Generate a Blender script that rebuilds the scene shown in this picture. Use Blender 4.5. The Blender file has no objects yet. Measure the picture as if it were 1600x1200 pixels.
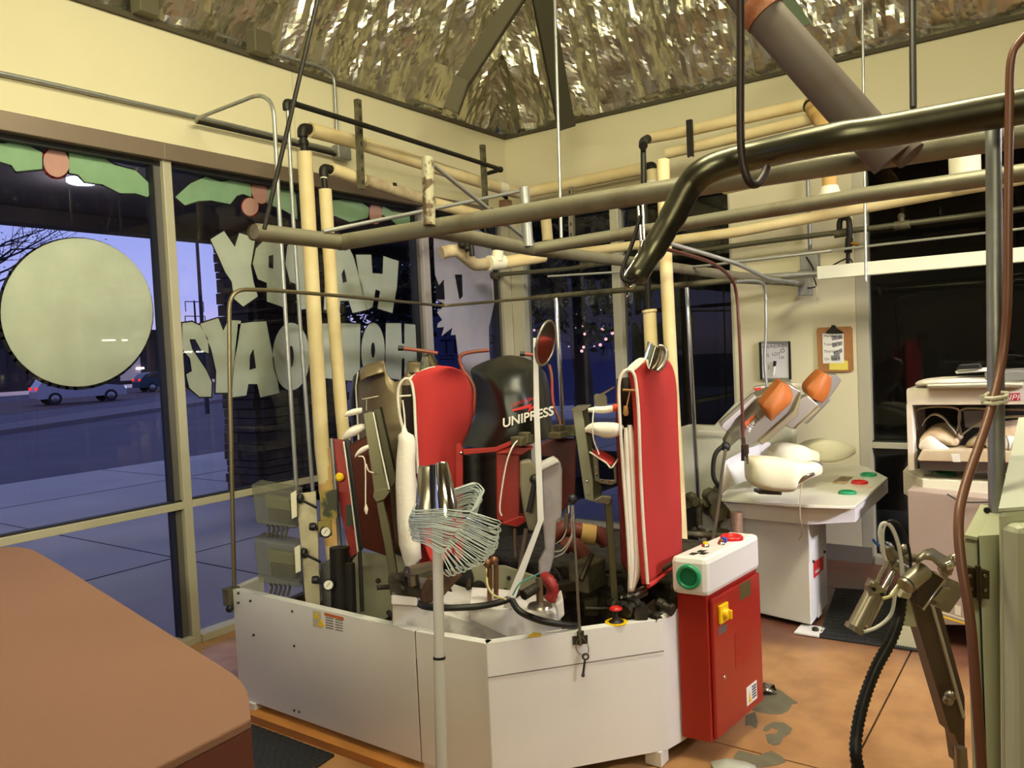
import bpy, math, random
from mathutils import Vector, Matrix, noise
random.seed(7)
scene = bpy.context.scene
C = scene.collection
PI = math.pi
# ---------------------------------------------------------------- camera, sky, lights, exposure
FPX, PITCH, ROLL, YAW, EYE = 1251.6, math.radians(2.4055), math.radians(-2.6226), math.radians(54.6687), 1.7
_cy, _sy = math.cos(YAW), math.sin(YAW)
_f = Vector((_sy*math.cos(PITCH), _cy*math.cos(PITCH), -math.sin(PITCH)))
_r0 = Vector((_cy, -_sy, 0)); _u0 = _r0.cross(_f)
_r = _r0*math.cos(ROLL) + _u0*math.sin(ROLL)
_u = _u0*math.cos(ROLL) - _r0*math.sin(ROLL)
CAM = Vector((0, 0, EYE))
cam = bpy.data.cameras.new('camera'); cam.sensor_width = 36; cam.lens = FPX/1600*36; cam.clip_end = 500
camo = bpy.data.objects.new('camera', cam); C.objects.link(camo)
m = Matrix((( _r.x, _u.x, -_f.x, 0), (_r.y, _u.y, -_f.y, 0), (_r.z, _u.z, -_f.z, EYE), (0, 0, 0, 1)))
camo.matrix_world = m
scene.camera = camo

w = bpy.data.worlds.new('dusk_sky'); scene.world = w; w.use_nodes = True
nt = w.node_tree; nt.nodes.clear()
out = nt.nodes.new('ShaderNodeOutputWorld'); bg = nt.nodes.new('ShaderNodeBackground')
tc = nt.nodes.new('ShaderNodeTexCoord'); sx = nt.nodes.new('ShaderNodeSeparateXYZ'); rp = nt.nodes.new('ShaderNodeValToRGB')
nz = nt.nodes.new('ShaderNodeTexNoise'); nz.inputs['Scale'].default_value = 3; ad = nt.nodes.new('ShaderNodeMath'); ad.operation = 'MULTIPLY_ADD'
ad.inputs[1].default_value = .05
mp = nt.nodes.new('ShaderNodeMapping'); mp.inputs['Scale'].default_value = (1, 1, 7)
nt.links.new(tc.outputs['Generated'], sx.inputs[0]); nt.links.new(tc.outputs['Generated'], mp.inputs[0]); nt.links.new(mp.outputs[0], nz.inputs['Vector'])
nt.links.new(nz.outputs['Fac'], ad.inputs[0]); nt.links.new(sx.outputs['Z'], ad.inputs[2]); nt.links.new(ad.outputs[0], rp.inputs[0])
e = rp.color_ramp.elements
e[0].position = 0.0; e[0].color = (.14, .12, .18, 1)
e[1].position = .03; e[1].color = (.56, .46, .72, 1)
k = e.new(.10); k.color = (.38, .40, .82, 1)
k = e.new(.22); k.color = (.28, .34, .78, 1)
k = e.new(.9); k.color = (.15, .17, .33, 1)
nt.links.new(rp.outputs[0], bg.inputs[0]); bg.inputs[1].default_value = 1.2
nt.links.new(bg.outputs[0], out.inputs[0])

def area_lamp(name, loc, target, size, sizey, power, color):
    l = bpy.data.lights.new(name, 'AREA'); l.shape = 'RECTANGLE'; l.size = size; l.size_y = sizey; l.energy = power; l.color = color
    o = bpy.data.objects.new(name, l); C.objects.link(o); o.location = loc
    o.rotation_euler = (Vector(target)-Vector(loc)).to_track_quat('-Z', 'Y').to_euler()
    return o
WARM = (1, .945, .64); COOL = (.98, .93, 1.0)
area_lamp('interior_light', (2.3, 0.8, 4.35), (3.5, 2.2, 0.6), 2.4, .3, 160, WARM)
area_lamp('interior_light', (-2.3, .2, 2.75), (2.4, 4.4, 2.6), 2.4, .3, 44, WARM).data.spread = math.radians(75)  # added light, narrowed onto the left wall to brighten the painted letters and leaves
area_lamp('interior_light', (3.6, -4.2, 3.5), (5.1, 1.3, .7), 1.4, .3, 50, COOL).data.spread = math.radians(56)
area_lamp('interior_light', (-.8, -.8, 3.7), (3.6, 2.8, 4.6), 1.6, .5, 60, WARM)  # added uplight that brightens the foil
area_lamp('work_lamp', (3.3, -.9, 2.5), (3.0, 1.3, .5), .5, .2, 10, COOL)
scene.view_settings.view_transform = 'Standard'; scene.view_settings.look = 'None'
scene.view_settings.exposure = 0.0; scene.view_settings.gamma = 1; scene.view_settings.use_curve_mapping = False

# ---------------------------------------------------------------- helpers
def V(px, py, k='d', v=3.0):
    d = _f + _r*((px-800)/FPX) - _u*((py-600)/FPX)
    if k == 'd': return CAM + d*v
    if k == 'x': return CAM + d*(v/d.x)
    if k == 'y': return CAM + d*(v/d.y)
    return CAM + d*((v-EYE)/d.z)
def lin(c):
    return tuple((x/255/12.92 if x/255 <= .04045 else ((x/255+.055)/1.055)**2.4) for x in c)
MATS = {}
def mat(name, rgb, rough=.5, metal=0, bump=0, bscale=40, vary=0, vscale=6, rgb2=None, thr=None, spec=None, emit=0, alpha=1, coat=0, stretch=None):
    if name in MATS: return MATS[name]
    M = bpy.data.materials.new(name); M.use_nodes = True; n = M.node_tree.nodes; L = M.node_tree.links
    b = n['Principled BSDF']; c = lin(rgb)
    b.inputs['Base Color'].default_value = (*c, 1); b.inputs['Roughness'].default_value = rough; b.inputs['Metallic'].default_value = metal
    if spec is not None: b.inputs['Specular IOR Level'].default_value = spec
    if coat: b.inputs['Coat Weight'].default_value = coat; b.inputs['Coat Roughness'].default_value = .1
    if emit: b.inputs['Emission Color'].default_value = (*c, 1); b.inputs['Emission Strength'].default_value = emit
    t = n.new('ShaderNodeTexCoord'); mpn = n.new('ShaderNodeMapping'); L.new(t.outputs['Object'], mpn.inputs[0])
    if stretch: mpn.inputs['Scale'].default_value = stretch
    if vary or rgb2:
        z = n.new('ShaderNodeTexNoise'); z.inputs['Scale'].default_value = vscale; z.inputs['Detail'].default_value = 6; L.new(mpn.outputs[0], z.inputs['Vector'])
        r = n.new('ShaderNodeValToRGB'); L.new(z.outputs['Fac'], r.inputs[0])
        lo, hi = thr or (.3, .7)
        r.color_ramp.elements[0].position = lo; r.color_ramp.elements[1].position = hi
        c2 = lin(rgb2) if rgb2 else tuple(x*(1-vary) for x in c)
        r.color_ramp.elements[0].color = (*c, 1); r.color_ramp.elements[1].color = (*c2, 1)
        L.new(r.outputs[0], b.inputs['Base Color'])
        mr = n.new('ShaderNodeMapRange'); mr.inputs['To Min'].default_value = max(0, rough-.08); mr.inputs['To Max'].default_value = min(1, rough+.12)
        L.new(z.outputs['Fac'], mr.inputs[0]); L.new(mr.outputs[0], b.inputs['Roughness'])
    if bump:
        z2 = n.new('ShaderNodeTexNoise'); z2.inputs['Scale'].default_value = bscale; z2.inputs['Detail'].default_value = 4; L.new(mpn.outputs[0], z2.inputs['Vector'])
        bp = n.new('ShaderNodeBump'); bp.inputs['Strength'].default_value = bump; bp.inputs['Distance'].default_value = .01
        L.new(z2.outputs['Fac'], bp.inputs['Height']); L.new(bp.outputs[0], b.inputs['Normal'])
    MATS[name] = M; return M

class MB:
    def __init__(s): s.v = []; s.f = []; s.sm = []
    def add(s, vs, fs, smooth=False):
        o = len(s.v); s.v += [Vector(x) for x in vs]; s.f += [tuple(i+o for i in q) for q in fs]; s.sm += [smooth]*len(fs); return s
    def box(s, c, size, R=None):
        c = Vector(c); hx, hy, hz = [q/2 for q in size]
        vs = [Vector((x, y, z)) for x in (-hx, hx) for y in (-hy, hy) for z in (-hz, hz)]
        if R is not None: vs = [R @ q for q in vs]
        return s.add([c+q for q in vs], [(0, 1, 3, 2), (4, 6, 7, 5), (0, 4, 5, 1), (2, 3, 7, 6), (0, 2, 6, 4), (1, 5, 7, 3)])
    def prism(s, pts, off, smooth=False):
        pts = [Vector(p) for p in pts]; off = Vector(off); n = len(pts)
        return s.add(pts+[p+off for p in pts], [tuple(range(n))[::-1], tuple(range(n, 2*n))] + [(i, (i+1) % n, n+(i+1) % n, n+i) for i in range(n)], smooth)
    def tube(s, pts, r, n=12, caps=True, closed=False):
        pts = [Vector(p) for p in pts]; N = len(pts); rs = r if isinstance(r, (list, tuple)) else [r]*N
        tang = []
        for i in range(N):
            if closed: t = pts[(i+1) % N]-pts[i-1]
            else: t = (pts[min(i+1, N-1)]-pts[max(i-1, 0)])
            tang.append(t.normalized() if t.length > 1e-9 else Vector((0, 0, 1)))
        up = Vector((0, 0, 1)) if abs(tang[0].z) < .9 else Vector((1, 0, 0))
        a = tang[0].cross(up).normalized(); vs = []
        for i in range(N):
            a = (a - tang[i]*a.dot(tang[i])).normalized(); b = tang[i].cross(a)
            for j in range(n):
                q = 2*PI*j/n; vs.append(pts[i] + (a*math.cos(q)+b*math.sin(q))*rs[i])
        fs = []
        for i in range(N if closed else N-1):
            for j in range(n):
                k = (i+1) % N
                fs.append((i*n+j, i*n+(j+1) % n, k*n+(j+1) % n, k*n+j))
        s.add(vs, fs, True)
        if caps and not closed: s.add(vs[:n], [tuple(range(n))[::-1]]); s.add(vs[-n:], [tuple(range(n))])
        return s
    def lathe(s, o, ax, prof, n=24, smooth=True):
        o = Vector(o); ax = Vector(ax).normalized(); up = Vector((0, 0, 1)) if abs(ax.z) < .9 else Vector((1, 0, 0))
        a = ax.cross(up).normalized(); b = ax.cross(a); vs = []
        for r, h in prof:
            for j in range(n): q = 2*PI*j/n; vs.append(o+ax*h+(a*math.cos(q)+b*math.sin(q))*r)
        fs = [(i*n+j, i*n+(j+1) % n, (i+1)*n+(j+1) % n, (i+1)*n+j) for i in range(len(prof)-1) for j in range(n)]
        s.add(vs, fs, smooth); s.add(vs[:n], [tuple(range(n))[::-1]]); s.add(vs[-n:], [tuple(range(n))]); return s
    def loft(s, rings, caps=True, closed=True, smooth=True):
        n = len(rings[0]); vs = [p for r in rings for p in r]
        m_ = n if closed else n-1
        s.add(vs, [(i*n+j, i*n+(j+1) % n, (i+1)*n+(j+1) % n, (i+1)*n+j) for i in range(len(rings)-1) for j in range(m_)], smooth)
        if caps and closed: s.add(rings[0], [tuple(range(n))[::-1]]); s.add(rings[-1], [tuple(range(n))])
        return s
    def ball(s, c, r, n=12, sc=(1, 1, 1)):
        c = Vector(c); rings = []
        for i in range(n//2+1):
            t = PI*i/(n//2)
            rings.append([c+Vector((math.sin(t)*math.cos(2*PI*j/n)*r*sc[0], math.sin(t)*math.sin(2*PI*j/n)*r*sc[1], -math.cos(t)*r*sc[2])) for j in range(n)])
        return s.loft(rings, caps=False)
    def grid(s, rows, smooth=True):
        n = len(rows[0]); return s.add([p for r in rows for p in r], [(i*n+j, i*n+j+1, (i+1)*n+j+1, (i+1)*n+j) for i in range(len(rows)-1) for j in range(n-1)], smooth)
    def blob(s, rows, back, bulge=0):
        """closed solid: front grid of points, the same grid moved by `back` behind it, rim walls between"""
        back = Vector(back); R, n = len(rows), len(rows[0]); fr = [Vector(p) for r in rows for p in r]; bk = [p+back for p in fr]; o = R*n
        fs = [(i*n+j, i*n+j+1, (i+1)*n+j+1, (i+1)*n+j) for i in range(R-1) for j in range(n-1)]
        fb = [tuple(o+q for q in f_[::-1]) for f_ in fs]
        rim = [(0, j) for j in range(n)] + [(i, n-1) for i in range(1, R)] + [(R-1, j) for j in range(n-2, -1, -1)] + [(i, 0) for i in range(R-2, 0, -1)]
        ids = [i*n+j for i, j in rim]; q = [(ids[t+1-len(ids)], ids[t], o+ids[t], o+ids[t+1-len(ids)]) for t in range(len(ids))]
        return s.add(fr+bk, fs+fb+q, True)

def dense(rows, k=5):
    R_ = [cat(r, k) for r in rows]; cols = [cat([r[j] for r in R_], k) for j in range(len(R_[0]))]
    return [[c[i] for c in cols] for i in range(len(cols[0]))]
def fil(pts, rad=.06, steps=6):
    pts = [Vector(p) for p in pts]; o = [pts[0]]
    for i in range(1, len(pts)-1):
        a, b, c = pts[i-1], pts[i], pts[i+1]; r = min(rad, (a-b).length*.48, (c-b).length*.48)
        p, q = b+(a-b).normalized()*r, b+(c-b).normalized()*r
        for k in range(steps+1):
            t = k/steps; o.append(p*(1-t)**2+b*2*t*(1-t)+q*t*t)
    o.append(pts[-1]); return o
def cat(pts, steps=6, closed=False):
    P_ = [Vector(p) for p in pts]; n = len(P_); o = []
    for i in range(n if closed else n-1):
        if closed: p0, p1, p2, p3 = P_[i-1], P_[i], P_[(i+1) % n], P_[(i+2) % n]
        else: p0, p1, p2, p3 = P_[max(i-1, 0)], P_[i], P_[i+1], P_[min(i+2, n-1)]
        for k in range(steps):
            t = k/steps; o.append(.5*((2*p1)+(p2-p0)*t+(2*p0-5*p1+4*p2-p3)*t*t+(3*p1-p0-3*p2+p3)*t**3))
    if not closed: o.append(P_[-1])
    return o
ORG = {}
def tag(o, label=None, category=None, group=None, kind=None):
    if label: o['label'] = label
    if category: o['category'] = category
    if group: o['group'] = group
    if kind: o['kind'] = kind
    return o
def thing(name, label, category, loc=(0, 0, 0), group=None):
    o = bpy.data.objects.new(name, None); C.objects.link(o); o.location = loc; o.empty_display_size = .1
    ORG[o] = Vector(loc); return tag(o, label, category, group)
AUTO = {'pivot_cylinder': 0, 'fitting': 0, 'rusty_bracket': 0, 'run_cover': 0, 'riser_cover': 0, 'stained_wrap': 0, 'feet': 'foot', 'bolts': 'bolt', 'arm_bolts': 'bolt', 'screws': 'screw', 'boss': 0, 'link_rods': 'link_rod', 'guide_rods': 'guide_rod', 'black_knob': 0, 'fittings': 'fitting', 'holes': 'hole', 'bracket': 0, 'dark_column': 0, 'cylinder': 0, 'print_lines': 'print_line', 'box': 0, 'cable': 0, 'bare_section': 0, 'camouflage_tape': 0, 'tubes': 'tube', 'shoulder_flange': 0, 'hook_arm': 0, 'latch': 0}
def islands(mb):
    key, rep = {}, []
    for v in mb.v:
        k = (round(v.x, 5), round(v.y, 5), round(v.z, 5)); rep.append(key.setdefault(k, len(key)))
    par = list(range(len(key)))
    def fd(a):
        while par[a] != a: par[a] = par[par[a]]; a = par[a]
        return a
    for f_ in mb.f:
        a = fd(rep[f_[0]])
        for i in f_[1:]: par[fd(rep[i])] = a
    g = {}
    for f_, s_ in zip(mb.f, mb.sm): g.setdefault(fd(rep[f_[0]]), []).append((f_, s_))
    out_ = []
    for fs in g.values():
        n_ = MB(); mp_ = {}
        for f_, s_ in fs:
            for i in f_:
                if i not in mp_: mp_[i] = len(n_.v); n_.v.append(mb.v[i])
            n_.f.append(tuple(mp_[i] for i in f_)); n_.sm.append(s_)
        out_.append(n_)
    return out_
def obj(name, mb, m, parent=None, **k):
    if parent is not None and name in AUTO:
        k.pop('kind', None); r = None
        for piece in islands(mb): r = obj1(AUTO[name] or name, piece, m, parent, **k)
        return r
    return obj1(name, mb, m, parent, **k)
def obj1(name, mb, m, parent=None, bevel=0, subs=0, solid=0, label=None, category=None, group=None, kind=None, loc=None):
    org = ORG[parent] if parent is not None else (Vector(loc) if loc is not None else Vector((0, 0, 0)))
    if parent is None and loc is None and mb.v:
        org = Vector((sum(q.x for q in mb.v)/len(mb.v), sum(q.y for q in mb.v)/len(mb.v), min(q.z for q in mb.v)))
    me = bpy.data.meshes.new(name); me.from_pydata([q-org for q in mb.v], [], mb.f); me.materials.append(m)
    me.polygons.foreach_set('use_smooth', mb.sm); me.update()
    o = bpy.data.objects.new(name, me); C.objects.link(o)
    if parent is not None: o.parent = parent
    else: o.location = org
    ORG[o] = org
    if solid: x = o.modifiers.new('solid', 'SOLIDIFY'); x.thickness = solid; x.offset = 0
    if bevel: x = o.modifiers.new('bevel', 'BEVEL'); x.width = bevel; x.segments = 2; x.limit_method = 'ANGLE'; x.angle_limit = .7
    if subs: x = o.modifiers.new('subs', 'SUBSURF'); x.levels = subs; x.render_levels = subs
    return tag(o, label, category, group, kind)
def text(name, s, size, org, xd, yd, m, parent, ext=.001, shear=0, bold=0, align='LEFT', label=None):
    cu = bpy.data.curves.new(name, 'FONT'); cu.body = s; cu.size = size; cu.extrude = ext; cu.shear = shear; cu.offset = bold; cu.align_x = align
    t = bpy.data.objects.new(name, cu); C.objects.link(t)
    dg = bpy.context.evaluated_depsgraph_get(); me = bpy.data.meshes.new_from_object(t.evaluated_get(dg)); bpy.data.objects.remove(t)
    xd = Vector(xd).normalized(); yd = Vector(yd).normalized(); zd = xd.cross(yd); o0 = Vector(org)
    mb = MB(); mb.add([o0+xd*q.co.x+yd*q.co.y+zd*q.co.z for q in me.vertices], [tuple(p.vertices) for p in me.polygons])
    bpy.data.meshes.remove(me)
    return obj(name, mb, m, parent, label=label)
def pipe(name, label, m, r, pts, rad=.08, category='pipe', group=None, n=14, extra=None):
    P_ = [V(*p) for p in pts]
    if pts[-1][0] >= 1640: P_[-1] = P_[-1]+(P_[-1]-P_[-2]).normalized()*1.6
    mb = MB(); mb.tube(fil(P_, rad), r, n)
    if extra: extra(mb)
    return obj(name, mb, m, label=label, category=category, group=group)

# ---------------------------------------------------------------- materials
CREAM = mat('cream_wall_paint', (216, 207, 172), .75, bump=.08, bscale=90, vary=.06, vscale=1.3)
ALU = mat('cream_aluminium', (190, 184, 160), .42, .25, vary=.08, vscale=4)
HEADM = mat('taupe_aluminium', (132, 116, 100), .4, .3, vary=.12, vscale=3)
WHITE = mat('white_enamel', (228, 226, 222), .32, vary=.08, vscale=2.2, coat=.2)
WHITED = mat('dirty_white_enamel', (210, 206, 200), .45, rgb2=(120, 105, 90), thr=(.52, .85), vscale=7)
IVORY = mat('ivory_enamel', (218, 212, 188), .4, vary=.07, vscale=3)
NEARG = mat('pale_green_enamel', (206, 208, 176), .4, vary=.06, vscale=3)
RED = mat('red_enamel', (158, 30, 24), .3, vary=.15, vscale=3, coat=.3)
REDR = mat('worn_red_enamel', (142, 30, 22), .45, rgb2=(70, 38, 28), thr=(.5, .8), vscale=9)
REDC = mat('red_cloth', (188, 46, 42), .8, bump=.25, bscale=350, vary=.12, vscale=2.5)
WCLOTH = mat('white_cloth', (228, 220, 208), .9, bump=.3, bscale=60, rgb2=(190, 165, 130), thr=(.5, .9), vscale=4)
PAD = mat('ivory_pad_cloth', (232, 226, 196), .85, bump=.15, bscale=40, vary=.06, vscale=3)
BLACKG = mat('black_fibreglass', (22, 23, 19), .36, vary=.2, vscale=3)
BLACK = mat('black_plastic', (18, 18, 18), .45)
EDGE = mat('bright_edge_metal', (232, 228, 214), .3, .3)
IRON = mat('black_iron', (44, 40, 34), .5, .5, vary=.3, vscale=20)
STEEL = mat('brushed_steel', (168, 160, 142), .3, .95, bump=.05, bscale=120, vary=.2, vscale=4, stretch=(1, 1, .15))
BRONZ = mat('hot_stained_steel', (136, 124, 96), .42, .6, rgb2=(104, 84, 58), thr=(.4, .75), vscale=3.2)
CHROME = mat('chrome', (215, 212, 205), .12, 1)
GALV = mat('galvanised_steel', (170, 170, 164), .42, .7, vary=.22, vscale=14)
PIPEW = mat('weathered_grey_pipe', (126, 121, 100), .45, .4, rgb2=(92, 70, 44), thr=(.52, .78), vscale=5, bump=.1, bscale=60)
DARKP = mat('dark_oiled_steel', (98, 96, 78), .3, .85, rgb2=(62, 56, 42), thr=(.4, .75), vscale=6)
MAUVE = mat('taupe_painted_pipe', (106, 94, 84), .6, rgb2=(100, 82, 70), thr=(.5, .8), vscale=8)
TAN = mat('tan_pipe_insulation', (216, 198, 150), .75, bump=.15, bscale=25, rgb2=(202, 176, 122), thr=(.4, .8), vscale=5)
TAND = mat('scorched_tan_insulation', (196, 158, 94), .8, rgb2=(90, 66, 34), thr=(.5, .75), vscale=6)
GREYI = mat('bare_grey_insulation', (190, 172, 136), .8, rgb2=(140, 120, 92), thr=(.45, .8), vscale=9, bump=.3, bscale=30)
WHITEF = mat('white_pvc', (232, 226, 200), .5)
COPPER = mat('copper_brown_hose', (128, 82, 58), .38, vary=.2, vscale=5)
RUST = mat('rusty_steel', (92, 62, 42), .7, .3, rgb2=(50, 36, 26), vscale=14)
GREASE = mat('greasy_metal', (70, 64, 52), .5, .5, rgb2=(28, 24, 18), thr=(.35, .65), vscale=16, bump=.3)
GREASE2 = mat('greasy_olive_casting', (104, 98, 74), .55, .3, rgb2=(40, 34, 24), thr=(.4, .75), vscale=10, bump=.3)
HOSER = mat('rust_red_hose', (110, 46, 34), .6, vary=.3, vscale=6)
ORANGE = mat('orange_silicone', (188, 106, 44), .55, rgb2=(150, 84, 30), thr=(.4, .8), vscale=8)
GREEN = mat('green_button', (16, 138, 88), .3, coat=.3)
REDB = mat('red_button', (196, 24, 24), .3, coat=.3)
YEL = mat('yellow_plastic', (232, 190, 20), .4)
PAPER = mat('white_paper', (225, 222, 212), .8)
INK = mat('dark_ink', (40, 38, 40), .8)
WLET = mat('white_lettering', (225, 222, 214), .5)
REDL = mat('red_lettering', (190, 30, 28), .5)
WOOD = mat('orange_brown_block', (200, 130, 60), .6, vary=.2)
# ---------------------------------------------------------------- setting
YL, XR, ZT = 4.42, 6.30, 3.70
def struct(name, mb, m, **k): return obj(name, mb, m, kind='structure', loc=(0, 0, 0), **k)
w_ = MB(); w_.box((0.9, YL+.09, (ZT+3.02)/2), (10.98, .18, ZT-3.02)); struct('wall_left', w_, CREAM)
w_ = MB(); w_.box((XR+.09, -1.2, (ZT+3.02)/2), (.18, 11.6, ZT-3.02)); w_.box((XR+.06, 1.795, 1.51), (.12, .918, 3.02)); struct('wall_right', w_, CREAM)
w_ = MB(); w_.box((-4.6, -1.2, 3.0), (.18, 11.6, 6.0)); struct('wall_back', w_, CREAM)
w_ = MB(); w_.box((0.9, -7.0, 3.0), (11.2, .18, 6.0)); struct('wall_rear', w_, CREAM)
w_ = MB(); w_.box((0.9, -1.2, 6.05), (11.4, 11.8, .1)); struct('ceiling', w_, mat('roof_deck', (176, 168, 140), .8))
# drywall seams and bottom trim on the panel wall
t_ = MB(); t_.box((XR-.008, 1.76, .06), (.016, .99, .12)); struct('baseboard_right', t_, mat('taupe_rubber_base', (112, 104, 92), .7))
t_ = MB(); t_.box((.9, YL-.012, ZT+.01), (10.9, .03, .03)); struct('trim_1', t_, mat('dark_edge', (74, 66, 48), .8))
t_ = MB(); t_.box((XR-.012, -1.2, ZT+.01), (.03, 11.2, .03)); struct('trim_2', t_, MATS['dark_edge'])
t_ = MB()
for x in (1.35, 3.77): t_.box((x, YL-.001, 3.36), (.006, .004, .66))
for y in (2.2, -.22): t_.box((XR-.001, y, 3.36), (.004, .006, .66))
struct('trim_3', t_, mat('drywall_seam', (196, 188, 154), .8))

# foil faced insulation draped above both walls
FOIL = mat('foil_insulation', (222, 218, 198), .24, .97, bump=.5, bscale=16, vary=.12, vscale=3, stretch=(1, 1, .4))
def ridge(x, y, z=0): return 1-abs(noise.noise(Vector((x, y, z))))*2
def foil(name, base, ud, lean, L0, L1, seed):
    rows = []; NU, NS = int((L1-L0)/.028), 74; ud = Vector(ud); lean = Vector(lean)
    for i in range(NS+1):
        s = i/NS*2.5; row = []
        for j in range(NU+1):
            u = L0+(L1-L0)*j/NU
            wp = noise.noise(Vector((u*.8, s*.5, seed)))*.5
            d = .17*ridge(u*.75+wp, s*.22, seed)**2+.085*ridge(u*2.6+wp*2+s*.3, s*.55, seed+9)**3+.06*ridge(u*5+wp*3, s*1.6-u*1.2, seed+20)+.022*ridge(u*12+s*3, s*5, seed+31)
            d *= min(1, .35+s*1.1); d -= .12
            sag = .06*noise.noise(Vector((u*1.6, 0, seed+50))) if i < 3 else 0
            row.append(Vector(base)+ud*u+Vector((lean.x*s*.34+lean.x*d, lean.y*s*.34+lean.y*d, s*.94+.02+sag)))
        rows.append(row)
    mb = MB(); mb.grid(rows, False)
    return obj(name, mb, FOIL, kind='structure', loc=(0, 0, 0))
foil('ceiling_foil', (0, YL+.05, ZT), (1, 0, 0), (0, -1, 0), -4.4, 6.6, 3.0)
foil('ceiling_foil', (XR+.05, 0, ZT), (0, 1, 0), (-1, 0, 0), -6.9, 4.5, 14.0)

# windows of the left wall
def glass_mat():
    M = bpy.data.materials.new('window_glass'); M.use_nodes = True; n = M.node_tree.nodes; L = M.node_tree.links; n.clear()
    o = n.new('ShaderNodeOutputMaterial'); mx = n.new('ShaderNodeMixShader'); tr = n.new('ShaderNodeBsdfTransparent'); gl = n.new('ShaderNodeBsdfGlossy'); fr = n.new('ShaderNodeFresnel')
    tr.inputs[0].default_value = (.92, .93, .95, 1); gl.inputs['Roughness'].default_value = .01; fr.inputs[0].default_value = 1.55
    L.new(fr.outputs[0], mx.inputs[0]); L.new(tr.outputs[0], mx.inputs[1]); L.new(gl.outputs[0], mx.inputs[2]); L.new(mx.outputs[0], o.inputs[0])
    return M
GLASS = glass_mat()
GASK = mat('black_gasket', (14, 14, 16), .6)
def window(name, axis, a0, a1, z0, z1, transom=None, head=None, jambs=(1, 1)):
    """axis 'x': lies in the left wall (runs along X); axis 'y': in the right wall"""
    t = bpy.data.objects.new(name, None); C.objects.link(t); t['kind'] = 'structure'; ORG[t] = Vector((0, 0, 0))
    def bxx(mb, c0, c1, zz0, zz1, d0, d1):
        if axis == 'x': mb.box(((c0+c1)/2, YL+(d0+d1)/2, (zz0+zz1)/2), (abs(c1-c0), d1-d0, zz1-zz0))
        else: mb.box((XR+(d0+d1)/2, (c0+c1)/2, (zz0+zz1)/2), (d1-d0, abs(c1-c0), zz1-zz0))
    g = MB()
    def pane_(zz0, zz1):
        g = MB()
        if axis == 'x': g.add([(a0, YL+.075, zz0), (a1, YL+.075, zz0), (a1, YL+.075, zz1), (a0, YL+.075, zz1)], [(0, 1, 2, 3)])
        else: g.add([(XR+.075, a0, zz0), (XR+.075, a1, zz0), (XR+.075, a1, zz1), (XR+.075, a0, zz1)], [(0, 1, 2, 3)])
        obj('pane', g, GLASS, t)
    if transom:
        pane_(z0, transom-.02); pane_(transom+.02, z1)
        q = MB(); bxx(q, a0, a1, transom-.022, transom+.022, 0, .12); obj('transom', q, ALU, t, bevel=.003)
        q = MB(); bxx(q, a0, a1, transom+.024, transom+.031, .02, .07); obj('gasket', q, GASK, t)
    else: pane_(z0, z1)
    q = MB(); bxx(q, a0-(.06 if axis=='x' else -.06), a1+(.0 if axis=='x' else -.06), z1, z1+.10, -.03, .14); obj('head_frame', q, HEADM, t, bevel=.004)
    q = MB(); bxx(q, a0, a1, z1-.03, z1-.002, .03, .12); obj('gasket', q, GASK, t)
    q = MB(); bxx(q, a0, a1, 0, z0, -.02, .13); obj('sill', q, ALU, t, bevel=.004)
    return t, bxx
def post(t, bxx, c0, c1, z0=0, z1=2.92, m=None, side=0):
    q = MB(); bxx(q, c0, c1, z0, z1, 0, .12); obj('mullion', q, m or ALU, t, bevel=.003)
    if side:
        q = MB(); bxx(q, c0-side*.045, c0-side*.005, z0, z1, .035, .11); obj('glazing_stop', q, mat('grey_stop', (96, 92, 88), .5, .3), t)
        q = MB(); bxx(q, c0-side*.052, c0-side*.045, z0, z1, .03, .10); obj('gasket', q, GASK, t)
t, b_ = window('window_1', 'x', -3.2, 2.76, .05, 2.92, .855); post(t, b_, 2.76, 2.815, side=1)
post(t, b_, .15, .205, side=1); post(t, b_, -2.45, -2.395, side=1)
t, b_ = window('window_2', 'x', 2.815, 5.03, .05, 2.92, .855); post(t, b_, 5.05, 5.13, side=1, m=mat('lilac_grey_aluminium', (176, 168, 168), .42, .25))
t, b_ = window('window_3', 'x', 5.13, 6.10, .05, 2.92, None); post(t, b_, 6.17, 6.3, side=1)
t, b_ = window('window_4', 'y', 4.28, 3.34, .10, 2.92, None); post(t, b_, 4.28, 4.42); post(t, b_, 3.26, 3.34)
t, b_ = window('window_5', 'y', 3.26, 2.27, .10, 2.92, None); post(t, b_, 2.255, 2.275)
t, b_ = window('window_6', 'y', 1.25, -6.8, .06, 2.92, .882); post(t, b_, 1.25, 1.335); post(t, b_, .965, 1.01, 0, .86)

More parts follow.
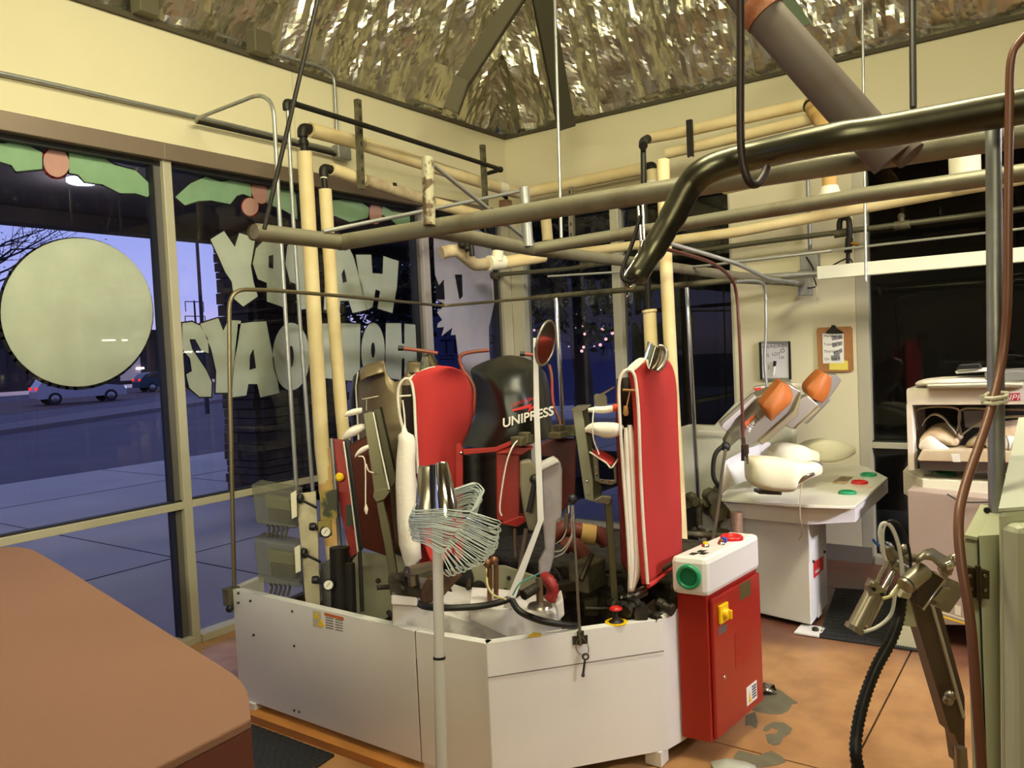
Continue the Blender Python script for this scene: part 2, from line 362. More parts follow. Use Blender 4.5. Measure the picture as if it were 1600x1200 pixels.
# floor slabs with open joints
def floor_mat():
    M = mat('ochre_floor_paint', (184, 138, 92), .3, spec=.5); n = M.node_tree.nodes; L = M.node_tree.links; b = n['Principled BSDF']
    tc_ = n.new('ShaderNodeTexCoord'); s_ = n.new('ShaderNodeSeparateXYZ'); L.new(tc_.outputs['Object'], s_.inputs[0])
    z1 = n.new('ShaderNodeTexNoise'); z1.inputs['Scale'].default_value = 1.6; z1.inputs['Detail'].default_value = 7; L.new(tc_.outputs['Object'], z1.inputs['Vector'])
    ma = n.new('ShaderNodeMath'); ma.operation = 'MULTIPLY_ADD'; L.new(z1.outputs['Fac'], ma.inputs[0]); ma.inputs[1].default_value = .7; L.new(s_.outputs['X'], ma.inputs[2])
    r = n.new('ShaderNodeValToRGB'); mr = n.new('ShaderNodeMapRange'); mr.inputs['From Min'].default_value = 4.0; mr.inputs['From Max'].default_value = 5.6
    L.new(ma.outputs[0], mr.inputs[0]); L.new(mr.outputs[0], r.inputs[0])
    e = r.color_ramp.elements; e[0].position = .40; e[0].color = (*lin((184, 138, 92)), 1); e[1].position = .60; e[1].color = (*lin((112, 72, 56)), 1)
    z2 = n.new('ShaderNodeTexNoise'); z2.inputs['Scale'].default_value = 5; z2.inputs['Detail'].default_value = 8; L.new(tc_.outputs['Object'], z2.inputs['Vector'])
    r2 = n.new('ShaderNodeValToRGB'); L.new(z2.outputs['Fac'], r2.inputs[0]); r2.color_ramp.elements[0].position = .3; r2.color_ramp.elements[0].color = (.62, .56, .5, 1); r2.color_ramp.elements[1].position = .62; r2.color_ramp.elements[1].color = (1, 1, 1, 1)
    mx = n.new('ShaderNodeMix'); mx.data_type = 'RGBA'; mx.blend_type = 'MULTIPLY'; mx.inputs[0].default_value = 1
    L.new(r.outputs[0], mx.inputs[6]); L.new(r2.outputs[0], mx.inputs[7]); L.new(mx.outputs[2], b.inputs['Base Color'])
    return M
FM = floor_mat()
fb = MB(); fb.box((.9, -1.25, -.06), (11.2, 11.6, .09)); fl = struct('floor', fb, mat('joint_dirt', (60, 44, 30), .9))
xs = [-4.5, -1.622, .778, 3.178, 5.578, 6.42]; ys = [-7, -4.05, -1.65, .75, 3.15, 4.56]
for i in range(5):
    for j in range(5):
        s = MB(); s.box(((xs[i]+xs[i+1])/2, (ys[j]+ys[j+1])/2, -.0075), (xs[i+1]-xs[i]-.009, ys[j+1]-ys[j]-.009, .015)); obj('slab', s, FM, fl)
def patch_poly(name, px, m, parent=None, z=.002):
    q = MB(); q.prism([V(a, b, 'z', z) for a, b in px], (0, 0, -.0016)); return obj(name, q, m, parent)
BARE = mat('bare_grey_concrete', (112, 106, 84), .8, vary=.25, vscale=12, bump=.3)
patch_poly('worn_patch', [(1186, 1078), (1205, 1072), (1222, 1080), (1232, 1088), (1247, 1098), (1238, 1100), (1232, 1110), (1222, 1115), (1205, 1116), (1190, 1113), (1172, 1108)], BARE, fl)
patch_poly('worn_patch', [(1196, 1134), (1208, 1128), (1225, 1129), (1238, 1138), (1234, 1146), (1224, 1152), (1219, 1162), (1210, 1165), (1200, 1160), (1196, 1148), (1205, 1146), (1213, 1147), (1216, 1140), (1206, 1136), (1200, 1142), (1192, 1141)], BARE, fl)
patch_poly('worn_patch', [(1155, 1172), (1185, 1180), (1205, 1173), (1222, 1182), (1228, 1190), (1215, 1195), (1190, 1199), (1150, 1196), (1146, 1182)], BARE, fl)
patch_poly('worn_patch', [(1165, 1118), (1180, 1112), (1184, 1128), (1182, 1138), (1172, 1132), (1164, 1134)], BARE, fl)

# hanging tube lights further back in the shop (they show as reflections in the left glass)
for xa, xb, y0, wh in ((160, 180, 532, 'first'), (191, 199, 532, 'second'), (241, 249, 531, 'third'), (287, 318, 550, 'longest')):
    a, b = V(xa, y0, 'd', 11), V(xb, y0-.6, 'd', 11); a.y, b.y = 8.99-a.y, 8.99-b.y; t = thing('tube_light', 'short hanging tube light in the shop behind the camera, %s of the row' % wh, 'light', tuple((a+b)/2))
    q = MB(); q.tube([a, b], .013, 10); obj('tube', q, mat('lit_tube', (255, 250, 240), .5, emit=22), t)
    q = MB(); q.box((a+b)/2+Vector((0, 0, .04)), ((b-a).length+.06, .08, .04), Matrix.Rotation(math.atan2((b-a).y, (b-a).x), 3, 'Z')); obj('housing', q, WHITE, t, bevel=.005)
    q = MB(); q.tube([(a+b)/2+Vector((0, 0, .05)), Vector(((a.x+b.x)/2, (a.y+b.y)/2, 6.0))], .006, 6); obj('drop_rod', q, IRON, t)
# ---------------------------------------------------------------- outside
CONC = mat('dusk_concrete', (196, 190, 188), .6, vary=.15, vscale=.8)
ASPH = mat('asphalt', (104, 98, 112), .85, vary=.2, vscale=.5)
g = MB(); g.box((20, 42, -.2), (240, 60, .1)); g.box((60, -24, -.2), (100, 71.9, .1)); struct('ground_asphalt', g, ASPH)
g = MB(); g.box((4, 9.1, -.10), (40, 9.0, .18)); struct('sidewalk', g, CONC)
g = MB(); g.box((9, 3, -.10), (5, 12, .18)); struct('sidewalk', g, mat('blue_side_walkway', (150, 152, 176), .6, vary=.2))
j = MB()
for x in (-2, 1, 4.0, 7.0, 10): j.box((x, 9.1, -.0085), (.012, 9, .004))
for y in (6.6, 8.9, 11.2): j.box((4, y, -.0083), (40, .012, .004))
struct('sidewalk_joint', j, mat('joint_dark', (60, 58, 66), .9))
SOFM = mat('dark_stucco_soffit', (66, 56, 50), .8, vary=.2, vscale=2)
s = MB(); s.box((4, 6.6, 3.35), (30, 4.0, .10)); s.box((4, 8.45, 3.7), (30, .25, 1.1)); struct('canopy_soffit', s, SOFM)
for x in (-1.5, 3.5):  # added lamps that brighten the dim pavement under the canopy
    q = MB(); q.lathe((x, 6.8, 3.30), (0, 0, -1), [(.12, 0), (.12, .03), (.10, .04)], 20); obj('added_canopy_light', q, mat('added_canopy_lens', (214, 214, 240), .5, emit=2), label='round lens light added under the canopy to brighten the pavement, %s one' % ('left' if x < 0 else 'right'), category='light')
    l = bpy.data.lights.new('added_canopy_lamp', 'POINT'); l.energy = 26; l.color = (.72, .74, 1); l.shadow_soft_size = .12
    o = bpy.data.objects.new('added_canopy_lamp', l); C.objects.link(o); o.location = (x, 6.8, 3.18)
# stacked stone canopy pillar
STONE = mat('stacked_ledge_stone', (62, 52, 46), .85, rgb2=(38, 32, 32), thr=(.35, .7), vscale=5, bump=.5, bscale=20)
pi_ = thing('stone_pillar', 'dark stacked stone canopy pillar standing behind the painted greeting', 'pillar', (6.6, 8.75, 0))
z = 0; rows = 0
while z < 3.14:
    h = random.choice((.09, .12, .15, .18)); x = 6.37
    while x < 7.75:
        L_ = random.uniform(.25, .6); x1 = min(x+L_, 7.82); q = MB(); dp = random.uniform(0, .05)
        q.box(((x+x1)/2, 8.38-dp/2+.06, z+h/2), (x1-x-.012, .12+dp, h-.012)); obj('stone', q, STONE, pi_); x = x1
    for y0_, y1_ in ((8.44, 8.8), (8.8, 9.1)):
        q = MB(); dp = random.uniform(0, .04); q.box((6.38-dp/2, (y0_+y1_)/2, z+h/2), (.1+dp, y1_-y0_-.012, h-.012)); obj('stone', q, STONE, pi_)
    z += h
q = MB(); q.box((7.09, 8.76, 1.58), (1.36, .62, 3.15)); obj('core', q, mat('mortar', (40, 34, 32), .9), pi_)

def car(name, label, cx, cy, rz, body, L_=4.6, H_=1.65, group=None):
    t = thing(name, label, 'car', (cx, cy, -.15), group); R = Matrix.Rotation(rz, 3, 'Z'); o0 = Vector((cx, cy, -.15))
    def P(x, y, z): return o0+R @ Vector((x, y, z))
    a = L_/2
    prof = [(-a, .35), (-a, .75), (-a*.96, 1.0), (-a*.80, H_*.93), (-a*.62, H_), (a*.10, H_), (a*.42, 1.02), (a*.93, .88), (a, .6), (a, .35)]
    q = MB(); q.loft([[P(x, s*y_, z) for x, z in prof] for s, y_ in ((-1, .90), (-1, .6), (1, .6), (1, .90))], smooth=False); obj('body', q, body, t, bevel=.05)
    for s in (-1, 1):
        q = MB(); q.prism([P(x, s*.905, z) for x, z in ((-a*.78, 1.05), (-a*.66, H_-.13), (a*.06, H_-.13), (a*.30, 1.05))], R @ Vector((0, s*.01, 0))); obj('side_glass', q, mat('car_glass', (20, 22, 30), .1), t)
        for x in (-a*.62, a*.62):
            q = MB(); q.lathe(P(x, s*.80, .34), R @ Vector((0, s, 0)), [(.34, 0), (.34, .13)], 20); wh = obj('wheel', q, BLACK, t)
            q = MB(); q.lathe(P(x, s*.935, .34), R @ Vector((0, s, 0)), [(.21, 0), (.19, .01), (.05, .02)], 14); obj('hub_cap', q, mat('alloy', (150, 150, 155), .3, .8), wh)
    for s in (-1, 1):
        q = MB(); q.box(P(-a*.985, s*.72, .92), (.10, .22, .16), R); obj('tail_light', q, mat('tail_light', (255, 40, 30), .4, emit=1.6), t)
        q = MB(); q.box(P(a*.97, s*.68, .72), (.12, .34, .16), R); obj('headlight', q, mat('headlight', (200, 225, 255), .3, emit=1.2), t)
    return t
SILV = mat('silver_car_paint', (170, 172, 190), .35, .3)
car('suv', 'silver sport utility car driving past under the painted white disc', 22.9, 46.4, math.radians(-12), SILV)
car('sedan', 'dark teal car parked further along the street beyond the silver car', 34.5, 56.5, math.radians(-12), mat('teal_car_paint', (30, 60, 76), .35), 4.5, 1.45)
# kerb island, far buildings, poles
g = MB(); g.prism([(8, 25, -.15), (24, 34, -.15), (34, 44, -.15), (33, 45.5, -.15), (22, 36.5, -.15), (7, 26.5, -.15)], (0, 0, .15)); struct('kerb_island', g, mat('kerb', (120, 112, 120), .8))
g = MB(); g.prism([(0, 29, -.145), (60, 68, -.145), (70, 82, -.145), (0, 44, -.145)], (0, 0, .004)); struct('street', g, mat('street_surface', (86, 58, 60), .7))
b = thing('shop_building', 'low dark shop building with a floodlit wall across the street', 'building', (46, 80, 0))
q = MB(); q.box((46, 84, 2.6), (34, 8, 5.2)); obj('wall', q, mat('dark_building_wall', (52, 46, 52), .9), b)
q = MB(); q.box((46, 79.4, 5.3), (36, 1.5, .5)); obj('canopy', q, mat('dark_fascia', (26, 26, 34), .8), b)
for i, x in enumerate((32, 36, 40, 44.8, 49, 53)):
    q = MB(); q.box((x, 79.93, 2.2), (2.2, .1, 3.6)); f_ = obj('bay', q, mat('lit_wall', (150, 140, 150), .8, emit=.35) if i == 3 else mat('unlit_bay', (24, 24, 32), .4), b)
for x, z in ((44.2, 4.4), (45.5, 3.8), (49.4, 3.8), (45.8, 1.6)):
    q = MB(); q.box((x, 79.8, z), (.8, .1, .18)); obj('wall_light', q, mat('wall_light', (255, 240, 230), .5, emit=6), b)
b = thing('lit_storefront', 'pale lit storefront at far left behind the lower edge of the disc', 'building', (15.5, 58, 0))
q = MB(); q.box((12, 60, 2.4), (13, 4, 4.8)); obj('wall', q, mat('pale_store_wall', (120, 116, 122), .8), b)
for x in (8, 10.4, 12.8, 15.2):
    q = MB(); q.box((x, 57.95, 1.6), (1.9, .1, 2.4)); obj('window', q, mat('lit_store_window', (215, 205, 215), .5, emit=.8), b)
q = MB(); q.box((16.6, 57.9, .9), (.9, .1, .9)); obj('lamp', q, mat('orange_sign_light', (255, 140, 60), .5, emit=3), b)
b = thing('far_building_row', 'long dark row of roofs along the horizon', 'building', (60, 110, 0))
q = MB(); q.box((70, 118, 3), (160, 10, 6.5)); obj('wall', q, mat('far_wall', (30, 28, 38), .9), b)
def pole(name, label, base, h, r, arms=()):
    mb = MB(); p0 = Vector(base); mb.tube([p0, p0+Vector((0, 0, h))], [r, r*.6], 8)
    for dz, l in arms: mb.tube([p0+Vector((-l, 0, h+dz)), p0+Vector((l, 0, h+dz))], r*.35, 6); mb.tube([p0+Vector((-l, 0, h+dz)), p0+Vector((-l, 0, h+dz-.9))], r*.3, 6); mb.tube([p0+Vector((l, 0, h+dz)), p0+Vector((l, 0, h+dz-.9))], r*.3, 6)
    return obj(name, mb, mat('pole_grey', (56, 54, 70), .7), label=label, category='pole')
p = V(319, 560, 'd', 30); pole('street_light', 'tall slim street light pole right of the white mullion', (p.x, p.y, -.15), 7.2, .09)
p = V(309, 560, 'd', 72); pole('transmission_pylon', 'distant power line pole with three crossarms beside the street light', (p.x, p.y, -.15), 7.6, .13, ((-.1, .9), (-1.4, 1.0), (-2.9, 1.0)))
# box truck with lettering, seen through the right end of the left window wall
BLUE = mat('blue_truck_side', (84, 92, 150), .5, vary=.1)
tr = thing('box_truck', 'blue box truck with dark lettering parked beyond the painted figure', 'truck', (16.3, 12.1, 0))
A = V(600, 500, 'd', 17); B = V(845, 520, 'd', 17); A.z = 2.62; B.z = 2.62; ux = (B-A); ux.z = 0; Ln = ux.length; ux.normalize(); bk = Vector((-ux.y, ux.x, 0))
q = MB(); q.prism([A+Vector((0, 0, -2.15)), B+Vector((0, 0, -2.15))+ux*2, B+ux*2, A+ux*.35, A+ux*.08+Vector((0, 0, -.12)), A+Vector((0, 0, -.4))], bk*2.3); obj('box_body', q, BLUE, tr)
o0 = V(688, 553, 'd', 16.97)
TXT = mat('navy_lettering', (14, 16, 40), .6)
text('lettering', 'TI', .44, o0, ux, (0, 0, 1), TXT, tr)
o0 = V(764, 537, 'd', 16.97); text('lettering', "28'", .27, o0, ux, (0, 0, 1), TXT, tr)
o0 = V(772, 550, 'd', 16.97); text('lettering', 'SIL', .13, o0, ux, (0, 0, 1), TXT, tr)
o0 = V(822, 534, 'd', 16.97); text('lettering', '0.', .30, o0, ux, (0, 0, 1), TXT, tr)
for dz in (556, 561):
    q = MB(); q.tube([V(686, dz, 'd', 16.96), V(711, dz, 'd', 16.96)], .012, 6); obj('stripe', q, TXT, tr)
for pxx in (620, 800):
    c = V(pxx, 600, 'd', 16.9); c.z = .30; q = MB(); q.lathe(c-bk*.05, bk, [(.45, 0), (.45, .25)], 20); obj('wheel', q, BLACK, tr)
# trees
def tree(name, label, base, h, rad, n, m, mt, blossom=None, leaf=.09, zlo=.3, flat=1.0, group=None):
    t = thing(name, label, 'tree', base, group); b0 = Vector(base); q = MB()
    q.tube([b0, b0+Vector((.1, 0, h*.25)), b0+Vector((0, .1, h*.5)), b0+Vector((.1, 0, h*.8))], [.16, .13, .09, .04], 8)
    tips = []
    for i in range(26):
        a = random.uniform(0, 2*PI); zz = h*random.uniform(.3, .75); l = rad*random.uniform(.5, 1)
        p0 = b0+Vector((0, 0, zz)); p1 = p0+Vector((math.cos(a)*l*.5, math.sin(a)*l*.5, l*.25)); p2 = p0+Vector((math.cos(a)*l, math.sin(a)*l, l*.45*random.uniform(.4, 1.6)))
        q.tube([p0, p1, p2], [.05, .03, .012], 5, caps=False); tips += [p1, p2]
        for k in range(5):
            e_ = p2+Vector((random.uniform(-.6, .6), random.uniform(-.6, .6), random.uniform(-.5, .6)))*rad*.4; q.tube([p1.lerp(p2, random.random()), e_], [.014, .005], 4, caps=False); tips.append(e_)
    obj('branches', q, mt, t)
    if n:
        q = MB()
        for i in range(n):
            c = random.choice(tips)+Vector((random.gauss(0, .28), random.gauss(0, .28), random.gauss(0, .24)))*rad*.5
            a = Vector((random.gauss(0, 1), random.gauss(0, 1), random.gauss(0, 1))).normalized()*leaf; b_ = a.orthogonal().normalized()*leaf*.6
            q.add([c-a, c+b_, c+a, c-b_], [(0, 1, 2, 3)])
        obj('foliage', q, m, t, kind='stuff')
    if blossom:
        q = MB()
        for i in range(60):
            c = Vector(blossom)+Vector((random.gauss(0, .3), random.gauss(0, .3), random.gauss(0, .22)))
            q.ball(c, random.uniform(.008, .024), 6)
        obj('string_lights', q, mat('pink_string_lights', (255, 190, 190), .5, emit=1.2), t, kind='stuff')
BARK = mat('dusk_bark', (44, 36, 36), .9); LEAF = mat('dark_leaves', (26, 34, 26), .8)
p = V(-40, 560, 'd', 26); tree('bare_tree', 'bare winter tree reaching in at the far left of the sky', (p.x, p.y, -.15), 8.2, 3.6, 500, BARK, BARK, leaf=.05)
p = V(622, 560, 'd', 14.6); tree('dense_tree', 'dark dense tree behind the last letters of the greeting', (p.x, p.y, -.15), 6.0, 1.6, 4200, LEAF, BARK)
p = V(600, 560, 'd', 25.0); tree('dense_tree', 'dark tree further off behind the stone pillar', (p.x, p.y, -.15), 7.5, 3.0, 4200, LEAF, BARK, leaf=.14)
p = V(905, 560, 'd', 10.6); tree('dense_tree', 'dark tree with pink glowing lights in the right hand window', (p.x, p.y, -.15), 5.6, 1.7, 7000, LEAF, BARK, leaf=.07, blossom=V(922, 498, 'd', 10.2))
b = thing('night_block', 'dark block with pale and red signs beyond the lit tree', 'building', (30, 10, 0))
A = V(812, 470, 'd', 30); B = V(1010, 470, 'd', 30); ux = B-A; ux.z = 0; ln = ux.length; ux.normalize(); bk = Vector((-ux.y, ux.x, 0)); A.z = -.15
q = MB(); q.prism([A, A+ux*ln, A+ux*ln+Vector((0, 0, 9)), A+Vector((0, 0, 9))], bk*5); obj('wall', q, mat('night_wall', (26, 26, 48), .9), b)
for (x, y, w2, h2, c) in ((925, 548, 24, 22, (150, 120, 165)), (945, 545, 8, 20, (120, 115, 170)), (930, 533, 34, 2.5, (225, 225, 255)), (958, 551, 3, 3, (255, 60, 70)), (923, 548, 3, 8, (255, 70, 110)), (911, 533, 4, 3, (255, 60, 60))):
    q = MB(); q.add([V(x-w2/2, y-h2/2, 'd', 29.5), V(x+w2/2, y-h2/2, 'd', 29.5), V(x+w2/2, y+h2/2, 'd', 29.5), V(x-w2/2, y+h2/2, 'd', 29.5)], [(3, 2, 1, 0)]); obj('sign_light', q, mat('sign_%d%d' % (x, w2), c, .5, emit=.9), b, solid=.1)
# dark neighbouring room behind the rest of the right wall
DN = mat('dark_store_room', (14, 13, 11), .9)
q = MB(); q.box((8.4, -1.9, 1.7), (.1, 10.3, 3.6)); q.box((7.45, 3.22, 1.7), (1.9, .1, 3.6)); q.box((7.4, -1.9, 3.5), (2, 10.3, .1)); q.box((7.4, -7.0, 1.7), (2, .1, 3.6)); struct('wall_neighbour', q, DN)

# ---------------------------------------------------------------- painted greeting on the outside of the left glass
GP = mat('green_window_paint', (168, 202, 160), .7, vary=.12, vscale=8); WP = mat('white_window_paint', (222, 226, 204), .7, vary=.14, vscale=5)
LP = mat('lilac_window_paint', (206, 202, 208), .7, vary=.12, vscale=4, rgb2=(226, 218, 210)); BP = mat('pink_berry_paint', (226, 178, 164), .7, vary=.12, vscale=10)
OUT = mat('black_outline_paint', (12, 12, 16), .7); ROUT = mat('red_outline_paint', (150, 26, 24), .7)
YG = YL+.080
def glasspt(p, y=YG): return V(p[0], p[1], 'y', y)
def painted(name, pts, m, parent, w_px=2.5, outm=None, shift=(0, 0)):
    q = MB(); q.prism([glasspt(p) for p in pts], (0, .0012, 0)); o = obj(name, q, m, parent)
    P2 = [glasspt((p[0]+shift[0], p[1]+shift[1]), YG+.002) for p in pts]; q = MB(); n = len(P2); wd = w_px/270.0
    cx = sum((p for p in P2), Vector())/n
    for i in range(n):
        a, b2 = P2[i], P2[(i+1) % n]; dv = (b2-a)
        if dv.length < 1e-6: continue
        dv.normalize(); nn = Vector((dv.z, 0, -dv.x))*wd
        q.prism([a-nn-dv*wd*.7, b2-nn+dv*wd*.7, b2+nn+dv*wd*.7, a+nn-dv*wd*.7], (0, .001, 0))
    obj('outline', q, outm or OUT, o); return o
def ell(cx, cy, rx, ry, rot=0, n=28):
    c_, s_ = math.cos(rot), math.sin(rot); return [(cx+rx*math.cos(2*PI*i/n)*c_-ry*math.sin(2*PI*i/n)*s_, cy+rx*math.cos(2*PI*i/n)*s_+ry*math.sin(2*PI*i/n)*c_) for i in range(n)]
d = thing('window_painting', 'big white painted disc with black and red outline on the left window', 'window painting', (1.9, YG, .9)); painted('disc', ell(120, 488, 119, 116, n=56), WP, d, 3.2, OUT, (-2, 2))
d = thing('window_painting', 'long green holly leaves with one pink berry above the painted disc', 'window painting', (1.9, YG, 2.3))
painted('leaf', [(-30, 225), (10, 224), (27, 219), (66, 238), (66, 264), (25, 268), (18, 258), (-8, 250), (-34, 252)], GP, d); painted('leaf', [(108, 238), (135, 244), (155, 243), (180, 258), (213, 267), (240, 293), (231, 308), (212, 302), (188, 302), (160, 288), (132, 284), (122, 273), (108, 270)], GP, d); painted('berry', ell(88, 254, 20, 23, -.4), BP, d, 2.5, ROUT, (-1.5, 1))
d = thing('window_painting', 'green holly leaves with two pink berries above the greeting', 'window painting', (3.2, YG, 2.3))
painted('leaf', [(274, 308), (289, 321), (310, 314), (330, 313), (360, 319), (370, 306), (380, 303), (393, 308), (392, 284), (368, 281), (345, 284), (321, 276), (297, 287)], GP, d)
painted('leaf', [(420, 288), (440, 292), (462, 299), (465, 344), (455, 335), (441, 327), (417, 318)], GP, d); painted('berry', ell(406, 300, 12.5, 19, -.3), BP, d, 2.5, ROUT); painted('berry', ell(391, 323, 13, 14), BP, d, 2.5, ROUT)
d = thing('window_painting', 'green holly leaves with a single pink berry behind the insulated pipes', 'window painting', (4.4, YG, 2.1))
painted('leaf', [(500, 318), (522, 313), (540, 311), (560, 312), (577, 325), (575, 340), (547, 347), (523, 337), (505, 344)], GP, d); painted('leaf', [(597, 320), (612, 330), (630, 333), (657, 337), (657, 353), (627, 357), (610, 342), (597, 335)], GP, d); painted('berry', ell(587, 333, 10, 17), BP, d, 2, ROUT)
d = thing('painted_greeting', 'mirrored white block letters reading HAPPY HOLIDAYS painted on the second window', 'window lettering', (4.0, YG, 1.3))
LT = [('letter_y', [(329, 374), (350, 361), (367, 386), (374, 364), (399, 372), (392, 415), (396, 440), (403, 463), (380, 479), (366, 467), (362, 440), (352, 425), (341, 400)]),
 ('letter_p', [(400, 388), (412, 376), (440, 372), (444, 400), (443, 440), (443, 480), (417, 471), (417, 442), (403, 436), (395, 412)]),
 ('letter_p', [(449, 384), (462, 374), (494, 374), (496, 480), (468, 484), (468, 446), (453, 440), (446, 412)]),
 ('letter_a', [(518, 384), (545, 386), (552, 400), (566, 450), (573, 484), (551, 489), (545, 470), (532, 470), (531, 484), (506, 484), (508, 440)]),
 ('letter_h', [(556, 398), (580, 398), (582, 427), (598, 428), (599, 400), (623, 408), (620, 450), (613, 489), (590, 482), (594, 455), (587, 452), (582, 480), (574, 484), (562, 440)]),
 ('letter_s', [(285, 505), (300, 503), (313, 509), (325, 530), (326, 552), (315, 548), (305, 530), (296, 530), (300, 545), (322, 578), (331, 598), (330, 620), (312, 620), (296, 606), (291, 585), (300, 580), (297, 560), (285, 545)]),
 ('letter_y', [(313, 506), (341, 497), (349, 517), (357, 500), (377, 501), (370, 545), (364, 575), (362, 613), (337, 614), (338, 580), (330, 545)]),
 ('letter_a', [(372, 506), (396, 503), (416, 502), (428, 565), (437, 614), (407, 621), (402, 600), (388, 600), (385, 618), (362, 621), (366, 560)]),
 ('letter_d', ell(455, 557, 29, 53)), ('letter_l', [(490, 506), (528, 505), (534, 590), (520, 592), (500, 590)]), ('letter_i', [(533, 505), (563, 506), (562, 596), (538, 594)]),
 ('letter_o', ell(583, 549, 18.5, 45)), ('letter_h', [(603, 505), (627, 505), (628, 537), (632, 537), (632, 506), (660, 508), (658, 592), (632, 588), (632, 560), (628, 560), (627, 594), (602, 590)])]
for nm, pts in LT: painted(nm, pts, WP, d, 2.4, OUT)
for pts in (ell(455, 557, 4, 17), ell(583, 547, 3, 12), [(420, 400), (427, 398), (427, 420), (420, 418)], [(475, 400), (482, 398), (482, 420), (475, 418)], [(534, 428), (538, 420), (542, 440), (536, 442)], [(391, 555), (396, 545), (400, 575), (390, 578)]):
    q = MB(); q.prism([glasspt(p, YG-.003) for p in pts], (0, .001, 0)); obj('counter', q, mat('dark_counter_paint', (30, 28, 38), .7), d)
d = thing('window_painting', 'tall pale painted figure with pointed collar and open hand on the narrow window', 'window painting', (5.6, YG, 1.0))
painted('figure', [(677, 350), (700, 345), (730, 348), (760, 366), (778, 420), (788, 440), (782, 448), (774, 443), (773, 470), (769, 490), (764, 512), (765, 550), (767, 575), (772, 600), (722, 600), (717, 565), (712, 523), (704, 524), (707, 512), (690, 525), (694, 511), (683, 512), (684, 505), (691, 500), (683, 488), (696, 476), (682, 468), (692, 462), (694, 437), (686, 446), (680, 430), (678, 400)], LP, d, 2, OUT)
painted('leaf', [(684, 340), (700, 335), (722, 341), (736, 348), (720, 352), (684, 350)], GP, d)
q = MB(); q.prism([glasspt(p, YG-.003) for p in [(711, 429), (722, 429), (723, 463), (718, 468)]], (0, .001, 0)); obj('gap', q, MATS['dark_counter_paint'], d)
q = MB(); q.prism([glasspt(p, YG-.003) for p in [(680, 432), (686, 446), (693, 437), (695, 468), (681, 468)]], (0, .001, 0)); obj('gap', q, MATS['dark_counter_paint'], d)
# ---------------------------------------------------------------- overhead pipework
ZF = 2.194
q = MB(); q.tube([V(395, 362, 'z', ZF), V(540, 379, 'z', ZF)], .034, 16, caps=False); q.tube([V(397, 362, 'z', ZF), V(540, 379, 'z', ZF)], .029, 16)
fr = thing('pipe_rail', 'long weathered grey pipe rail with open left end, welded in a frame', 'pipe rail', tuple(V(540, 379, 'z', ZF)))
obj('end_stub', q, PIPEW, fr)
q = MB(); q.tube([V(530, 379, 'z', ZF), V(800, 336, 'z', ZF), V(1200, 272, 'z', ZF), V(1640, 207, 'z', ZF)+Vector((.03, -1.5, 0))], .034, 18); obj('rail', q, PIPEW, fr)
q = MB(); a = V(671, 352, 'z', ZF); q.tube([a, V(668, 246, 'd', (a-CAM).dot(_f))], .024, 16); obj('upright', q, mat('flaking_grey_paint', (168, 162, 132), .5, .2, rgb2=(92, 72, 48), thr=(.56, .62), vscale=16), fr)
q = MB(); a = V(505, 362, 'z', ZF+.03); q.tube([a, V(815, 298, 'd', 4.25)], .009, 8); obj('brace', q, GALV, fr)
q = MB(); q.tube([V(672, 254, 'd', 3.45), V(835, 384, 'd', 4.15)], .010, 8); obj('brace', q, GALV, fr)
q = MB(); q.tube([V(665, 357, 'z', ZF), V(832, 390, 'z', ZF), V(985, 409, 'd', 4.7), V(1145, 431, 'd', 5.2), V(1252, 442, 'x', 6.2)], .031, 14); obj('cross_rail', q, PIPEW, fr, label='thinner cross rail running back to the wall')
fr2 = fr
q = MB(); q.tube([V(828, 390, 'z', ZF), V(1045, 354, 'd', 3.78), V(1350, 305, 'd', 3.0), V(1640, 264, 'd', 2.55), V(1640, 264, 'd', 2.55)+Vector((-.05, -1.4, 0))], .030, 16); obj('rail', q, PIPEW, fr2, label='second rail running lower behind the first')
q = MB(); a = V(826, 385, 'z', ZF); q.tube([a, V(819, 293, 'd', (a-CAM).dot(_f))], .024, 14); obj('upright', q, GALV, fr2)
# thick diagonal pipe and its stub
q = MB(); q.tube([V(1060, -160, 'd', 2.35), V(1180, 8, 'd', 2.2), V(1393, 250, 'd', 2.12)], .054, 20)
dp = obj('diagonal_pipe', q, MAUVE, label='thick taupe painted pipe slanting down from the roof onto the rail', category='pipe')
ORG[dp] = ORG[dp]
q = MB(); q.tube([V(1374, 202, 'd', 2.16), V(1424, 244, 'd', 2.12)], .040, 16); obj('stub', q, MAUVE, dp)
q = MB(); q.tube([V(1178, 6, 'd', 2.198), V(1196, 26, 'd', 2.19)], .057, 20); obj('joint_band', q, mat('peeling_band', (196, 140, 104), .6, rgb2=(150, 80, 40), vscale=20), dp)
# foreground steel tube with hook
ZB = 2.15
q = MB(); q.tube(cat([V(1680, 151, 'z', ZB)+Vector((0, -1.2, 0)), V(1500, 184, 'z', ZB), V(1300, 217, 'z', ZB), V(1175, 244, 'z', ZB), V(1110, 264, 'd', 1.98), V(1078, 290, 'd', 2.0), V(1050, 340, 'd', 2.0), V(1015, 400, 'd', 1.98), V(992, 436, 'd', 1.96)], 6), [.036]*30+[.034]*7+[.031]*5+[.027]*6+[.022], 22)
ft = obj('bent_steel_tube', q, DARKP, label='thick dark oiled steel tube in the foreground, bent down at its end', category='pipe')
q = MB(); q.tube(cat([V(1001, 338, 'd', 2.0), V(988, 380, 'd', 1.99), V(973, 420, 'd', 1.97), V(974, 436, 'd', 1.96), V(988, 440, 'd', 1.96), V(1002, 428, 'd', 1.96)], 5), .0055, 8); obj('wire_clip', q, IRON, ft)
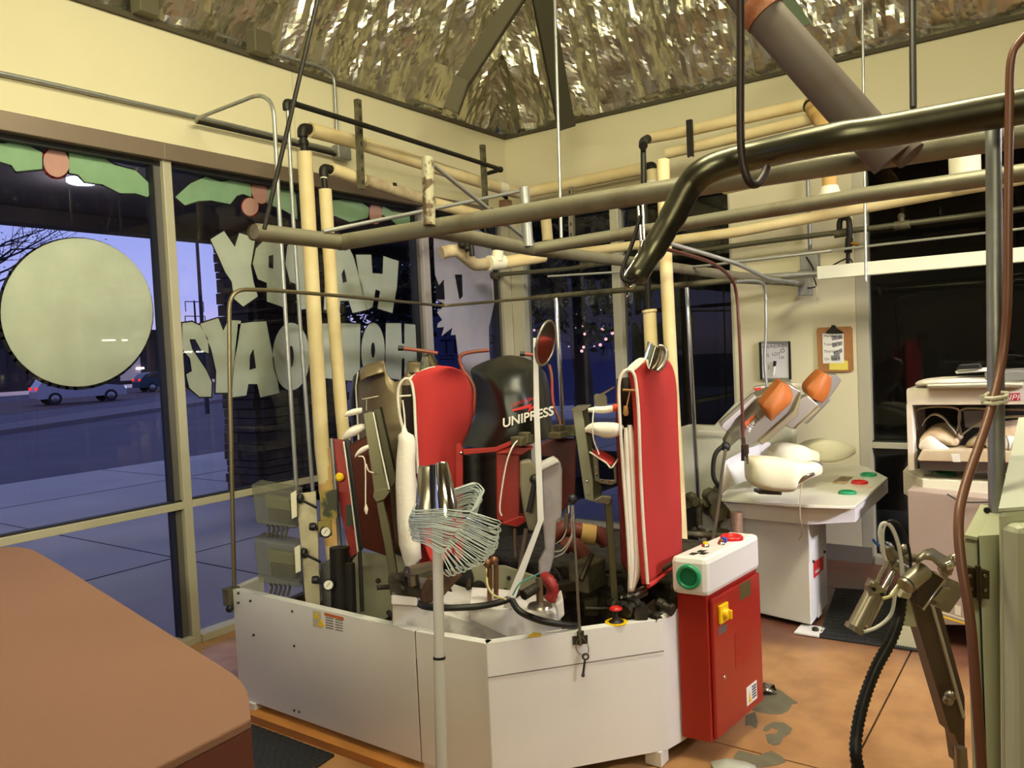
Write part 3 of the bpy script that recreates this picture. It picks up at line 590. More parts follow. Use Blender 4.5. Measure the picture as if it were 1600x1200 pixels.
q = MB(); q.tube(cat([V(1004, 376, 'd', 2.05), V(996, 400, 'd', 2.04), V(978, 428, 'd', 2.0), V(974, 440, 'd', 1.99), V(985, 450, 'd', 1.99), V(998, 436, 'd', 1.99)], 5), .0045, 8); obj('wire_clip', q, CHROME, ft)
q = MB(); q.prism([V(992, 400, 'd', 2.02), V(1002, 404, 'd', 2.02), V(998, 430, 'd', 2.0), V(986, 434, 'd', 2.0)], _f*.004); obj('tag_plate', q, mat('pale_green_plate', (200, 205, 160), .4), ft)
q = MB(); q.tube(cat([V(1156, -80, 'd', 1.86), V(1157, 60, 'd', 1.86), V(1157, 200, 'd', 1.86), V(1160, 250, 'd', 1.86), V(1170, 283, 'd', 1.86), V(1182, 288, 'd', 1.87), V(1192, 275, 'd', 1.89), V(1198, 262, 'd', 1.92)], 6), .0095, 10)
obj('hanger_hook', q, mat('dark_brown_rod', (52, 40, 32), .5, .4), label='dark brown rod hook holding up the foreground tube', category='hook')
# galvanised upright and copper hose at right
q = MB(); q.tube([V(1552, 188, 'z', ZB), V(1555, 500, 'd', 1.62), V(1558, 812, 'd', 1.62)], .0155, 16); gp = obj('galvanised_post', q, GALV, label='galvanised post standing on the near green cabinet', category='post')
q = MB(); q.lathe(V(1558, 822, 'd', 1.61), (0, 0, 1), [(.026, 0), (.026, .004), (.018, .008), (.018, .02)], 16); obj('base_flange', q, GALV, gp)
q = MB(); q.tube(cat([V(1625, 40, 'd', 1.6), V(1596, 62, 'd', 1.6), V(1580, 95, 'd', 1.6), V(1577, 180, 'd', 1.6), V(1575, 350, 'd', 1.58), V(1574, 470, 'd', 1.57), V(1566, 560, 'd', 1.56), V(1545, 650, 'd', 1.5), V(1508, 760, 'd', 1.42), V(1498, 815, 'd', 1.38), V(1502, 880, 'd', 1.35), V(1516, 970, 'd', 1.32), V(1525, 1080, 'd', 1.3), V(1538, 1260, 'd', 1.28)], 7), .0082, 12)
obj('brown_hose', q, COPPER, label='long brown rubber hose hanging beside the galvanised post', category='hose')
q = MB()
for dy in (617, 625):
    q.tube([V(1536, dy+4, 'd', 1.52), V(1550, dy+6, 'd', 1.5), V(1572, dy+3, 'd', 1.5), V(1574, dy-3, 'd', 1.58), V(1550, dy-5, 'd', 1.64), V(1540, dy, 'd', 1.6)], .004, 6, closed=True)
q.box(V(1537, 622, 'd', 1.52), (.012, .012, .012)); obj('cable_tie', q, WHITEF, label='white cable tie holding the brown hose to the post', category='cable tie')

# insulated pipes
YA = 3.95
t = thing('insulated_pipe', 'thick tan insulated pipe, left riser and upper run along the window wall', 'pipe', tuple(V(500, 800, 'y', YA)))
q = MB(); q.tube([V(476, 238, 'y', YA), V(484, 380, 'y', YA), V(503, 700, 'y', YA), V(525, 905, 'y', YA)], .047, 18); obj('riser_cover', q, TAN, t)
q = MB(); q.tube([V(506, 700, 'y', YA), V(510, 770, 'y', YA)], .0485, 18); q.tube([V(511, 780, 'y', YA), V(519, 850, 'y', YA)], .0485, 18); obj('stained_wrap', q, TAND, t, label='scorched stained lower wrap')
q = MB(); q.tube([V(476, 240, 'y', YA), V(473, 205, 'y', YA)], .024, 14); q.tube(fil([V(473, 214, 'y', YA), V(472, 200, 'y', YA), V(486, 202, 'y', YA)], .1), .032, 14); q.tube([V(474, 220, 'y', YA), V(474.5, 226, 'y', YA)], .032, 14); obj('elbow', q, IRON, t)
q = MB(); q.tube([V(484, 203, 'y', YA), V(563, 224, 'y', YA)], .047, 18); q.tube([V(565, 225, 'y', YA), V(752, 285, 'y', YA)], .047, 18); q.tube(fil([V(757, 286, 'y', YA), V(812, 303, 'x', 6.05), V(880, 290, 'x', 6.1), V(1012, 262, 'x', 6.1)], .14), .050, 18); obj('run_cover', q, TAN, t)
q = MB(); q.tube([V(776, 291, 'y', 4.0), V(788, 295, 'y', 4.02)], .052, 18); obj('tape_band', q, WHITEF, t)
q = MB(); q.tube(fil([V(1010, 262, 'x', 6.1), V(1020, 258, 'x', 6.1), V(1020, 272, 'x', 6.1)], .1), .036, 14); obj('elbow', q, IRON, t)
q = MB(); q.tube([V(1019, 265, 'x', 6.1), V(1020, 284, 'x', 6.1)], .045, 16); q2 = obj('drop_cover', q, TAN, t)
q = MB(); q.lathe(V(1020, 300, 'x', 6.1), (0, 0, 1), [(.06, 0), (.06, .03), (.048, .06), (.048, .09)], 18); obj('sleeve', q, WHITEF, t)
t = thing('insulated_pipe', 'second tan insulated pipe, shorter riser with lower run and grey patched section', 'pipe', tuple(V(540, 800, 'y', 3.9)))
YB = 3.90
q = MB(); q.tube([V(508, 296, 'y', YB), V(518, 450, 'y', YB), V(533, 640, 'y', YB), V(545, 760, 'y', YB), V(552, 860, 'y', YB)], .041, 18); obj('riser_cover', q, TAN, t)
q = MB(); q.tube([V(508, 298, 'y', YB), V(506, 272, 'y', YB)], .019, 12); q.tube(fil([V(506, 276, 'y', YB), V(505, 262, 'y', YB), V(520, 266, 'y', YB)], .1), .029, 12); obj('elbow', q, IRON, t)
q = MB(); q.tube([V(506, 277, 'y', YB), V(506, 279, 'y', YB)], .022, 12); obj('thread_tape', q, WHITEF, t)
q = MB(); q.tube([V(517, 264, 'y', YB), V(566, 281, 'y', YB)], .041, 18); q.tube([V(676, 317, 'y', YB), V(752, 337, 'y', YB), V(800, 349, 'y', YB)], .043, 18); obj('run_cover', q, TAN, t)
q = MB(); q.tube([V(572, 282, 'y', YB), V(620, 298, 'y', YB), V(680, 317, 'y', YB)], .040, 18); obj('bare_section', q, GREYI, t, label='grey patched section without tan cover')
q = MB(); q.tube([V(618, 286, 'y', YB), V(617, 306, 'y', YB)], .006, 6); q.box(V(617, 288, 'y', YB-.04), (.03, .01, .02)); obj('clip', q, GREASE, t)
# strut channels
def strut(p0, p1, kind, v, label, m=GREASE2):
    t = thing('strut_channel', label, 'strut', tuple(V(*p1, kind, v))); a, b = V(*p0, kind, v), V(*p1, kind, v); ax = (b-a); L_ = ax.length; ax.normalize()
    s = Vector((1, 0, 0)) if kind == 'y' else Vector((0, 1, 0)); nrm = ax.cross(s).normalized()
    if nrm.dot(_f) > 0: nrm = -nrm
    q = MB(); w2 = .020
    q.prism([a-s*w2, a+s*w2, b+s*w2, b-s*w2], nrm*.003)
    for sg in (-1, 1): q.prism([a+s*w2*sg, b+s*w2*sg, b+s*w2*sg-nrm*.03, a+s*w2*sg-nrm*.03], s*.003*-sg)
    obj('channel', q, m, t); q = MB(); n = int(L_/.075)
    for i in range(n):
        c = a+ax*(L_*(i+.5)/n)+nrm*.0035; q.prism([c-s*.006-ax*.014, c+s*.006-ax*.014, c+s*.006+ax*.014, c-s*.006+ax*.014], nrm*.0006)
    obj('slots', q, BLACK, t, kind='stuff'); return t
strut((561, 155), (567, 295), 'y', 3.82, 'tall slotted strut clamping both insulated runs near the left elbow')
strut((756, 226), (762, 345), 'y', 3.82, 'slotted strut beside the room corner end of the insulated runs')
strut((1076, 187), (1078, 245), 'x', 5.6, 'short black slotted strut clamping the two right insulated pipes', IRON)
strut((890, 292), (893, 375), 'x', 5.4, 'bright double strut standing between the two pipe rails', STEEL)
pipe('insulated_pipe', 'upper tan insulated pipe on the right wall ending at a black elbow', TAN, .043, [(1012, 216, 'x', 5.75), (1066, 206, 'x', 5.75), (1260, 163, 'x', 5.75)], group=None)
pipe('insulated_pipe', 'tan pipe turning down behind the thick diagonal pipe', TAND, .045, [(1268, 168, 'x', 5.7), (1292, 205, 'x', 5.2), (1295, 250, 'x', 5.2), (1297, 298, 'x', 5.2)], .12)
q = MB(); q.ball(V(1266, 166, 'x', 5.72), .05, 12); obj('black_elbow', q, IRON, label='black iron elbow where the upper tan pipe turns', category='pipe fitting')
q = MB(); q.lathe(V(1297, 314, 'x', 5.2), (0, 0, 1), [(.075, 0), (.075, .02), (.055, .07), (.05, .09)], 20); obj('pipe_sleeve', q, WHITEF, label='cream plastic cone sleeve under the tan drop pipe', category='pipe fitting')
pipe('insulated_pipe', 'lower tan insulated pipe on the right wall under the upper one', TAN, .040, [(1042, 240, 'x', 5.75), (1120, 222, 'x', 5.75), (1300, 178, 'x', 5.75)])
pipe('insulated_pipe', 'tan insulated pipe showing behind the foreground steel tube', TAN, .05, [(1130, 293, 'x', 5.6), (1300, 256, 'x', 5.6), (1500, 215, 'x', 5.6), (1640, 186, 'x', 5.6)])
pipe('insulated_pipe', 'tan insulated pipe along the second rail', TAN, .036, [(880, 398, 'x', 5.6), (1150, 363, 'x', 5.6), (1500, 296, 'x', 5.6), (1640, 272, 'x', 5.6)])
q = MB(); q.lathe(V(1508, 288, 'x', 5.5), (0, 0, 1), [(.085, 0), (.085, .16), (.06, .17), (.06, .2)], 20); obj('pipe_sleeve', q, WHITEF, label='cream cylinder sleeve hanging near the right edge', category='pipe fitting')
q = MB(); q.ball(V(1507, 215, 'x', 5.45), .05, 12); obj('black_elbow', q, IRON, label='black elbow above the cream cylinder sleeve', category='pipe fitting')
t = thing('pipe_riser', 'thin black riser pipe with elbow left of the tall tan riser', 'pipe', tuple(V(1018, 560, 'd', 4.6)))
q = MB(); q.tube(fil([V(1013, 216, 'd', 4.7), V(1005, 221, 'd', 4.66), V(1006, 300, 'd', 4.6), V(1014, 485, 'd', 4.6)], .05), .016, 12); q.tube(fil([V(1012, 217, 'd', 4.7), V(1005, 221, 'd', 4.66), V(1005, 228, 'd', 4.6)], .04), .026, 12); obj('pipe', q, IRON, t)
q = MB(); q.tube([V(1015, 487, 'd', 4.6), V(1020, 600, 'd', 4.6)], .038, 16); q.tube([V(1014.5, 484, 'd', 4.6), V(1015, 488, 'd', 4.6)], .043, 16); obj('insulation', q, TAN, t)
pipe('insulated_pipe', 'tall tan insulated riser behind the right red form', TAN, .036, [(1036, 250, 'd', 4.5), (1040, 400, 'd', 4.5), (1050, 600, 'd', 4.5), (1062, 800, 'd', 4.5), (1069, 945, 'd', 4.5)])
t = thing('insulated_pipe', 'crooked pale insulated pipe with white tee crossing the narrow window', 'pipe', tuple(V(760, 410, 'd', 5.6)))
q = MB(); q.tube(cat([V(690, 395, 'd', 5.3), V(712, 392, 'd', 5.35), V(728, 402, 'd', 5.4), V(742, 413, 'd', 5.5), V(760, 412, 'd', 5.6)], 6), .042, 16); obj('elbow_cover', q, GREYI, t)
q = MB(); q.tube(cat([V(757, 413, 'd', 5.6), V(790, 410, 'd', 5.7), V(850, 400, 'd', 5.85)], 5), .045, 16); obj('run_cover', q, TAN, t)
q = MB(); q.tube([V(764, 411, 'd', 5.58), V(786, 409, 'd', 5.66)], .052, 16); q.tube([V(777, 408, 'd', 5.6), V(778, 392, 'd', 5.6)], .04, 14); obj('tee_cover', q, WHITEF, t)
q = MB(); q.tube([V(735, 372, 'd', 5.3), V(738, 400, 'd', 5.3)], .018, 8); q.ball(V(722, 382, 'd', 5.3), .03, 8); q.ball(V(730, 388, 'd', 5.3), .025, 8); obj('valve', q, IRON, t)
q = MB(); q.tube([V(853, 343, 'x', 6.0), V(856, 376, 'x', 6.0)], .048, 14); obj('insulated_pipe', q, TAN, label='short tan drop between the rails right of the grey upright', category='pipe')
q = MB(); q.box(V(790, 323, 'y', 4.2), (.09, .09, .12)); o = obj('mini_canister', q, mat('brown_canister', (140, 110, 76), .6), label='small brown canister with hook end near the room corner', category='canister', bevel=.01)
q = MB(); q.tube(cat([V(790, 316, 'y', 4.2), V(791, 309, 'y', 4.2), V(787, 306, 'y', 4.2)], 4), .018, 8); obj('spout', q, IRON, o)

# conduits
WC = GALV
def conduit(label, pts, r=.012, m=None, rad=.06, name='conduit', **k): return pipe(name, label, m or WC, r, pts, rad, 'conduit', **k)
yw = YL-.03
conduit('conduit strapped along the window wall from the left edge to the grey box', [(-60, 102, 'y', yw), (55, 126, 'y', yw), (305, 182, 'y', yw), (520, 234, 'y', yw)], .013)
conduit('lower conduit running parallel beneath the long wall conduit', [(306, 190, 'y', yw-.02), (420, 216, 'y', yw-.02), (525, 242, 'y', yw-.02)], .012, IRON)
q = MB(); q.box(V(534, 239, 'y', yw-.02), (.13, .07, .10)); obj('junction_box', q, GALV, bevel=.008, label='grey conduit box on the window wall behind the insulated run', category='junction box')
conduit('conduit bent out from the wall and dropping to the left valve boxes', [(306, 190, 'y', yw-.03), (308, 185, 'y', yw-.06), (405, 147, 'y', 3.6), (427, 160, 'y', 3.42), (437, 340, 'y', 3.42), (448, 520, 'y', 3.42), (464, 775, 'y', 3.42)], .011, rad=.09)
conduit('conduit rising along the wall top from the grey box', [(436, 86, 'y', yw), (500, 104, 'y', yw), (522, 118, 'y', yw), (526, 200, 'y', yw), (529, 232, 'y', yw)], .012, rad=.12)
t = thing('conduit', 'bright conduit dropping from a black elbow beside the left riser', 'conduit', tuple(V(488, 760, 'y', 3.6)))
q = MB(); q.tube([V(449, 166, 'y', 3.6), V(458, 340, 'y', 3.6), V(470, 520, 'y', 3.6), V(489, 772, 'y', 3.6)], .011, 12); obj('tube', q, GALV, t)
q = MB(); q.tube(fil([V(448, 172, 'y', 3.6), V(447, 160, 'y', 3.6), V(460, 162, 'y', 3.62)], .05), .022, 12); obj('elbow', q, IRON, t)
q = MB(); q.tube(fil([V(456, 161, 'y', 3.62), V(560, 193, 'y', 3.75), V(750, 254, 'y', 3.8), V(783, 265, 'y', 3.85), V(758, 272, 'y', 4.05)], .04), .017, 12); q.ball(V(782, 265, 'y', 3.85), .026, 10); obj('run', q, IRON, t)
conduit('long thin conduit rising from the cabinet corner and crossing the room', [(366, 915, 'y', 3.38), (359, 600, 'y', 3.38), (358, 452, 'y', 3.38), (420, 453, 'z', 2.066), (540, 463, 'z', 2.066), (693, 478, 'z', 2.066), (830, 466, 'z', 2.066)], .0105, mat('bronze_conduit', (128, 116, 88), .4, .7), rad=.10)
conduit('thicker horizontal conduit continuing to the wall box under the rails', [(832, 466, 'z', 2.066), (1145, 438, 'z', 2.066), (1250, 443, 'x', 6.2)], .019, GREASE2)
t = thing('gas_pipe', 'dark threaded gas pipe run with tees along the right wall', 'pipe', tuple(V(1100, 390, 'x', 6.1)))
q = MB(); q.tube(fil([V(762, 385, 'x', 6.1), V(765, 430, 'x', 6.1), V(880, 421, 'x', 6.1), V(1200, 377, 'x', 6.1), V(1640, 322, 'x', 6.1)+Vector((0, -1.5, .02))], .06), .020, 14); obj('pipe', q, mat('dull_green_pipe', (104, 100, 78), .45, .5, vary=.2, vscale=8), t)
q = MB()
for a, b in (((767, 430), (778, 432)), ((908, 416), (934, 412)), ((1304, 366), (1328, 362)), ((1397, 353), (1422, 350))): q.tube([V(*a, 'x', 6.1), V(*b, 'x', 6.1)], .03, 12)
q.tube([V(1409, 350, 'x', 6.1), V(1408, 339, 'x', 6.1)], .02, 10); q.ball(V(1408, 338, 'x', 6.1), .024, 8); obj('fitting', q, GREASE2, t)
q = MB(); q.tube(cat([V(1312, 362, 'x', 6.1), V(1312, 348, 'x', 6.1), V(1316, 341, 'x', 6.1), V(1325, 342, 'x', 6.08), V(1327, 352, 'x', 6.06), V(1327, 372, 'x', 6.06)], 4), .02, 10); q.tube([V(1327, 372, 'x', 6.06), V(1325, 395, 'x', 6.06)], .026, 10); q.tube([V(1325, 395, 'x', 6.06), V(1325, 412, 'x', 6.06)], .015, 8); obj('gas_cock', q, IRON, t)
q = MB(); q.tube([V(1330, 380, 'x', 6.04), V(1342, 382, 'x', 6.04)], .012, 8); obj('valve_lever', q, mat('brass', (180, 130, 50), .35, .8), t)
conduit('thin bright rod line sloping above the white raceway', [(1148, 408, 'x', 6.0), (1600, 357, 'x', 6.0), (1640, 352, 'x', 6.0)], .009, mat('bright_rod', (205, 206, 190), .35, .5), name='rod_line')
conduit('slim grey line crossing in front of the right window', [(856, 432, 'd', 5.4), (985, 424, 'd', 5.2), (1105, 415, 'd', 4.9), (1300, 392, 'd', 4.5)], .008, name='rod_line')
conduit('slim pipe slanting down behind the bent tube to the conduit knot', [(1045, 380, 'd', 4.3), (1100, 396, 'd', 4.4), (1152, 412, 'd', 4.5), (1200, 436, 'd', 4.7), (1246, 442, 'd', 5.0)], .012)
t = thing('raceway', 'white metal raceway bar hung along the right wall windows', 'raceway', tuple(V(1400, 415, 'x', 5.8)))
q = MB(); a, b = V(1278, 427, 'x', 5.8), V(1660, 392, 'x', 5.8)+Vector((0, -1.4, 0)); q.prism([a+Vector((-.03, 0, .045)), a+Vector((.03, 0, .045)), a+Vector((.03, 0, -.045)), a+Vector((-.03, 0, -.045))], b-a); obj('bar', q, mat('white_raceway', (236, 236, 214), .35), t, bevel=.006)
q = MB(); a, b = V(1135, 436, 'x', 5.8), V(1278, 428, 'x', 5.8); q.tube([a, b], .024, 14); obj('end_tube', q, GALV, t)
t = thing('junction_box', 'grey electrical box pair on the white panel wall with conduit above', 'junction box', tuple(V(1265, 450, 'x', 6.2)))
q = MB(); q.box(V(1266, 410, 'x', 6.24), (.07, .13, .17)); obj('box', q, GALV, t, bevel=.006)
q = MB(); q.box(V(1258, 442, 'x', 6.22), (.07, .09, .19)); obj('box', q, GALV, t, bevel=.006)
q = MB(); q.tube([V(1262, 280, 'x', 6.26), V(1266, 400, 'x', 6.26)], .014, 10); obj('conduit', q, GALV, t)
q = MB(); q.tube(cat([V(1260, 402, 'x', 6.19), V(1270, 418, 'x', 6.12), V(1272, 430, 'x', 6.12)], 4), .006, 6); q.tube(cat([V(1270, 430, 'x', 6.1), V(1275, 447, 'x', 6.12), V(1262, 450, 'x', 6.18)], 4), .005, 6); q.tube(cat([V(1295, 418, 'x', 6.0), V(1320, 405, 'x', 6.0), V(1330, 406, 'x', 6.0), V(1334, 420, 'x', 6.0)], 4), .006, 6); obj('cable', q, BLACK, t)
q = MB(); q.tube([V(1264, 440, 'x', 6.19), V(1276, 448, 'x', 6.06), V(1277, 462, 'x', 6.05)], .0025, 5); q.tube(cat([V(1277, 462, 'x', 6.05), V(1274, 470, 'x', 6.05), V(1277, 480, 'x', 6.05), V(1280, 470, 'x', 6.05), V(1277, 463, 'x', 6.05)], 4), .004, 5)
obj('pull_cord', q, WHITEF, label='thin white pull cord with black toggle under the electrical box', category='cord')
# rods from the roof
def rod(label, p0, p1, d0, d1, r, m): q = MB(); q.tube([V(*p0, 'd', d0), V(*p1, 'd', d1)], r, 8); return obj('hanging_rod', q, m, label=label, category='rod')
rod('dark rod slanting from the roof to the left end of the rail', (503, -30), (413, 358), 3.05, 2.93, .0085, IRON)
rod('bright thin rod hanging from the roof between the foil folds', (866, -30), (877, 372), 4.4, 4.1, .0085, GALV)
rod('bright thin rod hanging behind the foreground tube', (1347, -30), (1353, 440), 4.6, 4.4, .0075, GALV)
rod('dark square rod hanging right of the diagonal pipe', (1425, -30), (1427, 168), 3.0, 2.9, .012, IRON)
rod('silver tube standing behind the oval mirror', (869, 466), (889, 850), 4.9, 4.9, .014, CHROME)
rod('silver tube standing right of the tall tan riser', (1073, 446), (1095, 855), 5.9, 5.9, .016, CHROME)
rod('pair of bright rods beside the wire clips, left one', (997, 322), (1003, 400), 3.7, 3.7, .0065, CHROME)
rod('pair of bright rods beside the wire clips, right one', (1004, 320), (1007, 398), 3.72, 3.72, .0065, CHROME)
t = thing('air_line', 'dark red air line with steel air gun hanging over the table press', 'air line', tuple(V(1163, 715, 'd', 4.2)))
q = MB(); q.tube(cat([V(1035, 388, 'd', 3.2), V(1065, 396, 'd', 3.4), V(1110, 410, 'd', 3.8), V(1138, 430, 'd', 4.1), V(1150, 455, 'd', 4.2), V(1155, 520, 'd', 4.2), V(1159, 620, 'd', 4.2), V(1161, 690, 'd', 4.2)], 6), .0085, 8); obj('hose', q, mat('dark_red_hose', (88, 40, 34), .45), t)
q = MB(); q.tube([V(1161, 684, 'd', 4.2), V(1162, 698, 'd', 4.2)], .012, 10); q.tube([V(1165, 697, 'd', 4.18), V(1168, 725, 'd', 4.18)], [.011, .006], 10); q.box(V(1164, 702, 'd', 4.19), (.03, .03, .05)); obj('nozzle', q, CHROME, t)
q = MB(); q.tube([V(1161, 700, 'd', 4.19), V(1161, 720, 'd', 4.19)], .01, 8); obj('grip', q, BLACK, t)
conduit('slim grey air tube hanging in front of the whiteboard', [(1150, 440, 'd', 4.9), (1180, 438, 'd', 5.0), (1196, 444, 'd', 5.1), (1197, 520, 'd', 5.1), (1194, 560, 'd', 5.1), (1198, 606, 'd', 5.1)], .009, name='air_tube')
# steel framing at the foil
def beam(label, p0, p1, d0, d1, w_, m): q = MB(); a, b = V(*p0, 'd', d0), V(*p1, 'd', d1); ax = (b-a).normalized(); s = ax.cross(_f).normalized(); q.prism([a-s*w_, a+s*w_, b+s*w_, b-s*w_], _f*.02); q.prism([a-s*w_, b-s*w_, b-s*w_+_f*.06, a-s*w_+_f*.06], s*.01); return obj('roof_brace', q, m, label=label, category='brace')
BR = mat('olive_angle_iron', (98, 92, 70), .6, .3)
beam('olive angle brace slanting up right over the foil, left of the corner', (716, 135), (812, -15), 6.0, 5.6, .06, BR)
beam('short angle post at the foot of the slanting brace', (705, 172), (722, 122), 6.05, 5.95, .06, BR)
beam('dark angle brace slanting down right, right of the corner', (845, -15), (886, 200), 5.5, 6.2, .07, mat('dark_olive_iron', (70, 66, 48), .6, .3))
beam('green angle brace behind the top of the thick diagonal pipe', (1215, -12), (1252, 45), 5.0, 5.0, .07, mat('green_iron', (86, 96, 74), .6, .3))
q = MB(); q.box(V(226, 4, 'y', YL-.06), (.12, .1, .15)); obj('truss_bracket', q, BR, label='olive steel bracket on the wall top near the left', category='bracket', bevel=.006)
q = MB(); q.box(V(404, 68, 'y', YL-.06), (.13, .1, .15)); obj('truss_bracket', q, BR, label='olive steel bracket on the wall top above the bent conduit', category='bracket', bevel=.006)
# ---------------------------------------------------------------- the body press (rotary shirt press)
CB = [(2.335, 3.37), (2.32, 2.17), (2.345, 1.835), (2.90, 1.372), (3.01, 1.345)]
Z0, Z1 = .065, .60
M_ = thing('shirt_press_machine', 'large white and red body press with two red shirt forms inside a low white guard', 'press machine', (3.1, 2.3, 0))
def panel(name, a, b, z0=Z0, z1=Z1, th=.045, m=WHITE, label=None):
    a, b = Vector((*a, 0)), Vector((*b, 0)); ax = (b-a).normalized(); nn = Vector((-ax.y, ax.x, 0))
    if nn.dot(Vector((1, .6, 0))) < 0: nn = -nn
    q = MB(); q.prism([a+Vector((0, 0, z0)), b+Vector((0, 0, z0)), b+Vector((0, 0, z1)), a+Vector((0, 0, z1))], nn*.004)
    q.prism([a+Vector((0, 0, z1)), b+Vector((0, 0, z1)), b+nn*th+Vector((0, 0, z1)), a+nn*th+Vector((0, 0, z1))], Vector((0, 0, -.004)))
    q.prism([a+nn*th+Vector((0, 0, z1)), b+nn*th+Vector((0, 0, z1)), b+nn*th+Vector((0, 0, z1-.05)), a+nn*th+Vector((0, 0, z1-.05))], -nn*.004)
    return obj(name, q, m, M_, bevel=.003, label=label), ax, nn
P1, ax1, n1 = panel('guard_panel', CB[0], (2.32, 2.178)); P2, ax2, n2 = panel('guard_panel', (2.32, 2.172), CB[2])
P3, ax3, n3 = panel('guard_panel', CB[2], CB[3]); P4, ax4, n4 = panel('guard_panel', CB[3], CB[4], z1=.612)
panel('guard_panel', CB[0], (2.55, 3.42)); panel('guard_panel', (2.56, 3.42), (3.5, 3.60), z1=.42, m=GREASE); panel('guard_panel', (3.5, 3.6), (4.5, 3.3), z1=.42, m=GREASE); panel('guard_panel', (3.01, 1.345), (3.35, 1.30), z1=.58)
q = MB(); a = Vector((*CB[2], 0))
q.prism([a+Vector((-.003, 0, .47)), Vector((*CB[3], .47))-n3*.003, Vector((*CB[3], .474))-n3*.003, a+Vector((-.003, 0, .474))], -n3*.001); obj('seam', q, mat('seam_dark', (120, 112, 104), .8), P3)
q = MB()
for px, py in ((372, 927), (372, 942), (391, 939), (396, 992), (457, 955), (460, 1009), (460, 1110), (468, 1112), (635, 988), (636, 1008), (626, 1090)):
    p = V(px, py, 'x', 2.33); q.lathe(p, (-1, 0, 0), [(.006, -.012), (.006, .003), (.003, .005)], 8)
obj('screws', q, GREASE, P1, kind='stuff')
# warning label
def decal(mbn, corners, m, parent, th=.001, label=None):
    q = MB(); n_ = (corners[1]-corners[0]).cross(corners[2]-corners[0]).normalized()
    if n_.dot(_f) > 0: n_ = -n_
    q.prism(corners, n_*th); return obj(mbn, q, m, parent, label=label)
def onp(px, py, dx=.0): return V(px, py, 'x', 2.328-dx)
ws = decal('warning_sticker', [onp(489, 953), onp(538, 965), onp(539, 988), onp(489, 979)], mat('pale_sticker', (190, 182, 150), .5), P1)
decal('orange_band', [onp(507, 957, .002), onp(537, 964.5, .002), onp(537.5, 969.5, .002), onp(507, 961.5, .002)], mat('orange_print', (190, 96, 40), .5), ws)
for tri in (((494, 955), (499, 967), (490, 966)), ((501, 967), (508, 980), (497, 978))): decal('triangle', [onp(*p, .002) for p in tri], YEL, ws)
for k in range(5):
    for x0, x1 in ((509, 521), (524, 536)):
        y = 963.5+k*4+(x0-509)*.22; decal('print_line', [onp(x0, y, .002), onp(x1, y+2.6, .002), onp(x1, y+4.2, .002), onp(x0, y+1.6, .002)], mat('grey_print', (110, 100, 84), .6), ws)
# floor feet under the guard
q = MB(); q.box((2.36, 3.28, .035), (.08, .08, .06)); q.box((2.36, 2.13, .035), (.07, .07, .06)); q.box((2.9, 1.42, .035), (.07, .07, .06)); q.box((3.3, 1.36, .035), (.07, .07, .06)); obj('feet', q, WHITE, M_)
# white base castings inside
def pr(name, px, d, h, m, parent=None, label=None, bev=.006, dirv=None):
    q = MB(); q.prism([V(a, b, 'd', d) for a, b in px], (dirv or Vector((_f.x, _f.y, 0)).normalized())*h); return obj(name, q, m, parent or M_, bevel=bev, label=label)
CST = mat('scuffed_white_casting', (214, 208, 206), .45, rgb2=(112, 96, 82), thr=(.5, .72), vscale=7)
pr('base_casting', [(613, 944), (670, 950), (733, 970), (800, 980), (800, 1030), (613, 1030)], 3.28, .42, CST)
pr('base_casting', [(732, 947), (800, 952), (858, 962), (878, 974), (878, 1010), (800, 1000), (733, 969)], 3.18, .26, CST)
pr('base_block', [(611, 923), (652, 928), (652, 948), (611, 945)], 3.22, .12, CST)
pr('base_block', [(868, 945), (880, 935), (882, 962), (872, 972)], 3.12, .12, CST)
q = MB(); q.box((3.6, 1.9, .35), (.8, .9, .6)); q.box((4.0, 2.6, .3), (.9, .8, .5)); q.box((3.0, 3.1, .25), (.7, .3, .4)); obj('inner_frame', q, GREASE, M_, bevel=.02)
# back plates with bosses
bp = pr('back_plate', [(535, 900), (560, 862), (596, 866), (650, 872), (700, 884), (735, 880), (790, 884), (838, 900), (842, 962), (700, 990), (540, 960)], 3.75, .012, mat('grey_green_plate', (150, 148, 124), .5, rgb2=(100, 92, 72), thr=(.5, .8), vscale=4))
q = MB()
for px, py, r_ in ((591, 907, .012), (731, 910, .014), (748, 918, .034), (795, 903, .010), (786, 925, .01)): q.lathe(V(px, py, 'd', 3.745), -_f, [(r_, 0), (r_, .008)], 16)
obj('boss', q, GREASE, bp)
q = MB(); q.lathe(V(712, 905, 'd', 3.74), -_f, [(.085, 0), (.085, .006)], 24); obj('opening', q, BLACK, bp)
pr('side_plate', [(500, 880), (560, 858), (568, 900), (562, 975), (505, 965)], 3.9, .02, mat('dusty_plate', (120, 118, 116), .5, rgb2=(70, 66, 60), vscale=5))
pr('side_plate', [(470, 905), (552, 870), (552, 975), (480, 960)], 4.15, .02, MATS['dusty_plate'])

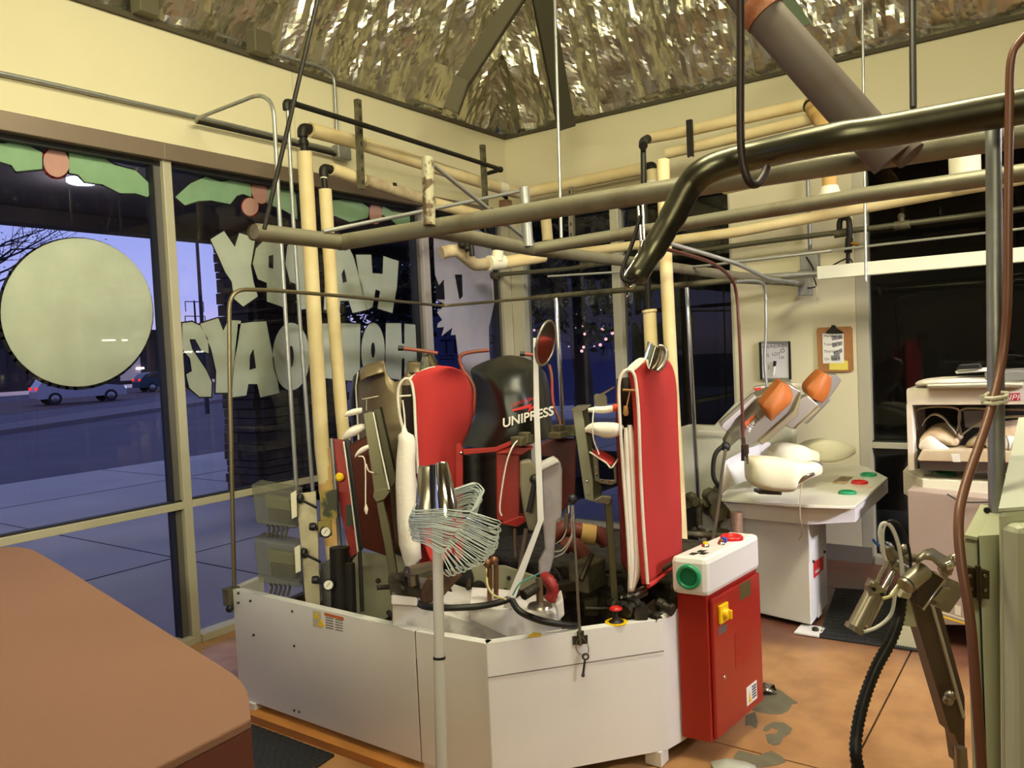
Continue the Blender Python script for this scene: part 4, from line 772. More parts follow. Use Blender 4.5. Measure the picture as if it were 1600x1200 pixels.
# valve boxes with clear covers, gauges
CLEAR = bpy.data.materials.new('clear_plastic'); CLEAR.use_nodes = True
n_ = CLEAR.node_tree.nodes; L_ = CLEAR.node_tree.links; n_.clear(); o_ = n_.new('ShaderNodeOutputMaterial'); mx_ = n_.new('ShaderNodeMixShader'); tr_ = n_.new('ShaderNodeBsdfTransparent'); gl_ = n_.new('ShaderNodeBsdfPrincipled')
tr_.inputs[0].default_value = (.72, .72, .66, 1); gl_.inputs['Base Color'].default_value = (.30, .30, .25, 1); gl_.inputs['Roughness'].default_value = .25; mx_.inputs[0].default_value = .26
L_.new(tr_.outputs[0], mx_.inputs[1]); L_.new(gl_.outputs[0], mx_.inputs[2]); L_.new(mx_.outputs[0], o_.inputs[0])
DV = 3.80
q = MB(); q.prism([V(462, 772, 'd', DV), V(493, 768, 'd', DV), V(497, 850, 'd', DV), V(500, 945, 'd', DV), V(478, 945, 'd', DV), V(470, 850, 'd', DV)], _f*.012); ch = obj('valve_panel', q, mat('dirty_cream_plate', (190, 180, 150), .5, rgb2=(96, 76, 50), thr=(.45, .8), vscale=6), M_)
for y0, y1, x0, x1 in ((757, 826, 392, 460), (842, 918, 396, 466)):
    vb = None
    q = MB(); a = [V(x0, y0, 'd', DV-.06), V(x1, y0+12, 'd', DV-.02), V(x1+2, y1, 'd', DV-.02), V(x0+8, y1-8, 'd', DV-.06)]
    back = Vector((_f.x, _f.y, 0))*.15; q.prism(a, back); vb = obj('clear_cover', q, CLEAR, ch, bevel=.006)
    q = MB(); q.prism([V(x0+22, y0+16, 'd', DV+.02), V(x1-8, y0+24, 'd', DV+.02), V(x1-6, y0+42, 'd', DV+.02), V(x0+24, y0+36, 'd', DV+.02)], _f*.05); obj('valve_coil', q, mat('olive_coil', (120, 116, 88), .5), ch, bevel=.004)
    q = MB(); q.prism([V(x0+26, y0+38, 'd', DV+.01), V(x1-4, y0+44, 'd', DV+.01), V(x1-2, y0+64, 'd', DV+.01), V(x0+28, y0+58, 'd', DV+.01)], _f*.05); obj('valve_body', q, GREASE, ch, bevel=.004)
    q = MB(); q.prism([V(x1-6, y0+14, 'd', DV-.04), V(x1+3, y0+9, 'd', DV-.04), V(x1+4, y0+50, 'd', DV-.04), V(x1-4, y0+54, 'd', DV-.04)], _f*.004); obj('mount_tab', q, IVORY, ch)
    q = MB()
    for k in range(5): p = V(x0+26+k*7, y1-6, 'd', DV); q.tube(cat([p, p+Vector((.01, 0, -.02)), p+Vector((.0, .01, -.06))], 3), .006, 6)
    obj('tubes', q, GREASE2, ch)
    q = MB(); q.tube([V(x1+10, y0+24, 'd', DV-.05), V(x1+34, y0+36, 'd', DV-.12)], .006, 6); q.ball(V(x1+9, y0+22, 'd', DV-.03), .02, 8, (1, 1, 1.3)); obj('regulator_lever', q, BLACK, ch)
for gx, gy in ((509, 831), (513, 914)):
    q = MB(); c = V(gx, gy, 'd', 3.62); fd = (CAM-c).normalized(); q.lathe(c-fd*.03, fd, [(.026, 0), (.028, .005), (.028, .03), (.024, .034)], 20); g_ = obj('gauge', q, BLACK, ch)
    q = MB(); q.lathe(c+fd*.0025, fd, [(.020, 0), (.020, .003)], 20); obj('dial', q, PAPER, g_)
    q = MB(); u2 = fd.cross(_r).normalized(); q.tube([c+fd*.0065-_r*.008-u2*.01, c+fd*.0065+_r*.006+u2*.012], .0012, 5); obj('needle', q, BLACK, g_)
    q = MB(); q.tube([c-fd*.02, V(gx-19, gy-8, 'd', 3.75)], .012, 8); q.lathe(V(gx-19, gy-8, 'd', 3.73), -_r, [(.017, -.01), (.02, 0), (.017, .018)], 12); obj('stem', q, BLACK, g_)
# air tanks and cylinders behind gauges
q = MB(); q.tube([V(530, 855, 'd', 3.7), V(533, 960, 'd', 3.7)], .045, 14); q.tube([V(547, 880, 'd', 3.55), V(550, 965, 'd', 3.55)], .022, 10); q.tube([V(562, 862, 'd', 3.4), V(566, 955, 'd', 3.4)], .009, 8); obj('cylinder', q, IRON, M_)
q = MB()
for (x, y, wd, hh) in ((500, 768, 26, 42), (497, 815, 20, 22), (540, 790, 14, 30)): q.prism([V(x, y, 'd', 3.62), V(x+wd, y-3, 'd', 3.62), V(x+wd+1, y+hh, 'd', 3.62), V(x+1, y+hh+3, 'd', 3.62)], _f*.01)
obj('camouflage_tape', q, mat('camouflage_tape', (140, 124, 62), .8, rgb2=(64, 66, 52), thr=(.48, .52), vscale=8), M_)
q = MB(); q.tube([V(518, 685, 'd', 3.8), V(526, 780, 'd', 3.8), V(533, 880, 'd', 3.8)], .010, 8); obj('side_post', q, GALV, M_)

# stained steel chest shell, left
SH = thing  # alias kept short
chest = [(563, 578), (572, 571), (590, 566), (601, 564), (602, 576), (606, 588), (616, 596), (626, 594), (633, 585), (637, 573), (637, 566), (652, 566), (668, 572), (690, 590), (705, 640), (708, 760), (700, 868), (655, 876), (608, 866), (563, 852), (557, 800), (552, 700), (549, 640), (553, 605)]
def shell(name, px, d0, curve, m, parent, th=.012):
    """curved plate: outline in the photograph's directions, bent round a vertical axis"""
    cx = sum(p[0] for p in px)/len(px); q = MB(); fr_ = []
    for p in px: fr_.append(V(p[0], p[1], 'd', d0+curve*((p[0]-cx)/75.0)**2))
    n = len(fr_); q.prism(fr_, Vector((_f.x, _f.y, 0))*th); return obj(name, q, m, parent, bevel=.004)
def gshell(name, cols, d, curve, m, parent, th=.012, subs=0, rows=14):
    """curved plate from vertical columns (x, ytop, ybottom, xbottom)"""
    n = len(cols); cx = (cols[0][0]+cols[-1][0])/2; hw = (cols[-1][0]-cols[0][0])/2; R_ = []
    for i in range(rows):
        t = i/(rows-1); R_.append([V(c[0]+(c[3]-c[0])*t, c[1]+(c[2]-c[1])*t, 'd', d+curve*((c[0]-cx)/hw)**2) for c in cols])
    q = MB(); q.blob(R_, Vector((_f.x, _f.y, 0))*th); return obj(name, q, m, parent, subs=subs, bevel=0)
ST = gshell('steel_chest', [(556, 590, 852, 563), (562, 577, 853, 567), (572, 571, 855, 575), (588, 566, 858, 590), (600, 564, 862, 600), (603, 582, 862, 604), (608, 591, 864, 609), (617, 597, 866, 618), (627, 593, 868, 628), (634, 583, 869, 636), (638, 566, 870, 640), (650, 566, 872, 652), (668, 572, 874, 668), (690, 584, 874, 690), (703, 610, 870, 700), (707, 640, 866, 704)], 3.85, .10, BRONZ, M_)
q = MB(); q.blob([[V(563, 577, 'd', 3.84), V(552, 588, 'd', 3.95), V(549, 602, 'd', 4.05)], [V(557, 600, 'd', 3.94), V(549, 620, 'd', 4.05), V(547, 640, 'd', 4.12)], [V(557, 660, 'd', 3.95), V(551, 680, 'd', 4.05), V(551, 690, 'd', 4.12)], [V(560, 760, 'd', 3.95), V(556, 770, 'd', 4.05), V(556, 780, 'd', 4.12)]], _f*.01); obj('side_flange', q, mat('dark_flange', (40, 38, 32), .4, .6), ST)
q = MB()
for pts in ([(562, 580), (572, 573), (588, 568), (600, 566)], [(638, 567), (652, 567), (668, 573), (680, 579)]):
    q.blob([[V(x, y-3, 'd', 4.02) for x, y in pts], [V(x, y+2, 'd', 3.84) for x, y in pts], [V(x+1, y+14, 'd', 3.80) for x, y in pts]], Vector((0, 0, -.01)))
obj('shoulder_flange', q, BRONZ, ST)
q = MB(); q.tube([V(559, 582, 'd', 3.83), V(556, 605, 'd', 3.86), V(561, 700, 'd', 3.86), V(580, 858, 'd', 3.8)], .004, 6); obj('edge_trim', q, EDGE, ST)
pr('red_side_panel', [(520, 686), (546, 690), (566, 860), (548, 872), (532, 800)], 3.72, .03, REDR)
pr('dark_side_panel', [(536, 682), (548, 690), (568, 855), (560, 868), (552, 800)], 3.60, .02, BLACK)
q = MB(); q.tube([V(537, 690, 'd', 3.58), V(548, 770, 'd', 3.56), V(560, 868, 'd', 3.54)], .004, 6); obj('edge_rod', q, EDGE, M_)
q = MB(); q.lathe(V(531, 745, 'd', 3.70), -_f, [(.02, 0), (.02, .012), (.01, .015)], 12); obj('yellow_knob', q, YEL, M_)
pr('front_chest', [(545, 695), (575, 680), (600, 700), (618, 866), (606, 870), (566, 856)], 3.5, .03, mat('chest_red_reflection', (92, 46, 34), .25, .5, rgb2=(60, 24, 18), thr=(.35, .75), vscale=3))  # dark red colour stands in for red reflected in the lower steel chest

# the two red forms
def buck(name, prof_l, prof_r, d0, d1, w_, m, parent, label=None): pass
RB = None
def red_form(face, dpt, back_edge, arch_out, arch_in, bag, stn_w, name_label):
    """face: rows of (px,py,d) from top to bottom, left(front) edge to right(back) edge"""
    t = thing('form_tmp', 'x', 'x'); return t
def rowgrid(rows): return [[V(*p) for p in r] for r in rows]
# right form
F2 = MB(); rows = [
    [(1008, 562, 'd', 3.22), (1024, 571, 'd', 3.26), (1036, 566, 'd', 3.45), (1044, 563, 'd', 3.56)],
    [(992, 576, 'd', 3.19), (1018, 582, 'd', 3.26), (1036, 576, 'd', 3.48), (1052, 576, 'd', 3.60)],
    [(996, 600, 'd', 3.19), (1020, 604, 'd', 3.28), (1042, 604, 'd', 3.48), (1057, 604, 'd', 3.64)],
    [(1000, 650, 'd', 3.19), (1022, 652, 'd', 3.29), (1044, 652, 'd', 3.48), (1059, 650, 'd', 3.64)],
    [(1003, 740, 'd', 3.19), (1024, 738, 'd', 3.30), (1046, 734, 'd', 3.48), (1062, 728, 'd', 3.64)],
    [(1007, 840, 'd', 3.19), (1028, 834, 'd', 3.30), (1049, 820, 'd', 3.48), (1065, 806, 'd', 3.64)],
    [(1013, 914, 'd', 3.19), (1032, 902, 'd', 3.30), (1052, 884, 'd', 3.48), (1066, 866, 'd', 3.64)]]
F2.blob(dense(rowgrid(rows)), Vector((.0, .03, 0)))
rf = obj('shirt_form', F2, REDC, M_, label='right red cloth covered form')
q = MB(); q.tube(cat([V(1013, 916, 'd', 3.18), V(1030, 904, 'd', 3.29), V(1050, 886, 'd', 3.47), V(1066, 868, 'd', 3.63)], 5), .009, 8); obj('bottom_roll', q, REDC, rf)
archo = [(985, 920), (981, 840), (974, 740), (969, 660), (967, 610), (970, 588), (979, 578), (989, 582), (994, 600), (998, 650), (1001, 740), (1006, 830), (1012, 912)]
q = MB(); q.tube(cat([V(x, y, 'd', 3.17) for x, y in archo], 4), .0065, 8); obj('white_rim', q, WCLOTH, rf)
q = MB(); q.blob(rowgrid([[(970, 586, 'd', 3.17), (980, 577, 'd', 3.17), (990, 580, 'd', 3.18)], [(985, 566, 'd', 3.19), (992, 564, 'd', 3.20), (1002, 566, 'd', 3.20)], [(1000, 556, 'd', 3.22), (1006, 556, 'd', 3.22), (1012, 560, 'd', 3.23)]]), Vector((0, 0, -.015))); obj('white_shoulder', q, WCLOTH, rf, subs=1)
q = MB(); q.blob(rowgrid([[(968, 600, 'd', 3.22), (963, 604, 'd', 3.5)], [(967, 660, 'd', 3.22), (963, 660, 'd', 3.5)], [(973, 760, 'd', 3.22), (966, 760, 'd', 3.5)], [(985, 905, 'd', 3.22), (972, 880, 'd', 3.5)]]), _f*.02); obj('rear_panel', q, REDC, rf)
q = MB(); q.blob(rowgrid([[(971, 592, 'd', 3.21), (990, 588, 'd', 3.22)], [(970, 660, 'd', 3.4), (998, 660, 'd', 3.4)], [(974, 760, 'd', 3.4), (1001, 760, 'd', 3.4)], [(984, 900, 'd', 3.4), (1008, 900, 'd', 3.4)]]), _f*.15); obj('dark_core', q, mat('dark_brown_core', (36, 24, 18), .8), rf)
q = MB(); q.loft([[V(x+hw*math.cos(a), y, 'd', 3.24-.03*math.sin(a)) for a in [2*PI*k/14 for k in range(14)]] for x, y, hw in ((984, 664, 4), (985, 690, 9), (986, 760, 11), (990, 840, 13), (994, 890, 12), (988, 912, 8), (986, 924, 5))]); bg_ = obj('sleeve_bag', q, WCLOTH, rf, subs=1, label='hanging white cloth bag')
q = MB(); q.loft([[V(x+hw*math.cos(a), y, 'd', 3.20-.02*math.sin(a)) for a in [2*PI*k/10 for k in range(10)]] for x, y, hw in ((978, 668, 3), (979, 700, 6), (983, 800, 6), (988, 880, 7), (986, 918, 3))]); obj('bag_fold', q, WCLOTH, bg_, subs=1)
q = MB(); q.tube([V(973, 609, 'd', 3.19), V(994, 610, 'd', 3.19)], .005, 6); q.tube([V(984, 612, 'd', 3.2), V(979, 636, 'd', 3.2)], .003, 6); q.lathe(V(978, 646, 'd', 3.2), (0, 0, 1), [(.005, -.01), (.012, 0), (.008, .03)], 10); obj('inner_clamp', q, mat('wooden_knob', (180, 130, 76), .5), rf)
# collar block of the right form
q = MB(); q.loft([[V(x, y, 'd', d) for x, y, d in ring] for ring in (
    [(1004, 564, 3.24), (1014, 576, 3.18), (1024, 580, 3.2), (1034, 572, 3.3), (1030, 560, 3.36), (1016, 556, 3.32)],
    [(1008, 548, 3.24), (1020, 556, 3.18), (1030, 566, 3.2), (1038, 562, 3.3), (1034, 548, 3.36), (1020, 544, 3.32)],
    [(1012, 533, 3.24), (1024, 541, 3.18), (1032, 545, 3.2), (1039, 547, 3.3), (1034, 541, 3.36), (1024, 537, 3.32)])], caps=True); obj('collar_block', q, CHROME, rf, bevel=.003)
q = MB(); q.tube(cat([V(1029, 541, 'd', 3.2), V(1037, 543, 'd', 3.2), V(1041, 554, 'd', 3.2), V(1036, 570, 'd', 3.19), (V(1027, 580, 'd', 3.18))], 5), .009, 8); obj('collar_clamp', q, STEEL, rf)
# left form
F1 = MB(); rows = [
    [(684, 571, 'd', 3.60), (704, 573, 'd', 3.64), (722, 580, 'd', 3.78), (731, 592, 'd', 3.92)],
    [(646, 588, 'd', 3.46), (680, 590, 'd', 3.56), (715, 596, 'd', 3.76), (737, 606, 'd', 3.92)],
    [(650, 625, 'd', 3.46), (684, 630, 'd', 3.56), (716, 632, 'd', 3.76), (740, 640, 'd', 3.94)],
    [(653, 680, 'd', 3.46), (684, 690, 'd', 3.56), (712, 690, 'd', 3.74), (735, 668, 'd', 3.92)],
    [(655, 760, 'd', 3.46), (683, 770, 'd', 3.56), (708, 760, 'd', 3.70), (716, 720, 'd', 3.84)],
    [(664, 850, 'd', 3.46), (682, 850, 'd', 3.52), (700, 840, 'd', 3.66), (714, 820, 'd', 3.8)],
    [(680, 884, 'd', 3.46), (688, 884, 'd', 3.50), (700, 870, 'd', 3.60), (713, 850, 'd', 3.75)]]
F1.blob(dense(rowgrid(rows)), Vector((.02, .03, 0)))
lf = obj('shirt_form', F1, REDC, M_, label='left red cloth covered form')
archo = [(660, 820), (650, 760), (640, 700), (627, 660), (622, 625), (624, 603), (633, 592), (642, 596), (647, 620), (649, 660), (653, 740)]
q = MB(); q.tube(cat([V(x, y, 'd', 3.45) for x, y in archo], 4), .0065, 8); obj('white_rim', q, WCLOTH, lf)
q = MB(); q.blob(rowgrid([[(628, 597, 'd', 3.45), (636, 590, 'd', 3.45), (645, 590, 'd', 3.46)], [(650, 581, 'd', 3.5), (658, 578, 'd', 3.52), (666, 578, 'd', 3.54)], [(672, 572, 'd', 3.56), (678, 570, 'd', 3.58), (688, 570, 'd', 3.6)]]), Vector((0, 0, -.015))); obj('white_shoulder', q, WCLOTH, lf, subs=1)
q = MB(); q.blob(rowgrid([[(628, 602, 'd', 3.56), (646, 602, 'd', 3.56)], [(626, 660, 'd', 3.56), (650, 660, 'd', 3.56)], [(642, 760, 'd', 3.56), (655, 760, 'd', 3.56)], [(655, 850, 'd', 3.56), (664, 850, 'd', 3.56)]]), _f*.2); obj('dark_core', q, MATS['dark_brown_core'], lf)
q = MB(); q.loft([[V(x+hw*math.cos(a), y, 'd', 3.38-.05*math.sin(a)*hw/16) for a in [2*PI*k/16 for k in range(16)]] for x, y, hw in ((631, 664, 2), (632, 675, 5), (634, 680, 12), (636, 690, 14), (634, 720, 15), (634, 760, 16), (636, 810, 16), (640, 850, 17), (644, 872, 15), (641, 880, 9), (641, 893, 7))]); bg_ = obj('sleeve_bag', q, WCLOTH, lf, label='hanging white cloth bag')
q = MB(); q.tube(cat([V(629, 625, 'd', 3.4), V(632, 650, 'd', 3.4), V(633, 672, 'd', 3.4)], 4), .004, 6); q.tube([V(624, 619, 'd', 3.4), V(642, 618, 'd', 3.42)], .004, 6); obj('tie_cord', q, WCLOTH, bg_)
q = MB(); q.loft([[V(x, y, 'd', d) for x, y, d in ring] for ring in (
    [(655, 580, 3.62), (664, 584, 3.56), (680, 578, 3.6), (687, 570, 3.7), (676, 568, 3.76), (662, 574, 3.72)],
    [(657, 566, 3.62), (668, 574, 3.56), (678, 570, 3.6), (684, 565, 3.7), (676, 562, 3.76), (662, 562, 3.72)],
    [(660, 557, 3.62), (668, 558, 3.56), (673, 553, 3.6), (677, 552, 3.7), (670, 552, 3.76), (664, 554, 3.72)])], caps=True); obj('collar_block', q, mat('warm_chrome', (176, 166, 130), .2, .95), lf, bevel=.003)
# dark hollow under the left form
pr('inner_red_shell', [(655, 880), (660, 830), (690, 820), (694, 880), (688, 892)], 3.6, .05, RED)

# black dome with lettering
D0 = 3.85
rows = [
    [(742, 572, 'd', 4.25), (760, 564, 'd', 4.15), (790, 556, 'd', 4.10), (815, 558, 'd', 4.12), (834, 565, 'd', 4.2), (845, 573, 'd', 4.3)],
    [(735, 580, 'd', 4.28), (752, 583, 'd', 3.98), (790, 578, 'd', 3.88), (820, 576, 'd', 3.90), (842, 578, 'd', 4.05), (853, 585, 'd', 4.3)],
    [(740, 600, 'd', 4.28), (767, 604, 'd', 3.88), (794, 606, 'd', 3.80), (824, 603, 'd', 3.83), (848, 600, 'd', 4.0), (858, 604, 'd', 4.3)],
    [(744, 622, 'd', 4.28), (776, 628, 'd', 3.84), (798, 630, 'd', 3.78), (828, 627, 'd', 3.80), (851, 622, 'd', 3.95), (860, 628, 'd', 4.3)],
    [(742, 650, 'd', 4.26), (778, 656, 'd', 3.84), (800, 658, 'd', 3.77), (830, 655, 'd', 3.80), (853, 650, 'd', 3.95), (862, 655, 'd', 4.3)],
    [(728, 680, 'd', 4.2), (768, 684, 'd', 3.84), (800, 684, 'd', 3.77), (830, 682, 'd', 3.80), (858, 676, 'd', 3.95), (872, 674, 'd', 4.3)],
    [(718, 696, 'd', 4.15), (755, 702, 'd', 3.86), (795, 700, 'd', 3.79), (832, 692, 'd', 3.82), (862, 684, 'd', 3.95), (878, 680, 'd', 4.3)]]
q = MB(); q.blob(dense(rowgrid(rows)), Vector((_f.x, _f.y, 0))*.28); dm = obj('dome_cover', q, BLACKG, M_, label='glossy black dome cover')
o0 = V(785, 668, 'd', 3.73); x1 = V(853, 651, 'd', 3.74)-o0; u0 = Vector((0, 0, 1)); ub = (u0-x1.normalized()*u0.dot(x1.normalized()))
text('lettering', 'UNIPRESS', .058, o0, x1, ub, WLET, dm, ext=.003, shear=.25, bold=.0012)
o0 = V(798, 637, 'd', 3.735); text('lettering', 'LIGHTNING', .024, o0, V(836, 624, 'd', 3.74)-o0, (0, 0, 1), REDL, dm, ext=.003, shear=.3)
q = MB(); q.prism([V(x, y, 'd', 3.738) for x, y in ((800, 640), (832, 630), (829, 635), (839, 633), (824, 645), (827, 637), (801, 643))], -_f*.004); obj('bolt_mark', q, REDL, dm)
q = MB(); q.tube([V(788, 700, 'd', 3.9), V(792, 780, 'd', 3.9), V(794, 830, 'd', 3.9)], .13, 20); q.tube([V(742, 710, 'd', 3.9), V(744, 800, 'd', 3.9)], .06, 14); obj('dark_column', q, BLACK, M_)
# red brackets and frames below the dome
q = MB(); q.prism([V(x, y, 'd', 3.55) for x, y in ((722, 702), (774, 699), (810, 684), (812, 690), (776, 706), (724, 711))], _f*.03); q.prism([V(x, y, 'd', 3.54) for x, y in ((712, 694), (718, 692), (723, 700), (723, 870), (712, 880))], _f*.03); fr_ = obj('red_bracket', q, RED, M_, bevel=.003)
q = MB(); q.lathe(V(720, 708, 'd', 3.53), -_f, [(.009, 0), (.009, .006), (.004, .009)], 10); obj('bolt', q, CHROME, fr_)
pr('red_frame', [(775, 710), (812, 698), (812, 800), (808, 822), (776, 812)], 3.52, .02, REDR, label='worn red frame plate')
pr('red_frame_flange', [(775, 709), (810, 697), (834, 700), (815, 712)], 3.50, .10, REDR)
pr('red_frame_flange', [(780, 818), (812, 806), (834, 808), (808, 824)], 3.50, .06, RED)
pr('red_frame', [(842, 694), (868, 684), (900, 686), (899, 770), (880, 800), (868, 790), (870, 715), (846, 714)], 3.75, .03, mat('dark_worn_red', (92, 20, 18), .5, rgb2=(50, 14, 14), vscale=4))
q = MB(); q.box(V(816, 688, 'd', 3.5), (.10, .06, .04)); q.box(V(820, 684, 'd', 3.49), (.03, .05, .05)); q.box(V(880, 678, 'd', 3.7), (.16, .06, .03)); q.box(V(872, 672, 'd', 3.7), (.05, .05, .05)); q.box(V(893, 673, 'd', 3.7), (.05, .05, .05)); obj('latch', q, GREASE2, M_, bevel=.005)
q = MB(); q.tube(cat([V(811, 686, 'd', 3.46), V(800, 700, 'd', 3.44), V(790, 730, 'd', 3.44), V(781, 790, 'd', 3.44), V(784, 806, 'd', 3.44)], 5), .0035, 6); obj('cable', q, WLET, M_)
for pts, r_ in (([(764, 547), (722, 554), (722, 575), (740, 604), (740, 640), (735, 655), (716, 692)], .0095), ([(684, 552), (660, 548), (625, 544)], .009), ([(838, 555), (815, 553)], .009), ([(858, 570), (862, 590), (864, 630), (875, 660), (874, 672)], .008)):
    q = MB(); q.tube(cat([V(x, y, 'd', 3.95) for x, y in pts], 5), r_, 8); obj('red_guard_rod', q, mat('worn_red_rod', (150, 48, 36), .45, rgb2=(110, 70, 50), vscale=12), M_)
q = MB(); q.lathe(V(627, 544, 'd', 3.93), -_r, [(.013, -.01), (.013, .015)], 10); q.lathe(V(817, 553, 'd', 3.93), -_r, [(.012, -.01), (.012, .015)], 10); obj('rod_tip', q, BLACK, M_)
# grey side castings right of the red frame
LG = mat('lilac_grey_casting', (168, 160, 164), .45, rgb2=(110, 100, 100), thr=(.5, .8), vscale=5)
pr('swing_casting', [(812, 722), (828, 718), (840, 730), (846, 760), (842, 812), (838, 830), (826, 830), (818, 800), (812, 760)], 3.42, .05, mat('olive_grey_casting', (128, 120, 100), .5, .2), bev=.01)
pr('swing_casting', [(846, 728), (866, 716), (876, 724), (879, 735), (878, 810), (870, 816), (866, 870), (860, 895), (842, 900), (842, 880), (852, 860), (848, 812)], 3.35, .05, LG, bev=.01)
pr('casting_top', [(838, 728), (866, 715), (875, 722), (846, 736)], 3.33, .07, WHITE)
q = MB(); q.ball(V(835, 749, 'd', 3.36), .022, 12); q.tube([V(835, 758, 'd', 3.37), V(826, 800, 'd', 3.37)], .012, 8); q.ball(V(894, 780, 'd', 3.2), .021, 12); obj('black_knob', q, BLACK, M_)
q = MB(); q.tube([V(885, 802, 'd', 3.3), V(885, 826, 'd', 3.3)], .012, 8); q.tube([V(804, 826, 'd', 3.5), V(806, 870, 'd', 3.5)], .008, 8); q.tube([V(822, 826, 'd', 3.4), V(810, 900, 'd', 3.4)], .009, 8); q.tube([V(826, 800, 'd', 3.38), V(838, 760, 'd', 3.37)], .008, 8); obj('link_rods', q, STEEL, M_)
# sleeve arms: channel bars with pads
def arm(name, label, bar, flange, post, d, pads):
    t = obj(name, MB().prism([V(x, y, 'd', d) for x, y in bar], Vector((_f.x, _f.y, 0))*.012), mat('dull_steel_bar', (112, 108, 84), .38, .7), M_, bevel=.003, label=label)
    q = MB(); q.prism([V(x, y, 'd', d+.01) for x, y in flange], Vector((_f.x, _f.y, 0))*.05); obj('flange', q, mat('dark_steel_side', (66, 62, 46), .4, .7), t, bevel=.003)
    q = MB(); q.prism([V(x, y, 'd', d+.01) for x, y in post], Vector((_f.x, _f.y, 0))*.03); obj('post', q, MATS['dull_steel_bar'], t, bevel=.003)
    return t
a1 = arm('sleeve_arm', 'left leaning steel sleeve arm', [(567, 646), (582, 642), (600, 740), (608, 765), (596, 770), (584, 768)], [(582, 640), (594, 636), (620, 752), (608, 766)], [(586, 770), (596, 768), (608, 820), (621, 900), (626, 930), (612, 930), (604, 872), (590, 800)], 3.380, None)
q = MB(); q.tube([V(583, 644, 'd', 3.370), V(594, 700, 'd', 3.370), V(608, 765, 'd', 3.370)], .004, 6); obj('bright_edge', q, EDGE, a1)
q = MB(); q.prism([V(x, y, 'd', 3.360) for x, y in ((584, 768), (600, 765), (609, 768), (600, 780), (588, 784), (583, 776))], _f*.05); obj('foot_bracket', q, MATS['dull_steel_bar'], a1)
def pad(pts, d, m, parent, hw=1.0, name='pad'):
    q = MB(); q.loft([[V(x+0*hw, y, 'd', d)+Vector((0, 0, 1))*(r_*.85*math.sin(a))+(_f.cross(Vector((0, 0, 1))).normalized()*0+_f)*(r_*math.cos(a)) for a in [2*PI*k/12 for k in range(12)]] for x, y, r_ in pts]); return obj(name, q, m, parent, subs=1)
pad([(539, 649, .008), (544, 646, .016), (556, 643, .018), (566, 641, .014)], 3.380, WCLOTH, a1)
pad([(536, 685, .008), (541, 679, .028), (553, 673, .03), (567, 668, .024), (572, 667, .01)], 3.410, WCLOTH, a1)
pad([(555, 713, .008), (560, 706, .014), (568, 702, .016), (576, 698, .012)], 3.370, WCLOTH, a1)
q = MB(); q.tube(cat([V(560, 713, 'd', 3.350), V(569, 716, 'd', 3.330), V(571, 740, 'd', 3.330), V(571, 782, 'd', 3.330), V(572, 796, 'd', 3.330)], 5), .0028, 6); q.lathe(V(572, 796, 'd', 3.330), (0, 0, -1), [(.004, -.02), (.009, 0), (.003, .02)], 8); q.tube(cat([V(572, 725, 'd', 3.330), V(576, 736, 'd', 3.330), V(584, 739, 'd', 3.330)], 4), .0028, 6); obj('pad_cord', q, WCLOTH, a1)
q = MB(); q.tube([V(566, 624, 'd', 3.370), V(592, 619, 'd', 3.370)], .0045, 6); q.tube([V(573, 622, 'd', 3.370), V(573, 642, 'd', 3.370)], .005, 6); obj('hook_arm', q, STEEL, a1)
a2 = arm('sleeve_arm', 'right leaning steel sleeve arm', [(894, 640), (910, 640), (919, 700), (927, 750), (928, 784), (914, 780)], [(910, 638), (920, 636), (926, 690), (933, 752), (941, 760), (940, 776), (928, 784), (921, 740)], [(945, 782), (956, 776), (960, 850), (968, 960), (958, 968), (950, 850)], 3.280, None)
q = MB(); q.prism([V(x, y, 'd', 3.270) for x, y in ((892, 641), (905, 634), (924, 633), (912, 642))], Vector((_f.x, _f.y, 0))*.05); obj('cap', q, STEEL, a2)
q = MB(); q.prism([V(x, y, 'd', 3.260) for x, y in ((928, 782), (940, 775), (956, 777), (952, 788), (946, 787), (930, 785))], _f*.06); q.prism([V(x, y, 'd', 3.260) for x, y in ((925, 700), (934, 706), (937, 752), (930, 752))], _f*.01); q.prism([V(x, y, 'd', 3.260) for x, y in ((934, 748), (954, 750), (960, 750), (958, 730), (963, 724), (964, 754), (955, 758), (934, 754))], _f*.01); obj('bracket', q, STEEL, a2, bevel=.002)
q = MB()
for p in ((917, 752), (919, 771), (932, 731), (932, 741), (940, 750), (951, 752)): q.lathe(V(*p, 'd', 3.255), -_f, [(.005, 0), (.005, .004), (.002, .006)], 8)
obj('bolts', q, CHROME, a2)
pad([(919, 641, .010), (928, 640, .016), (945, 641, .019), (960, 638, .018), (966, 634, .010)], 3.250, WCLOTH, a2)
q = MB(); q.loft([[V(x, y, 'd', 3.245)+Vector((0, 0, 1))*(r_*.9*math.sin(a))+_f*(r_*math.cos(a)) for a in [2*PI*k/12 for k in range(12)]] for x, y, r_ in ((957, 638, .0185), (962, 637, .017), (966, 635, .010))]); obj('orange_tip', q, mat('orange_red_cloth', (205, 78, 40), .8), a2)
q = MB(); q.prism([V(x, y, 'd', 3.260) for x, y in ((929, 634), (928, 618), (932, 615), (945, 616), (948, 620), (949, 636))], _f*.003); q.tube([V(938, 617, 'd', 3.255), V(960, 605, 'd', 3.230)], .004, 6); obj('top_bracket', q, STEEL, a2)
pad([(914, 672, .010), (922, 668, .026), (940, 672, .040), (955, 673, .042), (967, 671, .034), (974, 668, .010)], 3.230, WCLOTH, a2)
